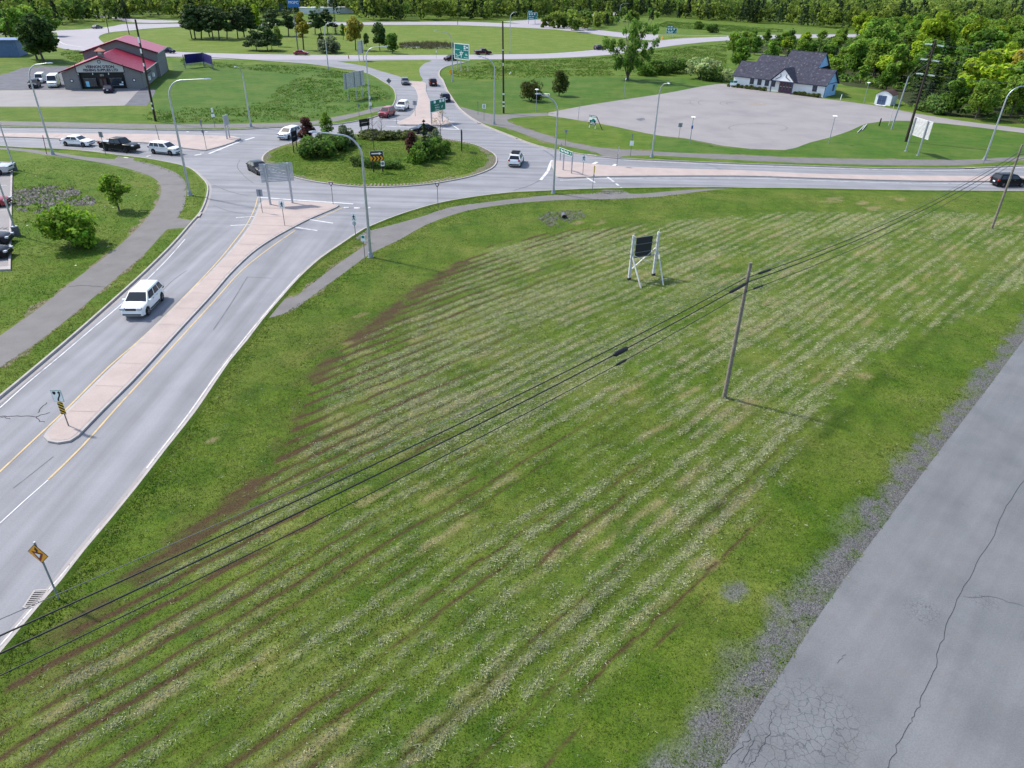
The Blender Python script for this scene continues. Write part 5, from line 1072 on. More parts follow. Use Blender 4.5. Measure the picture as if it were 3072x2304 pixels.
def car(kind, paint, label, pos, yaw, rim='rim', rack=False, roofm=None, low_trim=True, scale=1.0):
    K = KIND[kind]; L, W, H, r, low = K['L'], K['W'] / 2, K['H'], K['r'], K['low']; X = lambda f_: (f_ - .5) * L
    o = thing('car' if kind not in ('pickup', 'van') else ('pickup_truck' if kind == 'pickup' else 'van'), label, {'pickup': 'pickup truck', 'van': 'van', 'suv': 'SUV'}.get(kind, 'car'), (pos[0], pos[1], .018), yaw, CARG)
    o.scale = (scale,) * 3
    bp = MATS['car_' + paint]
    # lower body: side profile with wheel arches, chamfered across the width
    up = [(X(a), z) for a, z in K['prof']]; bot = []
    for f_ in (K['ax'][1], K['ax'][0]):
        cx = X(f_); R = r * 1.17; a0 = math.asin(min(1, max(-1, (low - r) / R)))
        bot += [(cx + R * math.cos(a), r + R * math.sin(a)) for a in [a0 + (math.pi - 2 * a0) * i / 8 for i in range(9)]]
    out = up + bot + [(X(.012), low)]
    n = len(out)
    def row(y, ins, dz): 
        vs = []
        for x_, z_ in out:
            t = abs(x_) / (L / 2); k = 1 - .19 * t ** 5
            vs.append((x_ * (1 - ins), y * k, z_ - (dz if z_ > .8 else 0)))
        return vs
    rows = [row(-W, .012, .07), row(-W + .07, .003, .015), row(-W * .5, 0, -.012), row(W * .5, 0, -.012), row(W - .07, .003, .015), row(W, .012, .07)]
    b = MB(); vs = sum(rows, []); fs = []
    for k in range(len(rows) - 1):
        for i in range(n): j = (i + 1) % n; fs.append((k * n + i, k * n + j, (k + 1) * n + j, (k + 1) * n + i))
    fs += [tuple(range(n)), tuple(range(5 * n + n - 1, 5 * n - 1, -1))]
    body = b.add(vs, fs).build('body', bp, o, smooth=38)
    # greenhouse
    zb, zt = K['belt'] - .02, H; g0, g1 = X(K['gb'][0]), X(K['gb'][1]); t0, t1 = X(K['gr'][0]), X(K['gr'][1]); gw = K['gw']; wb = W * .985
    def lvl(f_, w_, dx=0): z_ = zb + (zt - zb) * f_; return [(g0 + (t0 - g0) * f_ + dx, z_, w_), (g1 + (t1 - g1) * f_ - dx, z_, w_)]
    ring = lambda A: [(A[0][0], -A[0][2], A[0][1]), (A[1][0], -A[1][2], A[1][1]), (A[1][0], A[1][2], A[1][1]), (A[0][0], A[0][2], A[0][1])]
    R0 = ring(lvl(0, wb)); R1 = ring(lvl(.84, gw + .035)); R2 = ring([(t0 + .0, zb + (zt - zb) * .95, gw - .03), (t1 - .02, zb + (zt - zb) * .94, gw - .03)]); R3 = ring([(t0 + .25, zt, gw - .22), (t1 - .3, zt, gw - .22)])
    g = MB(); vs = R0 + R1 + R2 + R3; fs = [(i + 4 * k, (i + 1) % 4 + 4 * k, (i + 1) % 4 + 4 * k + 4, i + 4 * k + 4) for k in range(3) for i in range(4)] + [(12, 13, 14, 15)]
    roof = g.add(vs, fs).build('roof', MATS[roofm] if roofm else bp, o, smooth=42)
    def quad(name, A, B, C, D, m, e=.012, par=None):
        A, B, C, D = map(Vector, (A, B, C, D)); nn = (B - A).cross(D - A).normalized()
        c = (A + B + C + D) / 4
        if nn.dot(c - Vector((0, 0, zb))) < 0: nn = -nn
        q = MB(); P = [p + nn * e for p in (A, B, C, D)] + [p - nn * .01 for p in (A, B, C, D)]
        return q.add(P, [(0, 1, 2, 3), (4, 7, 6, 5), (0, 4, 5, 1), (1, 5, 6, 2), (2, 6, 7, 3), (3, 7, 4, 0)]).build(name, MATS[m], par or o)
    lp = lambda a, c, t: tuple(a[i] + (c[i] - a[i]) * t for i in range(3))
    def face(P, u0, u1, v0, v1, name, m='glass'):   # P: bottom-left, bottom-right, top-right, top-left
        bl, br, tr, tl = P; f = lambda u, v: lp(lp(bl, br, u), lp(tl, tr, u), v)
        return quad(name, f(u0, v0), f(u1, v0), f(u1, v1), f(u0, v1), m)
    face((R0[1], R0[2], R1[2], R1[1]), .05, .95, .06, .98, 'windshield')
    if kind != 'van': face((R0[3], R0[0], R1[0], R1[3]), .08, .92, .12, .94, 'rear_window')
    for s_ in (0, 1):
        P = (R0[0], R0[1], R1[1], R1[0]) if s_ == 0 else (R0[3], R0[2], R1[2], R1[3])
        cuts = {'van': [(.80, .965)], 'pickup': [(.06, .44), (.48, .9)], 'suv': [(.05, .27), (.30, .56), (.60, .92)]}.get(kind, [(.12, .46), (.50, .90)])
        for u0, u1 in cuts: face(P, u0, u1, .10, .93, 'side_window')
    if kind == 'pickup':
        MB().box((X(.17), 0, 1.245), (L * .29, W * 1.62, .03)).build('bed_floor', MATS['galv_dull'], o)
        for y in (-1, 1): MB().box((X(.17), y * W * .88, 1.29), (L * .30, .1, .07)).build('bed_rail', bp, o)
    # trim and lights
    xf, xr = L / 2, -L / 2; zh = {'pickup': 1.0, 'van': .98, 'suv': .86}.get(kind, .68)
    for s_ in (-1, 1):
        MB().box((xf - .07, s_ * W * .70, zh + .02), (.26, W * .36, .15)).build('headlight', MATS['headlight'], o)
        MB().box((xr + .06, s_ * W * .78, zh + .10), (.24, W * .26, .24 if kind != 'sedan' else .15)).build('taillight', MATS['taillight'], o)
        m_ = MB().box((X(K['gb'][1]) - .28, s_ * (W + .09), K['belt'] + .04), (.14, .2, .13)).build('mirror', bp, o)
        MB().box((0, s_ * (W * .985), low + .09), (L * .42, .05, .12)).build('sill', MATS['car_trim'], o)
        for u in (.52, .36): MB().box((X(u), s_ * (W + .004), K['belt'] - .13), (.16, .02, .03)).build('door_handle', MATS['car_trim'] if paint in ('white', 'offwhite', 'silver') else MATS['rim'], o)
    MB().box((xf - .03, 0, zh - .02), (.10, W * .86, .15)).build('grille', MATS['car_trim'], o)
    MB().box((xf - .02, 0, low + .16), (.12, W * 1.5, .10)).build('bumper_trim', MATS['car_trim'], o)
    MB().box((xr + .02, 0, low + .14), (.12, W * 1.6, .16)).build('bumper_trim', MATS['car_trim'], o)
    MB().box((xr - .005, 0, .68 if kind != 'pickup' else .75), (.05, .4, .16)).build('licence_plate', MATS['plate'], o)
    if rack:
        rk = MB(); rk.box((X(.36), 0, H + .09), (1.7, gw * 1.7, .05)); [rk.box((X(.36), s_ * gw * .85, H + .12), (1.75, .05, .1)) for s_ in (-1, 1)]; [rk.box((X(.36) + d, 0, H + .14), (.05, gw * 1.75, .06)) for d in (-.85, -.3, .3, .85)]; rk.build('roof_rack', MATS['car_trim'], o)
    for f_ in K['ax']:
        for s_ in (-1, 1):
            cx, cy = X(f_), s_ * (W - .11); wd = .11
            t = MB().tube([(cx, cy - wd, r), (cx, cy - wd * .8, r), (cx, cy + wd * .8, r), (cx, cy + wd, r)], [r * .93, r, r, r * .93], 18).build('wheel', MATS['rubber'], o, smooth=40)
            q = MB(); yo = cy + s_ * wd; q.tube([(cx, yo - .01 * s_, r), (cx, yo + .012 * s_, r)], [r * .66, r * .64], 16, 1)
            for k in range(5): a = 2 * math.pi * k / 5; q.bar((cx, yo + .016 * s_, r), (cx + math.cos(a) * r * .6, yo + .016 * s_, r + math.sin(a) * r * .6), r * .2, .02)
            q.build('rim', [MATS[rim], MATS['rim_dark']], t)
    return o
def by_wheels(kind, rear, front, side):
    """contact pixels of the two visible wheels; side +1 = car's left side is seen"""
    a, b = G(*rear), G(*front); d = (b - a).normalized(); K = KIND[kind]; left = Vector((-d.y, d.x, 0)); f0, f1 = K['ax']
    mid_ = (a + b) / 2 - left * side * (K['W'] / 2 - .1); mid_ -= d * ((f0 + f1) / 2 - .5) * K['L']; return mid_, math.atan2(d.y, d.x)
def by_dir(center, ahead): a, b = G(*center), G(*ahead); d = b - a; return a, math.atan2(d.y, d.x)
car('suv', 'white', 'white compact SUV driving toward the viewer beside the long pink median', *by_wheels('suv', (485, 904), (447, 944), 1))
car('sedan', 'white', 'white sedan waiting behind the black pickup', *by_wheels('sedan', (199, 438), (252, 441), -1))
car('pickup', 'black', 'black crew-cab pickup truck between the white sedan and the silver crossover', *by_wheels('pickup', (315, 453), (384, 459), -1), rim='rim_dark')
car('suv', 'offwhite', 'silver white crossover first in the queue at the left approach', *by_wheels('suv', (464, 462), (511, 466.5), -1))
car('suv', 'white', 'white SUV circling past the purple-leaved tree at the left of the ring', *by_wheels('suv', (899, 409), (865, 420), 1))
car('sedan', 'dark', 'dark sedan half hidden behind the large ribbed sign back', *by_wheels('sedan', (748, 512), (772, 525), -1))
car('sedan', 'black', 'black sedan circling behind the young spruce on the central island', *by_dir((1270, 399), (1235, 401)))
car('suv', 'white', 'white jeep-like SUV with a black roof rack at the right of the ring', *by_dir((1548, 492), (1562, 468)), rack=True, rim='rim_dark')
car('suv', 'red', 'dark red SUV entering the ring from the northwest ramp', *by_dir((1161, 349), (1144, 356)))
car('suv', 'white', 'white SUV following the red one on the northwest ramp', *by_dir((1208, 329), (1197, 336)))
car('hatch', 'grey', 'dark grey hatchback coming down the northwest ramp', *by_dir((1216, 253), (1220, 262)))
car('suv', 'burgundy', 'dark SUV driving away up the northern exit ramp', *by_dir((1299, 256), (1293, 243)))
car('suv', 'navy', 'navy SUV leaving behind the green ferry sign', *by_dir((1336, 303), (1322, 285)))
car('suv', 'burgundy', 'dark maroon SUV turning off behind the roundabout map sign', *by_dir((1352, 182), (1320, 184)))
car('pickup', 'burgundy', 'dark red SUV-like truck on the highway right of the map sign', *by_dir((1449, 164), (1480, 163.4)))
car('sedan', 'red', 'bright red sedan on the highway below the pine grove', *by_dir((904, 165), (940, 165.4)))
car('suv', 'plum', 'dark plum SUV on the highway left of the lone tree', *by_dir((1796, 149), (1830, 146)))
car('sedan', 'grey', 'grey sedan on the loop road above the shop', *by_dir((293, 86), (320, 84)))
car('suv', 'dark', 'dark SUV on the upper ramp under the pole', *by_dir((334, 46), (300, 43)))
car('suv', 'dark', 'dark car furthest left on the upper ramp', *by_dir((216, 36), (180, 33)))
car('suv', 'navy', 'navy car partly hidden behind the red-roofed shop', *by_dir((505, 159), (540, 161)))
car('van', 'white', 'white delivery van parked beside the fishing shop', *by_dir((165, 259), (150, 272)))
car('suv', 'dark', 'dark car with a pale bonnet parked left of the white van', *by_dir((106, 262), (92, 272)))
car('van', 'white', 'small white van parked behind the dark car at the shop', *by_dir((124, 247), (112, 256)), scale=.8)
car('sedan', 'navy', 'navy sedan parked in front of the shop entrance', *by_dir((328, 276), (334, 268)))
car('suv', 'black', 'black SUV at the right edge of the picture', *by_wheels('suv', (3005, 562), (3062, 561), -1))
car('pickup', 'silver', 'silver pickup nosing in from the left edge beside the rock bed', *by_dir((-32, 521), (20, 521)))
car('sedan', 'red', 'red car parked at the left edge by the rock bed', *by_dir((-36, 617), (10, 616)))
car('sedan', 'dark', 'upper of two black cars parked at the left edge', *by_dir((-40, 730), (10, 728)))
car('sedan', 'black', 'lower of two black cars parked at the left edge', *by_dir((-46, 772), (10, 770)))
car('sedan', 'white', 'distant white car among the trees on the exit ramp', *by_dir((1828, 43), (1790, 47)))
# kerbed car park at far left
sheet('car_park', px2([(-700, 470), (-10, 484), (34, 487), (34, 600), (30, 700), (27, 806), (-60, 808), (-900, 830)]), .010, 'asphalt_lot')
structure(MB().prism(px2([(34, 484), (39, 484), (33, 812), (26, 812)])[::-1], 0, .15).build('kerb', MATS['concrete']))
structure(MB().prism(px2([(-60, 806), (27, 803), (27, 812), (-60, 815)])[::-1], 0, .152).build('kerb', MATS['concrete']))
pm = MB()
for y_ in (556, 598, 630, 692, 715, 745, 783): strip_mesh(pm, px2([(-80, y_ + 4), (22, y_)]), .10, .016)
structure(pm.build('road_marking', MATS['paint_white'])); o = letters('163', 0, 0, 0, .9, 'black_sign', None); o.location = G(16, 686) + Vector((0, 0, .016)); o.rotation_euler = (-math.pi / 2, 0, 0)
structure(o)

# ================================================================== BUILDINGS
mat('shop_wall', (.19, .185, .185), .8, var=.06, scale=1.2, obj=True); mat('shop_roof', (.30, .02, .05), .42, .25, var=.10, scale=.8, obj=True, fine=.05, fscale=3); mat('shop_trim', (.07, .008, .02), .6, obj=True)
mat('shop_dark', (.012, .016, .02), .4, var=.15, obj=True); mat('door_red', (.05, .012, .01), .5, obj=True); mat('sign_pale', (.46, .48, .47), .7, var=.05, obj=True); mat('cupola_roof', (.36, .1, .07), .6, obj=True); mat('slate', (.032, .033, .052), .85, var=.25, scale=1.2, fine=.3, fscale=4, col2=(.12, .12, .14), c2=(.56, .7), c2scale=1.6, obj=True, bump=.5, bscale=3)
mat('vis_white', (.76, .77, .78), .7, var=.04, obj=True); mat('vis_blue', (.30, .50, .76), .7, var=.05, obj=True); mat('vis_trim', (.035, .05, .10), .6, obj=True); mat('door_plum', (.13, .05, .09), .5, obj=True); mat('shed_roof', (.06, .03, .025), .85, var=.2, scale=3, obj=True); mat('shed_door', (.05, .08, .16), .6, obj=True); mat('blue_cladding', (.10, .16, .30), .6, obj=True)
mat('lettering_dark', (.03, .008, .03), .6, obj=True)
SH = Fr((198.5, 268.8), (433.7, 265.5)); sh = thing('fishing_shop', 'grey fishing supplies shop with red metal roofs and a small cupola', 'shop', SH.loc, SH.yaw)
Ls = SH.L; D1, e1, a1, mid1 = 20.0, 3.35, 6.35, Ls / 2
def gable_wall(x0, x1, y0, y1, ze, za, xm, name, m, par):
    """closed box with gabled ends"""
    F_ = [(x0, 0), (x1, 0), (x1, ze), (xm, za), (x0, ze)]; return MB().plate(F_, y0, y1).build(name, MATS[m], par)
RX0, RX1, D2, e2, a2 = .35, 16.35, 34.0, 5.45, 8.15
# front block: two wings, recessed dark entrance, gable above
MB().box((1.5, D1 / 2, e1 / 2), (3.0, D1, e1)).build('wall', MATS['shop_wall'], sh); MB().box((Ls - 1.7, D1 / 2, e1 / 2), (3.4, D1, e1)).build('wall', MATS['shop_wall'], sh)
MB().plate([(0, e1 + .004), (Ls, e1 + .004), (mid1, a1 - .1)], 0, D1).build('gable', MATS['shop_wall'], sh)
fr = MB().box((Ls / 2 - .1, D1 / 2 + .6, e1 / 2 - .01), (Ls - 6.3, D1 - 1.2, e1 - .02)).build('shopfront', MATS['shop_dark'], sh)
for x_, w_ in ((5.0, 2.4), (10.2, 2.4)):
    wn = MB().box((x_, .57, 1.35), (w_, .06, 1.5)).build('window', MATS['glass_window'], sh); MB().box((x_, .52, 2.15), (w_ + .2, .06, .08)).build('frame', MATS['post_steel'], wn)
    MB().box((x_, .52, .58), (w_ + .2, .06, .08)).build('sill', MATS['post_steel'], wn)
MB().box((4.4, .5, 1.0), (.65, .03, 1.1)).build('poster', mat('poster_blue', (.25, .6, .8), .5, obj=True), sh); MB().box((11.1, .5, .85), (.8, .03, .3)).build('poster', MATS['white_sign'], sh); MB().box((11.4, .5, 1.3), (.3, .03, .3)).build('poster', MATS['white_sign'], sh)
dr = MB().box((7.55, .56, 1.1), (1.5, .06, 2.1)).build('door', MATS['door_red'], sh); MB().box((7.15, .51, 1.25), (.45, .03, 1.4)).build('pane', MATS['glass_window'], dr); MB().box((7.95, .51, 1.25), (.45, .03, 1.4)).build('pane', MATS['glass_window'], dr)
letters('355', 7.6, .52, 2.75, .55, 'sign_pale', sh, .01)
for x_ in (3.1, 5.95, 9.1, 12.2): MB().tube([(x_, .3, e1 - .05), (x_, .1, e1 - .45)], [.06, .1], 8).build('spot_lamp', MATS['white_sign'], sh)
MB().plate([(3.0, e1 + .12), (12.3, e1 + .12), (12.3, 4.75), (mid1, a1 - .32), (3.0, 4.62)], -.06, -.02).build('sign_panel', MATS['sign_pale'], sh)
for q in ([(2.95, e1), (2.95, 5.0)], [(12.35, e1), (12.35, 5.0)]): MB().box((q[0][0], -.05, (q[0][1] + q[1][1]) / 2), (.1, .1, q[1][1] - q[0][1])).build('trim', MATS['shop_trim'], sh)
letters("VERNON D'EON", mid1 - .05, -.07, 4.48, .76, 'lettering_dark', sh, .03, 1.0); letters('FISHING SUPPLIES LTD', mid1 - .05, -.07, 3.82, .70, 'lettering_dark', sh, .03, .98)
em = plate('emblem', circle(mid1, 5.5, .36), -.09, -.062, 'vis_trim', sh); plate('emblem_ring', circle(mid1, 5.5, .22), -.1, -.094, 'sign_pale', em)
for x_ in (1.55, Ls - 1.7): pw = plate('porthole', circle(x_, 1.75, .34), -.06, .0, 'dark_sign', sh); plate('pane', circle(x_, 1.75, .2), -.075, -.062, 'white_sign', pw)
for x_, xe in ((0, .12), (Ls, -.12), (2.98, .05), (Ls - 3.4, -.05)): MB().box((x_ + xe * .2, -.02, e1 / 2), (.14, .08, e1)).build('corner_trim', MATS['post_steel'], sh)
def roof_slab(P, t, name, m, par):
    P = [Vector(p) for p in P]; nn = (P[1] - P[0]).cross(P[2] - P[0]).normalized()
    if nn.z < 0: nn = -nn
    n_ = len(P); return MB().add(P + [p + nn * t for p in P], [tuple(range(n_))[::-1], tuple(range(n_, 2 * n_))] + [(i, (i + 1) % n_, n_ + (i + 1) % n_, n_ + i) for i in range(n_)]).build(name, MATS[m], par)
r1 = roof_slab([(-.55, -.55, e1 - .02), (mid1, -.55, a1), (mid1, D1 + .3, a1), (-.55, D1 + .3, e1 - .02)], .14, 'roof', 'shop_roof', sh); r2 = roof_slab([(Ls + .55, -.55, e1 - .02), (mid1, -.55, a1 + .003), (mid1, D1 + .3, a1 + .003), (Ls + .55, D1 + .3, e1 - .02)], .14, 'roof', 'shop_roof', sh)
for xe, zz in ((-.55, r1), (Ls + .55, r2)): MB().bar((xe, -.6, e1 + .02), (mid1, -.6, a1 + .05), .09, .26).build('fascia', MATS['shop_trim'], zz)
for i in range(1, 33):
    y_ = -.5 + i * .62; MB().bar((Ls + .5, y_, e1 + .15), (mid1 + .1, y_, a1 + .14), .03, .035).build('seam', MATS['shop_roof'], r2)
# rear hall
MB().plate([(RX0, 0), (RX1, 0), (RX1, e2), ((RX0 + RX1) / 2, a2 - .08), (RX0, e2)], D1 + .002, D2).build('rear_hall', MATS['shop_wall'], sh)
xm = (RX0 + RX1) / 2
q1 = roof_slab([(RX0 - .6, D1 - .6, e2 - .1), (xm, D1 - .6, a2), (xm, D2 + .5, a2), (RX0 - .6, D2 + .5, e2 - .1)], .15, 'roof', 'shop_roof', sh); q2 = roof_slab([(RX1 + .6, D1 - .6, e2 - .1), (xm, D1 - .6, a2 + .003), (xm, D2 + .5, a2 + .003), (RX1 + .6, D2 + .5, e2 - .1)], .15, 'roof', 'shop_roof', sh)
for xe, zz in ((RX0 - .6, q1), (RX1 + .6, q2)): MB().bar((xe, D1 - .65, e2 - .02), (xm, D1 - .65, a2 + .08), .09, .28).build('fascia', MATS['shop_trim'], zz)
MB().box((RX1 + .6, (D1 + D2) / 2, e2 - .06), (.08, D2 - D1 + 1, .2)).build('gutter', MATS['white_paint'], q2)
MB().box((Ls + .58, D1 / 2, e1 + .03), (.08, D1 + .6, .16)).build('gutter', MATS['white_paint'], r2)
MB().box((RX1 + .03, (D1 + D2) / 2, 2.9), (.04, D2 - D1, .1)).build('trim', MATS['post_steel'], sh)
for y_ in (D1 + .1, D2 - .1): MB().box((RX1 + .04, y_, e2 / 2), (.08, .16, e2)).build('corner_trim', MATS['post_steel'], sh)
for y_ in (6.5, 12.8): MB().box((Ls + .3, y_, 1.35), (.45, .95, .8)).build('heat_pump', MATS['white_paint'], sh)
for y_, z_, l_ in ((9.5, 2.85, 3.6), (9.8, 2.3, 5.6)): MB().box((Ls + .05, y_, z_), (.05, l_, .3)).build('side_sign', MATS['lettering_dark'], sh)
cu = MB().box((mid1 + .25, 1.9, 6.35), (1.2, 1.2, .9)).build('cupola', MATS['shop_wall'], sh)
for sx in (-1, 1):
    for sy in (-1, 1): MB().box((mid1 + .25 + sx * .52, 1.9 + sy * .52, 7.1), (.14, .14, .7)).build('cupola_post', MATS['shop_trim'], cu)
MB().box((mid1 + .25, 1.9, 7.1), (.85, .85, .55)).build('louvre', MATS['sign_pale'], cu)
MB().add([(mid1 - .75, .9, 7.45), (mid1 + 1.25, .9, 7.45), (mid1 + 1.25, 2.9, 7.45), (mid1 - .75, 2.9, 7.45), (mid1 + .25, 1.9, 8.15)], [(3, 2, 1, 0), (0, 1, 4), (1, 2, 4), (2, 3, 4), (3, 0, 4)]).build('cupola_cap', MATS['cupola_roof'], cu)

# visitor building with stepped slate roof
VB = Fr((2197.6, 259), (2468.8, 292.3)); vb = thing('visitor_building', 'long white visitor building with stepped dark roof and blue gable end', 'building', VB.loc, VB.yaw); Lv = VB.L
ez, pit = 2.85, .80; yr1, yr2, yr3 = 3.6, 5.75, 7.5; zr = lambda y: ez + pit * y
MB().box((Lv / 2, yr1, ez / 2), (Lv, yr1 * 2, ez)).build('wall', MATS['vis_white'], vb)
MB().box((11.3, 9.0, ez / 2), (15.6, 5.0, ez)).build('wall', MATS['vis_white'], vb)
gz = zr(yr1) - .12
for nm, x_, dx in (('gable', Lv - .02, .06), ('gable', .02, -.06)):
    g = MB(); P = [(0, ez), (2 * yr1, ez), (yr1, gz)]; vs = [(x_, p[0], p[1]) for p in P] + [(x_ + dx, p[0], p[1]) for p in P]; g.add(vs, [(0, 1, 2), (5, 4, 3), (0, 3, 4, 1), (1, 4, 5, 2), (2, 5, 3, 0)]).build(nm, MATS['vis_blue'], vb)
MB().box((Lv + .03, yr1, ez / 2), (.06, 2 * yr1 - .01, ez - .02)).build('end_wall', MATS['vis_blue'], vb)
XB0, XB1, XC0 = 3.6, 19.3, 10.6
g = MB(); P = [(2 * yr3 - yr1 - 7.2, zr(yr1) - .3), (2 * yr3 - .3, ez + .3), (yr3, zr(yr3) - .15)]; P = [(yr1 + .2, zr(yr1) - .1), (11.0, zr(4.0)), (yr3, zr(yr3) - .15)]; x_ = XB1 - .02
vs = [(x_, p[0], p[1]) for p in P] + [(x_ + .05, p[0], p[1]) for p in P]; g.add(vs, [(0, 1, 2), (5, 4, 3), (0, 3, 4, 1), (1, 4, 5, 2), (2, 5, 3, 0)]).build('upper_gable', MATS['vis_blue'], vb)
o_ = -.45; fl = [(-.4, o_, zr(o_)), (Lv + .4, o_, zr(o_)), (Lv + .4, yr1, zr(yr1)), (XB1 + .25, yr1, zr(yr1)), (XB1 + .25, yr3, zr(yr3)), (XC0, yr3, zr(yr3)), (XC0, yr2, zr(yr2)), (XB0, yr2, zr(yr2)), (XB0, yr1, zr(yr1)), (-.4, yr1, zr(yr1))]
rf = roof_slab(fl, .12, 'roof', 'slate', vb)
roof_slab([(-.4, yr1, zr(yr1)), (Lv + .4, yr1, zr(yr1)), (Lv + .4, 2 * yr1 + .45, zr(o_)), (-.4, 2 * yr1 + .45, zr(o_))], .118, 'roof', 'slate', vb); roof_slab([(XB0, yr2, zr(yr2)), (XC0, yr2, zr(yr2)), (XC0, 2 * yr2, ez), (XB0, 2 * yr2, ez)], .118, 'roof', 'slate', vb); roof_slab([(XC0, yr3, zr(yr3)), (XB1 + .25, yr3, zr(yr3)), (XB1 + .25, 2 * yr3, ez), (XC0, 2 * yr3, ez)], .118, 'roof', 'slate', vb)
for x0_, x1_, y_ in ((-.4, XB0, yr1), (XB0, XC0, yr2), (XC0, XB1 + .25, yr3), (XB1 + .25, Lv + .4, yr1)): MB().bar((x0_, y_, zr(y_) + .14), (x1_, y_, zr(y_) + .14), .2, .08).build('ridge_cap', MATS['slate'], rf)
MB().bar((-.4, o_ - .02, zr(o_) + .03), (11.0, o_ - .02, zr(o_) + .03), .06, .2).build('fascia', MATS['vis_trim'], rf); MB().bar((16.4, o_ - .02, zr(o_) + .03), (Lv + .4, o_ - .02, zr(o_) + .03), .06, .2).build('fascia', MATS['vis_trim'], rf)
MB().bar((Lv + .42, o_, zr(o_) + .05), (Lv + .42, yr1, zr(yr1) + .05), .06, .24).build('bargeboard', MATS['vis_trim'], rf); MB().bar((Lv + .42, 2 * yr1 + .45, zr(o_) + .05), (Lv + .42, yr1, zr(yr1) + .05), .06, .24).build('bargeboard', MATS['vis_trim'], rf)
MB().bar((XB1 + .28, yr1, zr(yr1) + .05), (XB1 + .28, yr3, zr(yr3) + .05), .06, .22).build('bargeboard', MATS['vis_trim'], rf); MB().bar((XB1 + .28, 11.2, zr(3.8)), (XB1 + .28, yr3, zr(yr3) + .05), .06, .22).build('bargeboard', MATS['vis_trim'], rf)
MB().box((Lv + .08, yr1, ez), (.06, 2 * yr1, .14)).build('trim', MATS['vis_trim'], vb); MB().box((Lv + .08, .06, ez / 2), (.06, .14, ez)).build('trim', MATS['vis_trim'], vb)
def vwin(x_, w_=1.0, par=vb):
    wn = MB().box((x_, -.03, 1.75), (w_ + .1, .05, 1.4)).build('window', MATS['vis_trim'], par); MB().box((x_, -.07, 2.1), (w_ - .05, .04, .55)).build('pane', MATS['glass_window'], wn); MB().box((x_, -.07, 1.4), (w_ - .05, .04, .55)).build('pane', MATS['glass_window'], wn); MB().box((x_, -.08, .98), (w_ + .3, .1, .07)).build('sill', MATS['white_paint'], wn)
for x_ in (5.05, 7.1, 9.1, 10.75, 21.3): vwin(x_)
wn = MB().box((Lv + .09, 5.3, 1.75), (.05, 1.1, 1.4)).build('window', MATS['vis_trim'], vb); MB().box((Lv + .13, 5.3, 1.75), (.04, .8, 1.15)).build('pane', MATS['glass_window'], wn)
# porch
pc = MB().plate([(11.0, 2.75), (16.6, 2.75), (13.8, 5.35)], -1.85, -1.75).build('porch_gable', MATS['vis_white'], vb)
for (a, b) in (((11.9, 3.0), (13.2, 3.75)), ((13.2, 3.75), (13.0, 4.35)), ((15.7, 3.0), (14.4, 3.75)), ((14.4, 3.75), (14.6, 4.35))): MB().bar((a[0], -1.88, a[1]), (b[0], -1.88, b[1]), .06, .14).build('timber', MATS['vis_trim'], pc)
roof_slab([(10.6, -2.1, 2.55), (13.8, -2.1, 5.55), (13.8, 3.2, 5.55), (10.6, .0, 2.55)], .12, 'porch_roof', 'slate', vb); roof_slab([(17.0, -2.1, 2.55), (13.8, -2.1, 5.553), (13.8, 3.2, 5.553), (17.0, .0, 2.55)], .12, 'porch_roof', 'slate', vb)
MB().box((13.8, -1.8, 2.68), (6.2, .2, .2)).build('beam', MATS['vis_trim'], vb)
for x_ in (11.1, 16.5):
    MB().box((x_, -1.8, 1.3), (.22, .22, 2.6)).build('porch_post', MATS['vis_trim'], vb); MB().bar((x_, -1.8, 1.8), (x_ + (.7 if x_ < 13 else -.7), -1.8, 2.6), .12, .12).build('brace', MATS['vis_trim'], vb)
dd = MB().box((14.1, -.05, 1.2), (3.4, .08, 2.3)).build('entrance', MATS['door_plum'], vb)
for i in range(4): pn = MB().box((12.9 + i * .82, -.11, 1.35), (.42, .05, 1.6)).build('pane', MATS['glass_window'], dd); MB().box((12.9 + i * .82, -.14, 1.35), (.44, .03, .06)).build('bar', MATS['white_paint'], pn)
# small teal sign by the building
o, x0, x1, z0, z1, yp = panel_sign('sign_board', 'small white sign with two teal panels at the left end of the visitor building', 'sign board', [(2192, 262), (2208, 263)], [(2190, 240), (2211, 243), (2211, 257), (2191, 255)], 'white_sign', .06, 'white_paint')
plate('teal_panel', rect(x0, (x0 + x1) / 2 - .05, z1 - (z1 - z0) * .45, z1), yp - .03, yp - .02, 'sign_teal', o); plate('teal_panel', rect((x0 + x1) / 2 + .05, x1, z1 - (z1 - z0) * .45, z1), yp - .03, yp - .02, 'sign_teal', o)
# shed
SD = Fr((2621.5, 312.5), (2669.3, 318.3)); sd_ = thing('shed', 'small white garden shed with blue doors and brown roof', 'shed', SD.loc, SD.yaw); w_, d_ = SD.L, 4.2
MB().plate([(0, 0), (w_, 0), (w_, 2.2), (w_ * .72, 2.8), (w_ / 2, 3.0), (w_ * .28, 2.8), (0, 2.2)], 0, d_).build('wall', MATS['vis_white'], sd_)
for P in ([(-.15, 2.15), (w_ * .28, 2.82)], [(w_ * .28, 2.82), (w_ / 2, 3.04)], [(w_ / 2, 3.04), (w_ * .72, 2.82)], [(w_ * .72, 2.82), (w_ + .15, 2.15)]):
    roof_slab([(P[0][0], -.15, P[0][1]), (P[1][0], -.15, P[1][1]), (P[1][0], d_ + .15, P[1][1]), (P[0][0], d_ + .15, P[0][1])], .07, 'roof', 'shed_roof', sd_)
for x_ in (.95, 1.85): dr = MB().box((x_ + .05, -.03, 1.05), (.86, .05, 1.9)).build('door', MATS['shed_door'], sd_); MB().box((x_ + .05, -.06, 1.0), (.86, .03, .06)).build('batten', MATS['vis_trim'], dr)
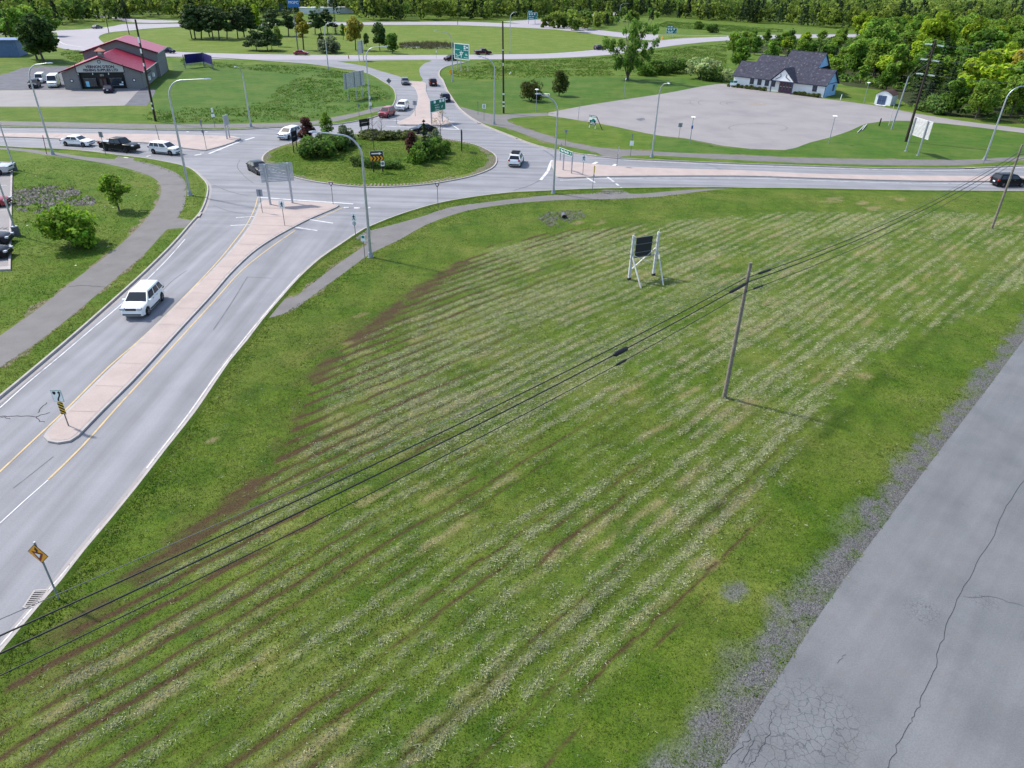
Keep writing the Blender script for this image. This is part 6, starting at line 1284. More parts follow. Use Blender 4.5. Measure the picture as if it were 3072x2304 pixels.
MB().box((w_ / 2, -.8, .05), (2.2, 1.4, .08)).build('ramp', MATS['silver_wood'], sd_)
# far buildings at the top
def far_block(c, dims, label, m, roofm, yaw=0):
    o = thing('trailer' if dims[2] < 3.5 else 'commercial_building', label, 'trailer' if dims[2] < 3.5 else 'building', G(*c), yaw); w_, d_, h_ = dims; MB().box((0, 0, h_ / 2), dims).build('wall', MATS[m], o)
    MB().box((0, 0, h_ + .2), (w_ + .6, d_ + .6, .4)).build('roof', MATS[roofm], o)
    for i in range(4 if m != roofm and h_ > 4 else 0): MB().box((-w_ * .36 + i * w_ * .24, -d_ / 2 - .05, h_ * .5), (w_ * .13, .1, h_ * .28)).build('window', MATS['glass_window'], o)
    return o
far_block((842, 32), (26, 14, 14), 'blue-clad commercial building behind the pine grove', 'blue_cladding', 'galv_dull'); far_block((775, 30), (22, 14, 9), 'white building with a pale roof left of the blue one', 'vis_white', 'white_paint')
for i, (x_, y_, lab) in enumerate(((925, 42, 'leftmost white trailer roof beyond the grove'), (960, 41, 'white trailer roof second from the left beyond the grove'), (996, 41, 'white trailer roof third from the left beyond the grove'), (1036, 40, 'rightmost white trailer roof beyond the grove'))): far_block((x_, y_), (9, 5, 3.2), lab, 'vis_white', 'white_paint', .2 * i)
far_block((8, 166), (11, 8, 4.0), 'blue tarpaulin-clad stack at the far left edge', 'blue_cladding', 'blue_cladding', .3)
lt = thing('lattice_tower', 'white steel lattice tower rising at the top of the picture', 'tower', G(997, 40)); h_ = 40
for sx in (-1, 1):
    for sy in (-1, 1): MB().bar((sx * 2, sy * 2, 0), (sx * .8, sy * .8, h_), .3, .3).build('leg', MATS['white_paint'], lt)
for k in range(12):
    z_ = k * 3.2; s0 = 2 - 1.2 * z_ / h_; s1 = 2 - 1.2 * (z_ + 3.2) / h_; MB().bar((-s0, -s0, z_), (s1, -s1, z_ + 3.2), .18, .18).build('brace', MATS['white_paint'], lt); MB().bar((s0, -s0, z_), (-s1, -s1, z_ + 3.2), .18, .18).build('brace', MATS['white_paint'], lt)
# pond
sheet('pond', smooth(px2([(1210, 141), (1222, 133), (1260, 131), (1310, 134), (1350, 136), (1355, 142), (1320, 145), (1260, 144)]), 2, True), .02, 'pond_water')

# ================================================================== TREES
def leaf_cloud(blobs, n, size, rng, col, cvar=.3, shell=.55, flat=1.0, up=.35, top_only=False):
    """blobs: (x,y,z,rx,ry,rz); n quads spread through their volumes"""
    B = np.array(blobs, float); wgt = (B[:, 3] * B[:, 4] + B[:, 3] * B[:, 5]); wgt /= wgt.sum(); i = rng.choice(len(B), n, p=wgt)
    d = rng.normal(size=(n, 3)); d /= np.linalg.norm(d, axis=1)[:, None] + 1e-9
    r = shell + (1 - shell) * rng.random(n) ** .6; r *= 1 + .18 * (rng.random(n) - .3)
    P = B[i, :3] + d * B[i, 3:6] * r[:, None]
    nn = d * np.array([1, 1, 1 / max(flat, .2)]) + rng.normal(size=(n, 3)) * .55 + np.array([0, 0, up]); nn /= np.linalg.norm(nn, axis=1)[:, None]
    t = np.cross(nn, rng.normal(size=(n, 3))); t /= np.linalg.norm(t, axis=1)[:, None] + 1e-9; b = np.cross(nn, t)
    s = size * rng.uniform(.6, 1.35, n)[:, None]; a = rng.uniform(.45, .9, n)[:, None]
    V = np.stack([P - t * s, P - b * s * a + nn * s * .15, P + t * s, P + b * s * a + nn * s * .15], 1)
    col = np.array(col) * np.array([2.35, 2.45, 1.9])
    tone = (rng.uniform(.75, 1.25, len(B))[i] * (1 + cvar * rng.normal(size=n)).clip(.45, 1.7))[:, None]
    C = np.array(col)[None] * tone; C[:, 0] *= rng.uniform(.85, 1.2, n)
    return V.reshape(-1, 3), np.arange(n * 4).reshape(-1, 4), np.repeat(C, 4, 0)
def limbs(mb, base, top, r, ends, rng, n=6):
    base = Vector(base); top = Vector(top); mb.tube([base, base.lerp(top, .5) + Vector((rng.normal() * .04, rng.normal() * .04, 0)) * (top - base).length, top], [r, r * .72, r * .3], n)
    for e in ends:
        e = Vector(e); t = rng.uniform(.35, .8); s = base.lerp(top, t); m = s.lerp(e, .5) + Vector((0, 0, .06 * (e - s).length)); mb.tube([s, m, e], [r * .42 * (1 - t * .5), r * .26, r * .08], 5)
PROTO = {}
def proto(name, seed, f): rng = np.random.default_rng(seed); PROTO[name] = f(rng)
def P_decid(rng, H=10, R=3.6, z0=.22, nb=22, n=2300, size=.34, col=(.055, .095, .014), lf='leaves', barkm='bark', blob=.36, egg=1.0):
    bl = []
    for k in range(nb):
        while True:
            p = rng.uniform(-1, 1, 3)
            if np.linalg.norm(p) < 1: break
        zc = H * (z0 + (1 - z0) / 2); hz = H * (1 - z0) / 2; w_ = R * (1 - .35 * egg * max(0, p[2])) * .78
        rr = R * blob * rng.uniform(.7, 1.25); bl.append((p[0] * w_, p[1] * w_, zc + p[2] * hz * .82, rr, rr, rr * .8))
    V, F, C = leaf_cloud(bl, n, size, rng, col)
    mb = MB(); limbs(mb, (0, 0, -.05), (0, 0, H * .75), H * .022, [b[:3] for b in bl[:12]], rng)
    return dict(trunk=mb.mesh('trunk', MATS[barkm], 60), crown=np_mesh('crown', V, F, MATS[lf], C), H=H)
def P_spruce(rng, H=12, R=2.6, col=(.016, .034, .012), n_lv=16, z0=.06, q=11, size=.3, lf='needles'):
    V = []; C = []
    mb = MB().tube([(0, 0, -.05), (0, 0, H * .97)], [H * .018, .02], 6)
    for l in range(n_lv):
        t = l / (n_lv - 1); z = H * (z0 + (1 - z0) * t * .97); rad = R * (1 - t) ** .85 * rng.uniform(.85, 1.1) + .12; nb = int(11 - 5 * t)
        for k in range(nb):
            a = 2 * math.pi * (k + rng.random()) / nb; L = rad * rng.uniform(.7, 1.12); drop = .22 * L
            for j in range(q):
                s = (j + rng.random()) / q; w_ = size * (1.15 - .55 * s) * rng.uniform(.7, 1.3); cx, cy, cz = math.cos(a) * L * s, math.sin(a) * L * s, z - drop * s * s + rng.normal() * .06
                dx, dy = -math.sin(a), math.cos(a); ww = w_ * (1.3 - s) * .9; e = w_ * .8; off = rng.normal() * .10 * L
                px_, py_ = cx + dx * off, cy + dy * off
                V += [(px_ - dx * ww, py_ - dy * ww, cz - .12 * ww), (px_ + math.cos(a) * e, py_ + math.sin(a) * e, cz - .1 * e), (px_ + dx * ww, py_ + dy * ww, cz - .12 * ww), (px_ - math.cos(a) * e * .6, py_ - math.sin(a) * e * .6, cz + .12)]
                c = np.array(col) * 1.25 * rng.uniform(.65, 1.5); C += [c] * 4
    V = np.array(V); return dict(trunk=mb.mesh('trunk', MATS['bark_dark'], 60), crown=np_mesh('crown', V, np.arange(len(V)).reshape(-1, 4), MATS[lf], np.array(C)), H=H)
def P_pine(rng, H=13, R=3.0, col=(.022, .038, .014), n=2600):
    R *= 1.35
    bl = []
    for k in range(30):
        t = rng.random(); z = H * (.30 + .66 * t); rr = R * (1.0 - .65 * t) * rng.uniform(.35, 1); a = rng.uniform(0, 6.28); s = R * .33 * rng.uniform(.7, 1.2) * (1.1 - .4 * t); bl.append((math.cos(a) * rr, math.sin(a) * rr, z, s, s, s * .55))
    V, F, C = leaf_cloud(bl, n, .38, rng, col, .35, .35, up=.5)
    mb = MB(); limbs(mb, (0, 0, -.05), (0, 0, H * .93), H * .017, [b[:3] for b in bl[:14]], rng); return dict(trunk=mb.mesh('trunk', MATS['bark_dark'], 60), crown=np_mesh('crown', V, F, MATS['needles'], C), H=H)
def P_shrub(rng, H=2.4, R=1.7, col=(.04, .075, .012), n=1500, nb=14, size=.16, lf='leaves', z0=.05):
    bl = []
    for k in range(nb):
        a = rng.uniform(0, 6.28); rr = R * rng.random() ** .5 * .75; z = H * rng.uniform(.2, .78) * (1 - .3 * rr / R); s = R * rng.uniform(.28, .45); bl.append((math.cos(a) * rr, math.sin(a) * rr, max(z, s * .7), s, s, s * .85))
    V, F, C = leaf_cloud(bl, n, size, rng, col); V[:, 2] = np.maximum(V[:, 2], .02); mb = MB()
    for b in bl[:8]: mb.tube([(rng.normal() * .1, rng.normal() * .1, 0), (b[0] * .6, b[1] * .6, b[2] * .6), b[:3]], [.05, .035, .015], 5)
    return dict(trunk=mb.mesh('trunk', MATS['bark'], 60), crown=np_mesh('crown', V, F, MATS[lf], C), H=H)
def P_big(rng, H=14.5, R=8.0, col=(.052, .098, .018), n=9000):
    """spreading tree on several rising stems with gaps between the clumps"""
    mb = MB(); bl = []; mb.tube([(0, 0, -.05), (0, 0, .9)], [.42, .36], 10)
    for k in range(11):
        a = 2 * math.pi * k / 11 + rng.uniform(-.3, .3); tz = H * rng.uniform(.5, .93); tr = R * rng.uniform(.5, 1.0) * (1 if k % 4 else .25); e = Vector((math.cos(a) * tr, math.sin(a) * tr, tz)); s = Vector((math.cos(a) * .18, math.sin(a) * .18, .7)); m = s.lerp(e, .45) + Vector((-e.x * .16, -e.y * .16, .3))
        mb.tube([s, m, e], [.15, .09, .02], 6)
        for j in range(7):
            t = rng.uniform(.25, 1.02); p = s.lerp(e, t) + Vector(rng.normal(size=3) * np.array([1.3, 1.3, .9])); p.z = max(p.z, 2.6); mb.tube([m.lerp(e, max(0, (t - .45) / .55)), p], [.04, .012], 4); r_ = rng.uniform(.6, 1.25); bl.append((p.x, p.y, p.z, r_, r_, r_ * .9))
    V, F, C = leaf_cloud(bl, n, .22, rng, col, .3, .15); return dict(trunk=mb.mesh('trunk', MATS['bark'], 60), crown=np_mesh('crown', V, F, MATS['leaves'], C), H=H)
def P_bare(rng, H=4.5, leaf=0):
    mb = MB(); mb.tube([(0, 0, -.05), (.05, 0, H * .5), (0, .05, H)], [.05, .035, .01], 6); tips = []
    for k in range(16):
        t = rng.uniform(.3, .92); a = rng.uniform(0, 6.28); L = H * .32 * (1.1 - t) + .15; s = Vector((0, 0, H * t)); e = s + Vector((math.cos(a) * L, math.sin(a) * L, L * .9)); mb.tube([s, e], [.022, .006], 4); tips.append(e)
        for j in range(2): q = s.lerp(e, .6); mb.tube([q, q + Vector(rng.normal(size=3)) * L * .3], [.01, .004], 3)
    V, F, C = leaf_cloud([(p.x, p.y, p.z, .25, .25, .3) for p in tips], max(leaf, 8), .07, rng, (.11, .075, .03)); return dict(trunk=mb.mesh('trunk', MATS['bark'], 60), crown=np_mesh('crown', V, F, MATS['leaves'], C), H=H)
for i in range(3): proto('decid%d' % i, 20 + i, lambda r, i=i: P_decid(r, R=(3.4, 3.9, 3.0)[i], z0=.07, nb=26, col=((.050, .092, .014), (.066, .105, .016), (.038, .078, .014))[i]))
proto('lime', 31, lambda r: P_decid(r, R=3.5, col=(.105, .145, .012), n=2600)); proto('yellow', 32, lambda r: P_decid(r, R=2.4, z0=.18, col=(.135, .125, .016), n=2100, size=.28, egg=1.5)); proto('orange', 33, lambda r: P_decid(r, R=3.3, z0=.15, col=(.115, .105, .018)))
proto('column', 34, lambda r: P_decid(r, H=10, R=2.1, z0=.1, col=(.075, .125, .02), n=1700)); proto('willow', 35, lambda r: P_decid(r, H=9, R=3.0, z0=.06, col=(.085, .12, .03), n=2000)); proto('darkround', 36, lambda r: P_decid(r, H=9, R=3.6, z0=.04, col=(.022, .042, .013), n=2600, nb=28))
proto('spruce0', 41, lambda r: P_spruce(r)); proto('spruce1', 42, lambda r: P_spruce(r, R=3.2, n_lv=18, col=(.018, .036, .014))); proto('spruce2', 43, lambda r: P_spruce(r, R=1.9, n_lv=14))
for i in range(4): proto('pine%d' % i, 50 + i, lambda r, i=i: P_pine(r, H=(13, 12, 13.5, 9)[i], R=(3.0, 2.7, 3.3, 3.2)[i]))
proto('shrub0', 60, lambda r: P_shrub(r)); proto('shrub1', 61, lambda r: P_shrub(r, col=(.034, .062, .014))); proto('shrub2', 62, lambda r: P_shrub(r, R=2.2, col=(.06, .10, .03), n=1900)); proto('shrub_grey', 63, lambda r: P_shrub(r, R=1.5, col=(.06, .075, .05), n=1100)); proto('hedge', 64, lambda r: P_shrub(r, H=1.0, R=1.0, col=(.045, .055, .02), n=700, size=.11))
proto('bush_red', 65, lambda r: P_shrub(r, H=4.4, R=2.3, nb=26, n=2800, col=(.035, .04, .012))); proto('cedar', 66, lambda r: P_decid(r, H=6.5, R=2.0, z0=.03, col=(.035, .048, .012), n=2600, nb=30, size=.2, blob=.42, egg=2.2)); proto('round_tree', 67, lambda r: P_shrub(r, H=4.0, R=2.3, col=(.072, .125, .013), n=3000, nb=24, size=.18)); proto('small_tree', 68, lambda r: P_decid(r, H=4.2, R=1.9, z0=.16, col=(.075, .125, .015), n=1900, size=.15, nb=24, blob=.28))
proto('purple', 69, lambda r: P_decid(r, H=5, R=.85, z0=.05, col=(.034, .013, .014), n=2000, size=.14, blob=.55, nb=30, egg=.9)); proto('young', 70, lambda r: P_decid(r, H=6, R=1.3, z0=.12, col=(.075, .13, .015), n=1700, size=.14, blob=.36, nb=28)); proto('fir', 71, lambda r: P_spruce(r, H=6, R=1.5, n_lv=13, col=(.035, .06, .014), size=.2))
proto('bare', 72, lambda r: P_bare(r)); proto('bare_leaf', 73, lambda r: P_bare(r, H=4.5, leaf=160)); proto('big', 74, lambda r: P_big(r)); proto('white_bush', 75, lambda r: P_shrub(r, R=2.1, H=2.8, col=(.14, .17, .09), n=1800))
TREE_LABELS = {}
_trng = random.Random(5)
def tree(kind, base, height, label, cat='tree', name='tree', group=None, wide=1.0, world=None):
    p = PROTO[kind]; loc = G(*base) if world is None else Vector((world[0], world[1], 0)); s = height / p['H']
    o = thing(name, label, cat, loc, _trng.uniform(0, 6.28), group); o.scale = (s * wide, s * wide, s)
    link('trunk', p['trunk'], o); link('crown', p['crown'], o); return o
def tree_px(kind, base, ty, label, **k): return tree(kind, base, max(.5, hgt(base, ty)), label, **k)
IZ = .3
# central island planting
for kind, b_, ty, lab, wd in (('purple', (925, 455), 345, 'columnar purple-leaved tree at the left of the central island', 1.15), ('young', (985, 435), 335, 'light green young tree rising from the shrubs on the central island', 1.1), ('purple', (1236, 482), 392, 'purple-leaved columnar tree beside the spruce on the central island', 1.2), ('fir', (1276, 490), 365, 'young spruce standing in the shrubs on the central island', 1.05),
                              ('bare', (1123, 462), 345, 'bare sapling behind the chevron sign on the central island', 1), ('bare', (1146, 414), 355, 'bare sapling at the back of the central island', 1.2), ('bare_leaf', (1322, 440), 335, 'thin sapling with a few yellow leaves right of the spruce', 1)):
    tree_px(kind, b_, ty, lab, wide=wd)
for kind, b_, h_, lab, wd in (('shrub1', (955, 478), 2.6, 'large dark shrub below the light green young tree', 1.25), ('shrub1', (1000, 462), 2.4, 'dark shrub right of the light green young tree', 1.2), ('shrub_grey', (1030, 448), 2.6, 'greyish shrub right of the big dark shrubs', 1.0), ('shrub1', (1085, 505), 1.9, 'low dark shrub left of the chevron sign', 1.3), ('shrub1', (1125, 510), 1.8, 'low dark shrub behind the chevron sign', 1.3), ('shrub1', (1175, 512), 1.8, 'low dark shrub right of the chevron sign', 1.35),
                          ('shrub0', (1255, 496), 2.3, 'green shrub at the foot of the young spruce', 1.1), ('shrub0', (1300, 482), 2.2, 'green shrub right of the young spruce', 1.1), ('shrub0', (1325, 468), 2.0, 'rightmost green shrub on the central island', 1.0), ('shrub_grey', (1310, 448), 2.2, 'greyish shrub behind the young spruce', .9),
                          ('hedge', (1112, 420), 1.7, 'leftmost low shrub in the back row of the island', 1.6), ('hedge', (1140, 424), 1.6, 'second low shrub from the left in the back row of the island', 1.6), ('hedge', (1168, 425), 1.7, 'third low shrub from the left in the back row of the island', 1.6), ('shrub_grey', (1196, 424), 2.0, 'fourth shrub from the left in the back row, greyish', 1.1), ('hedge', (1222, 422), 1.6, 'rightmost low shrub in the back row of the island', 1.6)):
    mid_ = kind == 'hedge' or 1070 < b_[0] < 1200
    tree(kind, b_, h_ * (.85 if mid_ else 1.4), lab, 'shrub', 'shrub', wide=wd * (1.0 if mid_ else .85))
for o in COL.objects:
    if o.name.startswith(('shrub', 'tree', 'chevron_sign')) and o.parent is None and math.hypot(o.location.x - ICX, o.location.y - ICY) < IR - 1: o.location.z = .25
# left lawn
tree_px('round_tree', (228, 738), 600, 'round leafy shrub tree beside the curving footpath at left', cat='shrub', name='shrub', wide=1.05); tree_px('small_tree', (358, 632), 520, 'smaller loose shrub tree above the round one at left', cat='shrub', name='shrub', wide=1.1)
# shop tree
tree_px('darkround', (132, 185), 25, 'large dense leafy tree left of the fishing shop', wide=1.15); tree_px('decid2', (112, 178), 50, 'leafy tree growing into the large one by the shop', wide=1.2)
for k_, b_, ty_, lab_ in (('decid0', (62, 128), 20, 'tall leafy tree by the pole at the far left'), ('decid1', (95, 120), 10, 'light leafy tree behind the large tree at the shop'), ('decid2', (20, 116), 15, 'leafy tree at the far left edge by the side road'), ('decid0', (150, 108), 20, 'leafy tree behind the loop road at far left'), ('column', (-10, 120), 20, 'slim tree cut by the far left edge')):
    tree_px(k_, b_, ty_, lab_, wide=1.3)
# pine grove
for i, (b_, ty, k, lab) in enumerate((((576, 117), 22, 'pine0', 'leftmost pine of the grove'), ((586, 117), 12, 'pine1', 'second pine from the left of the grove'), ((604, 116), 10, 'pine2', 'third pine from the left of the grove'), ((629, 111), 10, 'pine0', 'fourth pine from the left of the grove'), ((640, 118), 26, 'pine1', 'fifth pine from the left of the grove'), ((658, 119), 14, 'pine0', 'sixth pine from the left of the grove'), ((681, 117), 22, 'pine2', 'seventh pine from the left of the grove'), ((714, 116), 20, 'pine2', 'eighth pine from the left of the grove'), ((733, 111), 14, 'pine0', 'ninth pine from the left of the grove'), ((756, 111), 22, 'pine1', 'tenth pine from the left of the grove'),
                         ((770, 151), 92, 'pine3', 'low pine at the front left of the grove'), ((803, 152), 80, 'pine3', 'low pine at the front centre of the grove'), ((816, 151), 96, 'pine3', 'low pine at the front right of the grove'), ((866, 109), 24, 'pine0', 'pine behind the tall pylon sign post'), ((826, 108), 16, 'pine2', 'pine left of the tall pylon sign post'), ((946, 103), 30, 'pine1', 'first pine right of the yellow tree'), ((964, 101), 34, 'pine0', 'second pine right of the yellow tree'), ((984, 101), 26, 'pine1', 'third pine right of the yellow tree'))):
    tree_px(k, b_, ty, lab, name='pine_tree', group='pines of the grove', wide=1.3)
tree_px('spruce0', (1008, 105), 24, 'dark pointed spruce at the right end of the pine grove', wide=1.0); tree_px('lime', (775, 104), 12, 'bright yellow-green tree among the pines', wide=.8); tree_px('willow', (836, 140), 74, 'pale weeping tree right of the low pines', wide=.7); tree_px('yellow', (911, 150), 26, 'tall yellow tree right of the pylon post'); tree_px('orange', (1067, 150), 40, 'broad yellow-orange tree left of the dark tree clump', wide=.9); tree_px('column', (1030, 120), 60, 'green slim tree behind the yellow-orange tree', wide=.8)
tree_px('darkround', (1140, 152), 58, 'tall dark tree beside the pond', wide=.8); tree_px('decid2', (1178, 160), 90, 'broad dark green bush tree at the pond edge', wide=1.1); tree('shrub_grey', (1000, 159), 5.5, 'large grey-green round shrub below the street light on the ramp', 'shrub', 'shrub', wide=1.4); tree_px('pine3', (965, 138), 100, 'dark low pine right of the tall yellow tree', wide=.7); tree_px('darkround', (1100, 140), 95, 'dark bush between the yellow-orange tree and the dark clump', cat='shrub', name='shrub', wide=.7)
# round the visitor building
tree_px('big', (1882, 241), 14, 'large lone spreading tree on the lawn behind the car park', wide=.74); tree('bush_red', (1592, 304), 5.3, 'round reddish bush on the lawn', 'shrub', 'shrub', wide=.95); tree_px('cedar', (1677, 288), 205, 'conical cedar on the lawn right of the round bush', cat='shrub', name='cedar', wide=1.15)
for i, (k, b_, h_, lab, wd) in enumerate((('shrub0', (1935, 226), 3.6, 'bush at the foot of the big lone tree', 1.2), ('shrub0', (1975, 224), 4.2, 'mid bush right of the big lone tree', 1.2), ('shrub1', (2012, 218), 4.6, 'darker bush second right of the big lone tree', 1.1), ('white_bush', (2098, 236), 5.5, 'large pale flowering bush left of the visitor building', 1.3), ('shrub1', (2140, 242), 4.4, 'dark bush between the pale bush and the visitor building', 1.2), ('white_bush', (2178, 246), 3.4, 'small pale bush at the corner of the visitor building', 1.0), ('shrub2', (2075, 215), 3.8, 'brownish bush behind the pale flowering bush', 1.2))):
    tree(k, b_, h_, lab, 'shrub', 'shrub', wide=wd)
for i, f_ in enumerate((-.3, .9, 2.0, 3.2, 4.4, 5.6, 6.8, 8.0, 9.2, 17.3, 18.3, 19.4, 20.6, 21.8, 22.9)):
    P = VB.o + VB.x * f_ - VB.y * 1.2; tree('hedge', None, .75 + .2 * ((i * 7) % 3) * .5, 'low shrub in the bed along the visitor building front', 'shrub', 'shrub', 'foundation shrubs', 1.0, (P[0], P[1]))
for i, (k, b_, ty, lab) in enumerate((('decid0', (2215, 205), 108, 'tree above the left roof of the visitor building'), ('decid1', (2196, 175), 92, 'light tree left above the visitor building'), ('spruce2', (2362, 172), 84, 'dark spruce behind the stepped roof'), ('spruce2', (2457, 156), 103, 'small dark spruce right of the stepped roof'), ('decid2', (2262, 165), 100, 'small tree at the highway behind the visitor building'), ('decid0', (2310, 190), 120, 'bushy tree behind the middle roof step'), ('decid1', (2400, 185), 112, 'bushy tree behind the high roof'))):
    tree_px(k, b_, ty, lab)
tree('shrub0', (2095, 88), 4.5, 'small bush in the meadow beyond the far highway', 'shrub', 'shrub'); tree('shrub1', (2135, 98), 5, 'dark bush in the meadow beside the far highway', 'shrub', 'shrub')
# woods on the right, tree by tree
tree('lime', (2790, 205), 17, 'bright yellow-green tree rising behind the transmission pole', wide=1.15); tree('lime', (2900, 190), 15, 'yellow-green tree right of the transmission pole crown', wide=1.0); tree('lime', (2735, 215), 11, 'yellow-green tree low left of the transmission pole'); tree_px('spruce1', (2745, 318), 108, 'big dark spruce left of the transmission pole', wide=1.0); tree_px('spruce1', (2905, 300), 110, 'big dark spruce right of the transmission pole', wide=1.1); tree_px('spruce1', (2835, 300), 160, 'dark spruce behind the transmission pole', wide=1.0); tree_px('spruce0', (2960, 290), 150, 'dark spruce right of the two big spruces'); tree_px('spruce1', (2700, 250), 120, 'dark spruce behind the shed'); tree_px('spruce1', (2790, 290), 130, 'dark spruce between the big spruce and the transmission pole', wide=1.2); tree_px('spruce1', (2868, 280), 120, 'dark spruce left of the right big spruce', wide=1.2); tree_px('spruce0', (2770, 325), 215, 'short dark spruce at the foot of the big spruce', wide=1.3); tree_px('spruce1', (2930, 270), 130, 'tall dark spruce far behind the wood edge', wide=1.2)
for k, b_, h_, lab in (('decid0', (2850, 345), 7.5, 'leafy tree at the wood edge below the spruces'), ('decid1', (2925, 358), 8.0, 'lighter leafy tree at the wood edge below the right spruce'), ('orange', (3055, 300), 14, 'olive-brown tree near the right edge'), ('decid1', (3030, 352), 9, 'leafy tree at the wood edge near the right edge'), ('shrub2', (2800, 338), 4.0, 'bush at the wood edge behind the white slatted board')):
    tree(k, b_, h_, lab)
WOODS = px2([(2180, 128), (2420, 122), (2540, 116), (2800, 115), (3072, 112), (3300, 112), (3350, 385), (3072, 372), (2866, 350), (2765, 336), (2700, 300), (2640, 270), (2540, 258), (2490, 240), (2465, 205), (2440, 180), (2330, 160), (2200, 160)])
xs = [p[0] for p in WOODS]; ys = [p[1] for p in WOODS]; placed = []; wr = np.random.default_rng(3); tries = 0
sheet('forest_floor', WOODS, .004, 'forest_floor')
while len(placed) < 230 and tries < 12000:
    tries += 1; x_, y_ = wr.uniform(min(xs), max(xs)), wr.uniform(min(ys), max(ys))
    if not inpoly(np.array([x_]), np.array([y_]), WOODS)[0] or not visible(np.array([x_]), np.array([y_]), 250)[0]: continue
    if any((x_ - a) ** 2 + (y_ - b) ** 2 < 15 for a, b in placed): continue
    u_, v_ = proj((x_, y_, 0))
    if 2680 < u_ < 3000 and v_ > 235 and wr.random() < .75: continue
    placed.append((x_, y_)); d = distpoly(np.array([x_]), np.array([y_]), WOODS + WOODS[:1])[0]; kd = wr.choice(['decid0', 'decid1', 'decid2', 'decid0', 'lime', 'column', 'decid1', 'spruce0']); hh = wr.uniform(5, 8) if d < 7 else wr.uniform(8.5, 13)
    u_, v_ = proj((x_, y_, 0)); left = u_ < 2560
    if left: hh = min(hh, 5.5)
    lb = {'s': 'dark spruce standing among leafy trees in the right-hand woods', 'l': 'yellow-green tree within the canopy of the right-hand woods', 'o': 'olive tree within the canopy of the right-hand woods', 'c': 'slim light green tree within the canopy of the right-hand woods'}.get(kd[0], {'0': 'mid green leafy tree within the canopy of the right-hand woods', '1': 'fresh green leafy tree within the canopy of the right-hand woods', '2': 'deep green leafy tree within the canopy of the right-hand woods'}.get(kd[-1]))
    tree(kd, None, hh, lb, 'tree', 'woodland_tree', 'trees of the right-hand woods', wr.uniform(1.0, 1.45), (x_, y_))
print('woods', len(placed))
# far woods: one mass
def woodland(name, label, regions, seed):
    rng = np.random.default_rng(seed); VV = []; FF = []; CC = []; off = 0
    for poly, dens, hmin, hmax, con in regions:
        P = px2(poly) if poly[0][1] < 2000 and not isinstance(poly[0][0], float) else poly
        xs = [p[0] for p in P]; ys = [p[1] for p in P]; N = int((max(xs) - min(xs)) * (max(ys) - min(ys)) * dens); x = rng.uniform(min(xs), max(xs), N); y = rng.uniform(min(ys), max(ys), N); k = inpoly(x, y, P); x, y = x[k], y[k]
        k = visible(x, y, 400) | True; x, y = x[k], y[k]
        for a, b in zip(x, y):
            h = rng.uniform(hmin * .7, hmax * 1.2) if rng.random() < .5 else rng.uniform(hmin, hmax); patch = vnoise(np.array([a / 40]), np.array([b / 40]), 9)[0]
            if rng.random() < con + .35 * (patch - .5):
                n = 80; t = rng.random(n) ** .8; ang = rng.uniform(0, 6.28, n); rad = h * .2 * (1 - t) ** .8 + .2; p = np.stack([a + np.cos(ang) * rad, b + np.sin(ang) * rad, h * (.05 + .95 * t)], 1); col = np.array([.026, .046, .018]) * rng.uniform(.7, 1.5); s = .75; nn = np.stack([np.cos(ang), np.sin(ang), np.full(n, .5)], 1)
            else:
                n = 95; w_ = h * rng.uniform(.25, .36); B = rng.normal(size=(7, 3)) * np.array([w_ * .5, w_ * .5, h * .2]) + np.array([a, b, h * .58]); i = rng.integers(0, 7, n); d = rng.normal(size=(n, 3)); d /= np.linalg.norm(d, axis=1)[:, None]; p = B[i] + d * w_ * .55; p[:, 2] = np.clip(p[:, 2], .3, h); g = rng.random(); col = (np.array([.062, .115, .020]) * (1 - g) + np.array([.185, .235, .035]) * g) * rng.uniform(.7, 1.35); s = .85; nn = d + np.array([0, 0, .4])
            nn = nn + rng.normal(size=(n, 3)) * .5; nn /= np.linalg.norm(nn, axis=1)[:, None]; t_ = np.cross(nn, rng.normal(size=(n, 3))); t_ /= np.linalg.norm(t_, axis=1)[:, None] + 1e-9; b_ = np.cross(nn, t_); ss = s * rng.uniform(.6, 1.4, n)[:, None]
            VV.append(np.stack([p - t_ * ss, p - b_ * ss * .7, p + t_ * ss, p + b_ * ss * .7], 1).reshape(-1, 3)); CC.append(np.repeat(col[None] * rng.uniform(.6, 1.4, (n, 1)), 4, 0)); off += n
    V = np.concatenate(VV); C = np.concatenate(CC); print(name, off, 'quads'); stuff(link(name, np_mesh(name, V, np.arange(len(V)).reshape(-1, 4), MATS['leaves'], C)), label, 'woods')
def wpoly(front, depth):
    f = px2(front); return [(float(a), float(b)) for a, b in f] + [(float(f[-1][0] * 1.1 + 20), float(f[-1][1] + depth)), (float(f[0][0] * 1.1 - 20), float(f[0][1] + depth))]
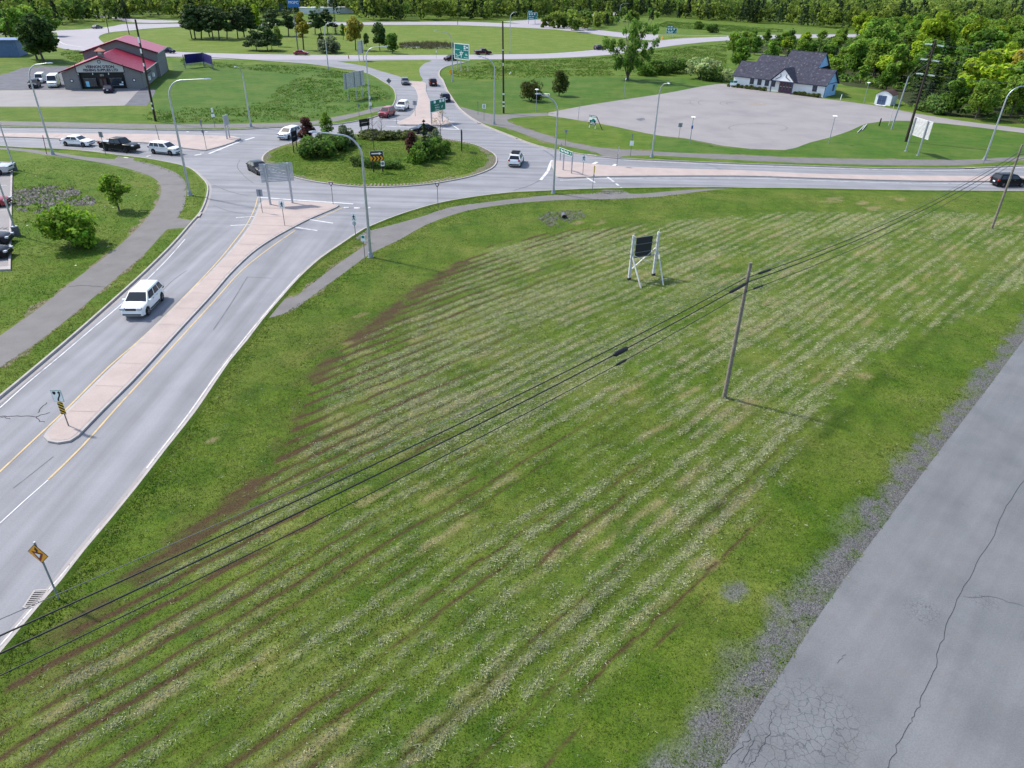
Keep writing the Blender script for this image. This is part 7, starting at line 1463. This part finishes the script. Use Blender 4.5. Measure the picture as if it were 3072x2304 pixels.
woodland('woodland', 'dense mixed woods filling the top of the picture beyond the highways', [
    (wpoly([(60, 26), (153, 31), (250, 40), (376, 51), (457, 56), (545, 58), (640, 58), (760, 56)], 130), .020, 9, 15, .38),
    (wpoly([(1060, 60), (1162, 62), (1376, 60), (1500, 60), (1560, 56), (1650, 50), (1720, 44)], 120), .022, 8, 14, .30),
    (wpoly([(1725, 43), (1800, 37), (1860, 33)], 120), .022, 9, 14, .3),
    (wpoly([(1880, 50), (2000, 52), (2100, 60), (2220, 68), (2400, 78), (2560, 90), (2800, 94), (3072, 92), (3300, 90)], 125), .022, 9, 15, .28),
    (wpoly([(-250, 76), (-60, 82), (60, 84), (150, 82)], 90), .020, 8, 13, .25),
    (wpoly([(560, 50), (700, 46), (800, 40), (900, 42), (1060, 44)], 130), .012, 8, 13, .3),
    (wpoly([(1740, 98), (1800, 84), (1860, 66), (1900, 62)], 30), .030, 4, 8, .05)], 77)
ux = []; uy = []; U = WOODS; n_ = 5000; x = RNG.uniform(min(xs), max(xs), n_); y = RNG.uniform(min(ys), max(ys), n_); k = inpoly(x, y, U) & visible(x, y, 150) & (RNG.random(n_) < .5); x, y = x[k], y[k]
B = [(a, b, .5, r, r, r * .8) for a, b, r in zip(x, y, RNG.uniform(.8, 1.7, len(x)))]
V, F, C = leaf_cloud(B, 26 * len(B), .5, RNG, (.04, .072, .014)); V[:, 2] = np.maximum(V[:, 2], .03); stuff(link('undergrowth', np_mesh('undergrowth', V, F, MATS['leaves'], C)), 'bushy undergrowth filling the right-hand woods', 'undergrowth'); print('under', len(F))
# tall rough grass on banks, reeds round the pond
def tall_grass(name, label, polys, dens, h0, h1, cols, per=5, wd=.06):
    X = []; Y = []
    for poly in polys:
        P = px2(poly); xs = [p[0] for p in P]; ys = [p[1] for p in P]; n = int((max(xs) - min(xs)) * (max(ys) - min(ys)) * dens); x = RNG.uniform(min(xs), max(xs), n); y = RNG.uniform(min(ys), max(ys), n); k = inpoly(x, y, P) & (fbm(x, y, 7, 141, 3) + .25 * RNG.random(n) > .52); X.append(x[k]); Y.append(y[k])
    x = np.concatenate(X); y = np.concatenate(Y); V, F, C = blades(x, y, RNG.uniform(h0, h1, len(x)), wd, per, .22, .7, grass_cols(x, y, *cols)); stuff(link(name, np_mesh(name, V, F, MATS['blades'], C)), label, 'grass'); print(name, len(F))
tall_grass('rough_grass', 'tall rough grass on the banks beside the ramps', [[(545, 178), (700, 190), (934, 200), (1029, 216), (1090, 225), (1060, 240), (950, 232), (800, 215), (640, 200), (545, 196)], [(500, 345), (560, 322), (700, 320), (800, 300), (840, 262), (900, 232), (1040, 245), (1140, 262), (1175, 290), (1160, 318), (1079, 331), (934, 358), (789, 366), (640, 368), (500, 369)], [(430, 345), (480, 330), (520, 335), (540, 366), (450, 366)],
             [(1405, 196), (1470, 184), (1640, 180), (1810, 172), (1900, 162), (1990, 150), (2050, 142), (2180, 132), (2180, 215), (2050, 225), (1900, 228), (1700, 231), (1500, 240), (1420, 240), (1360, 230), (1345, 214)], [(270, 155), (200, 148), (180, 165), (240, 190)], [(1960, 80), (2180, 95), (2350, 98), (2350, 88), (2180, 75), (2000, 64)], [(36, 566), (120, 556), (230, 560), (290, 612), (250, 640), (140, 668), (36, 668)]], 2.2, .14, .32, ((.050, .120, .010), (.078, .155, .014), (.12, .17, .03)))
tall_grass('reeds', 'brownish reeds around the small pond', [[(1195, 148), (1200, 132), (1260, 127), (1340, 129), (1375, 136), (1370, 148), (1300, 148)]], 2.0, .5, 1.1, ((.09, .075, .04), (.13, .11, .06), (.05, .07, .02)))
# scraps of paper on the lawns
for poly in ([(40, 500), (420, 520), (460, 640), (300, 800), (10, 1000)],):
    P = px2(poly); x = RNG.uniform(min(p[0] for p in P), max(p[0] for p in P), 60); y = RNG.uniform(min(p[1] for p in P), max(p[1] for p in P), 60); k = inpoly(x, y, P); x, y = x[k][:16], y[k][:16]
    V, F, C = pebbles(x, y, RNG.uniform(.06, .13, len(x)), .03, .4); stuff(link('litter', np_mesh('litter', V, F, MATS['straw'], np.full_like(C, .75))), 'scattered scraps of white litter on the left lawn', 'litter')
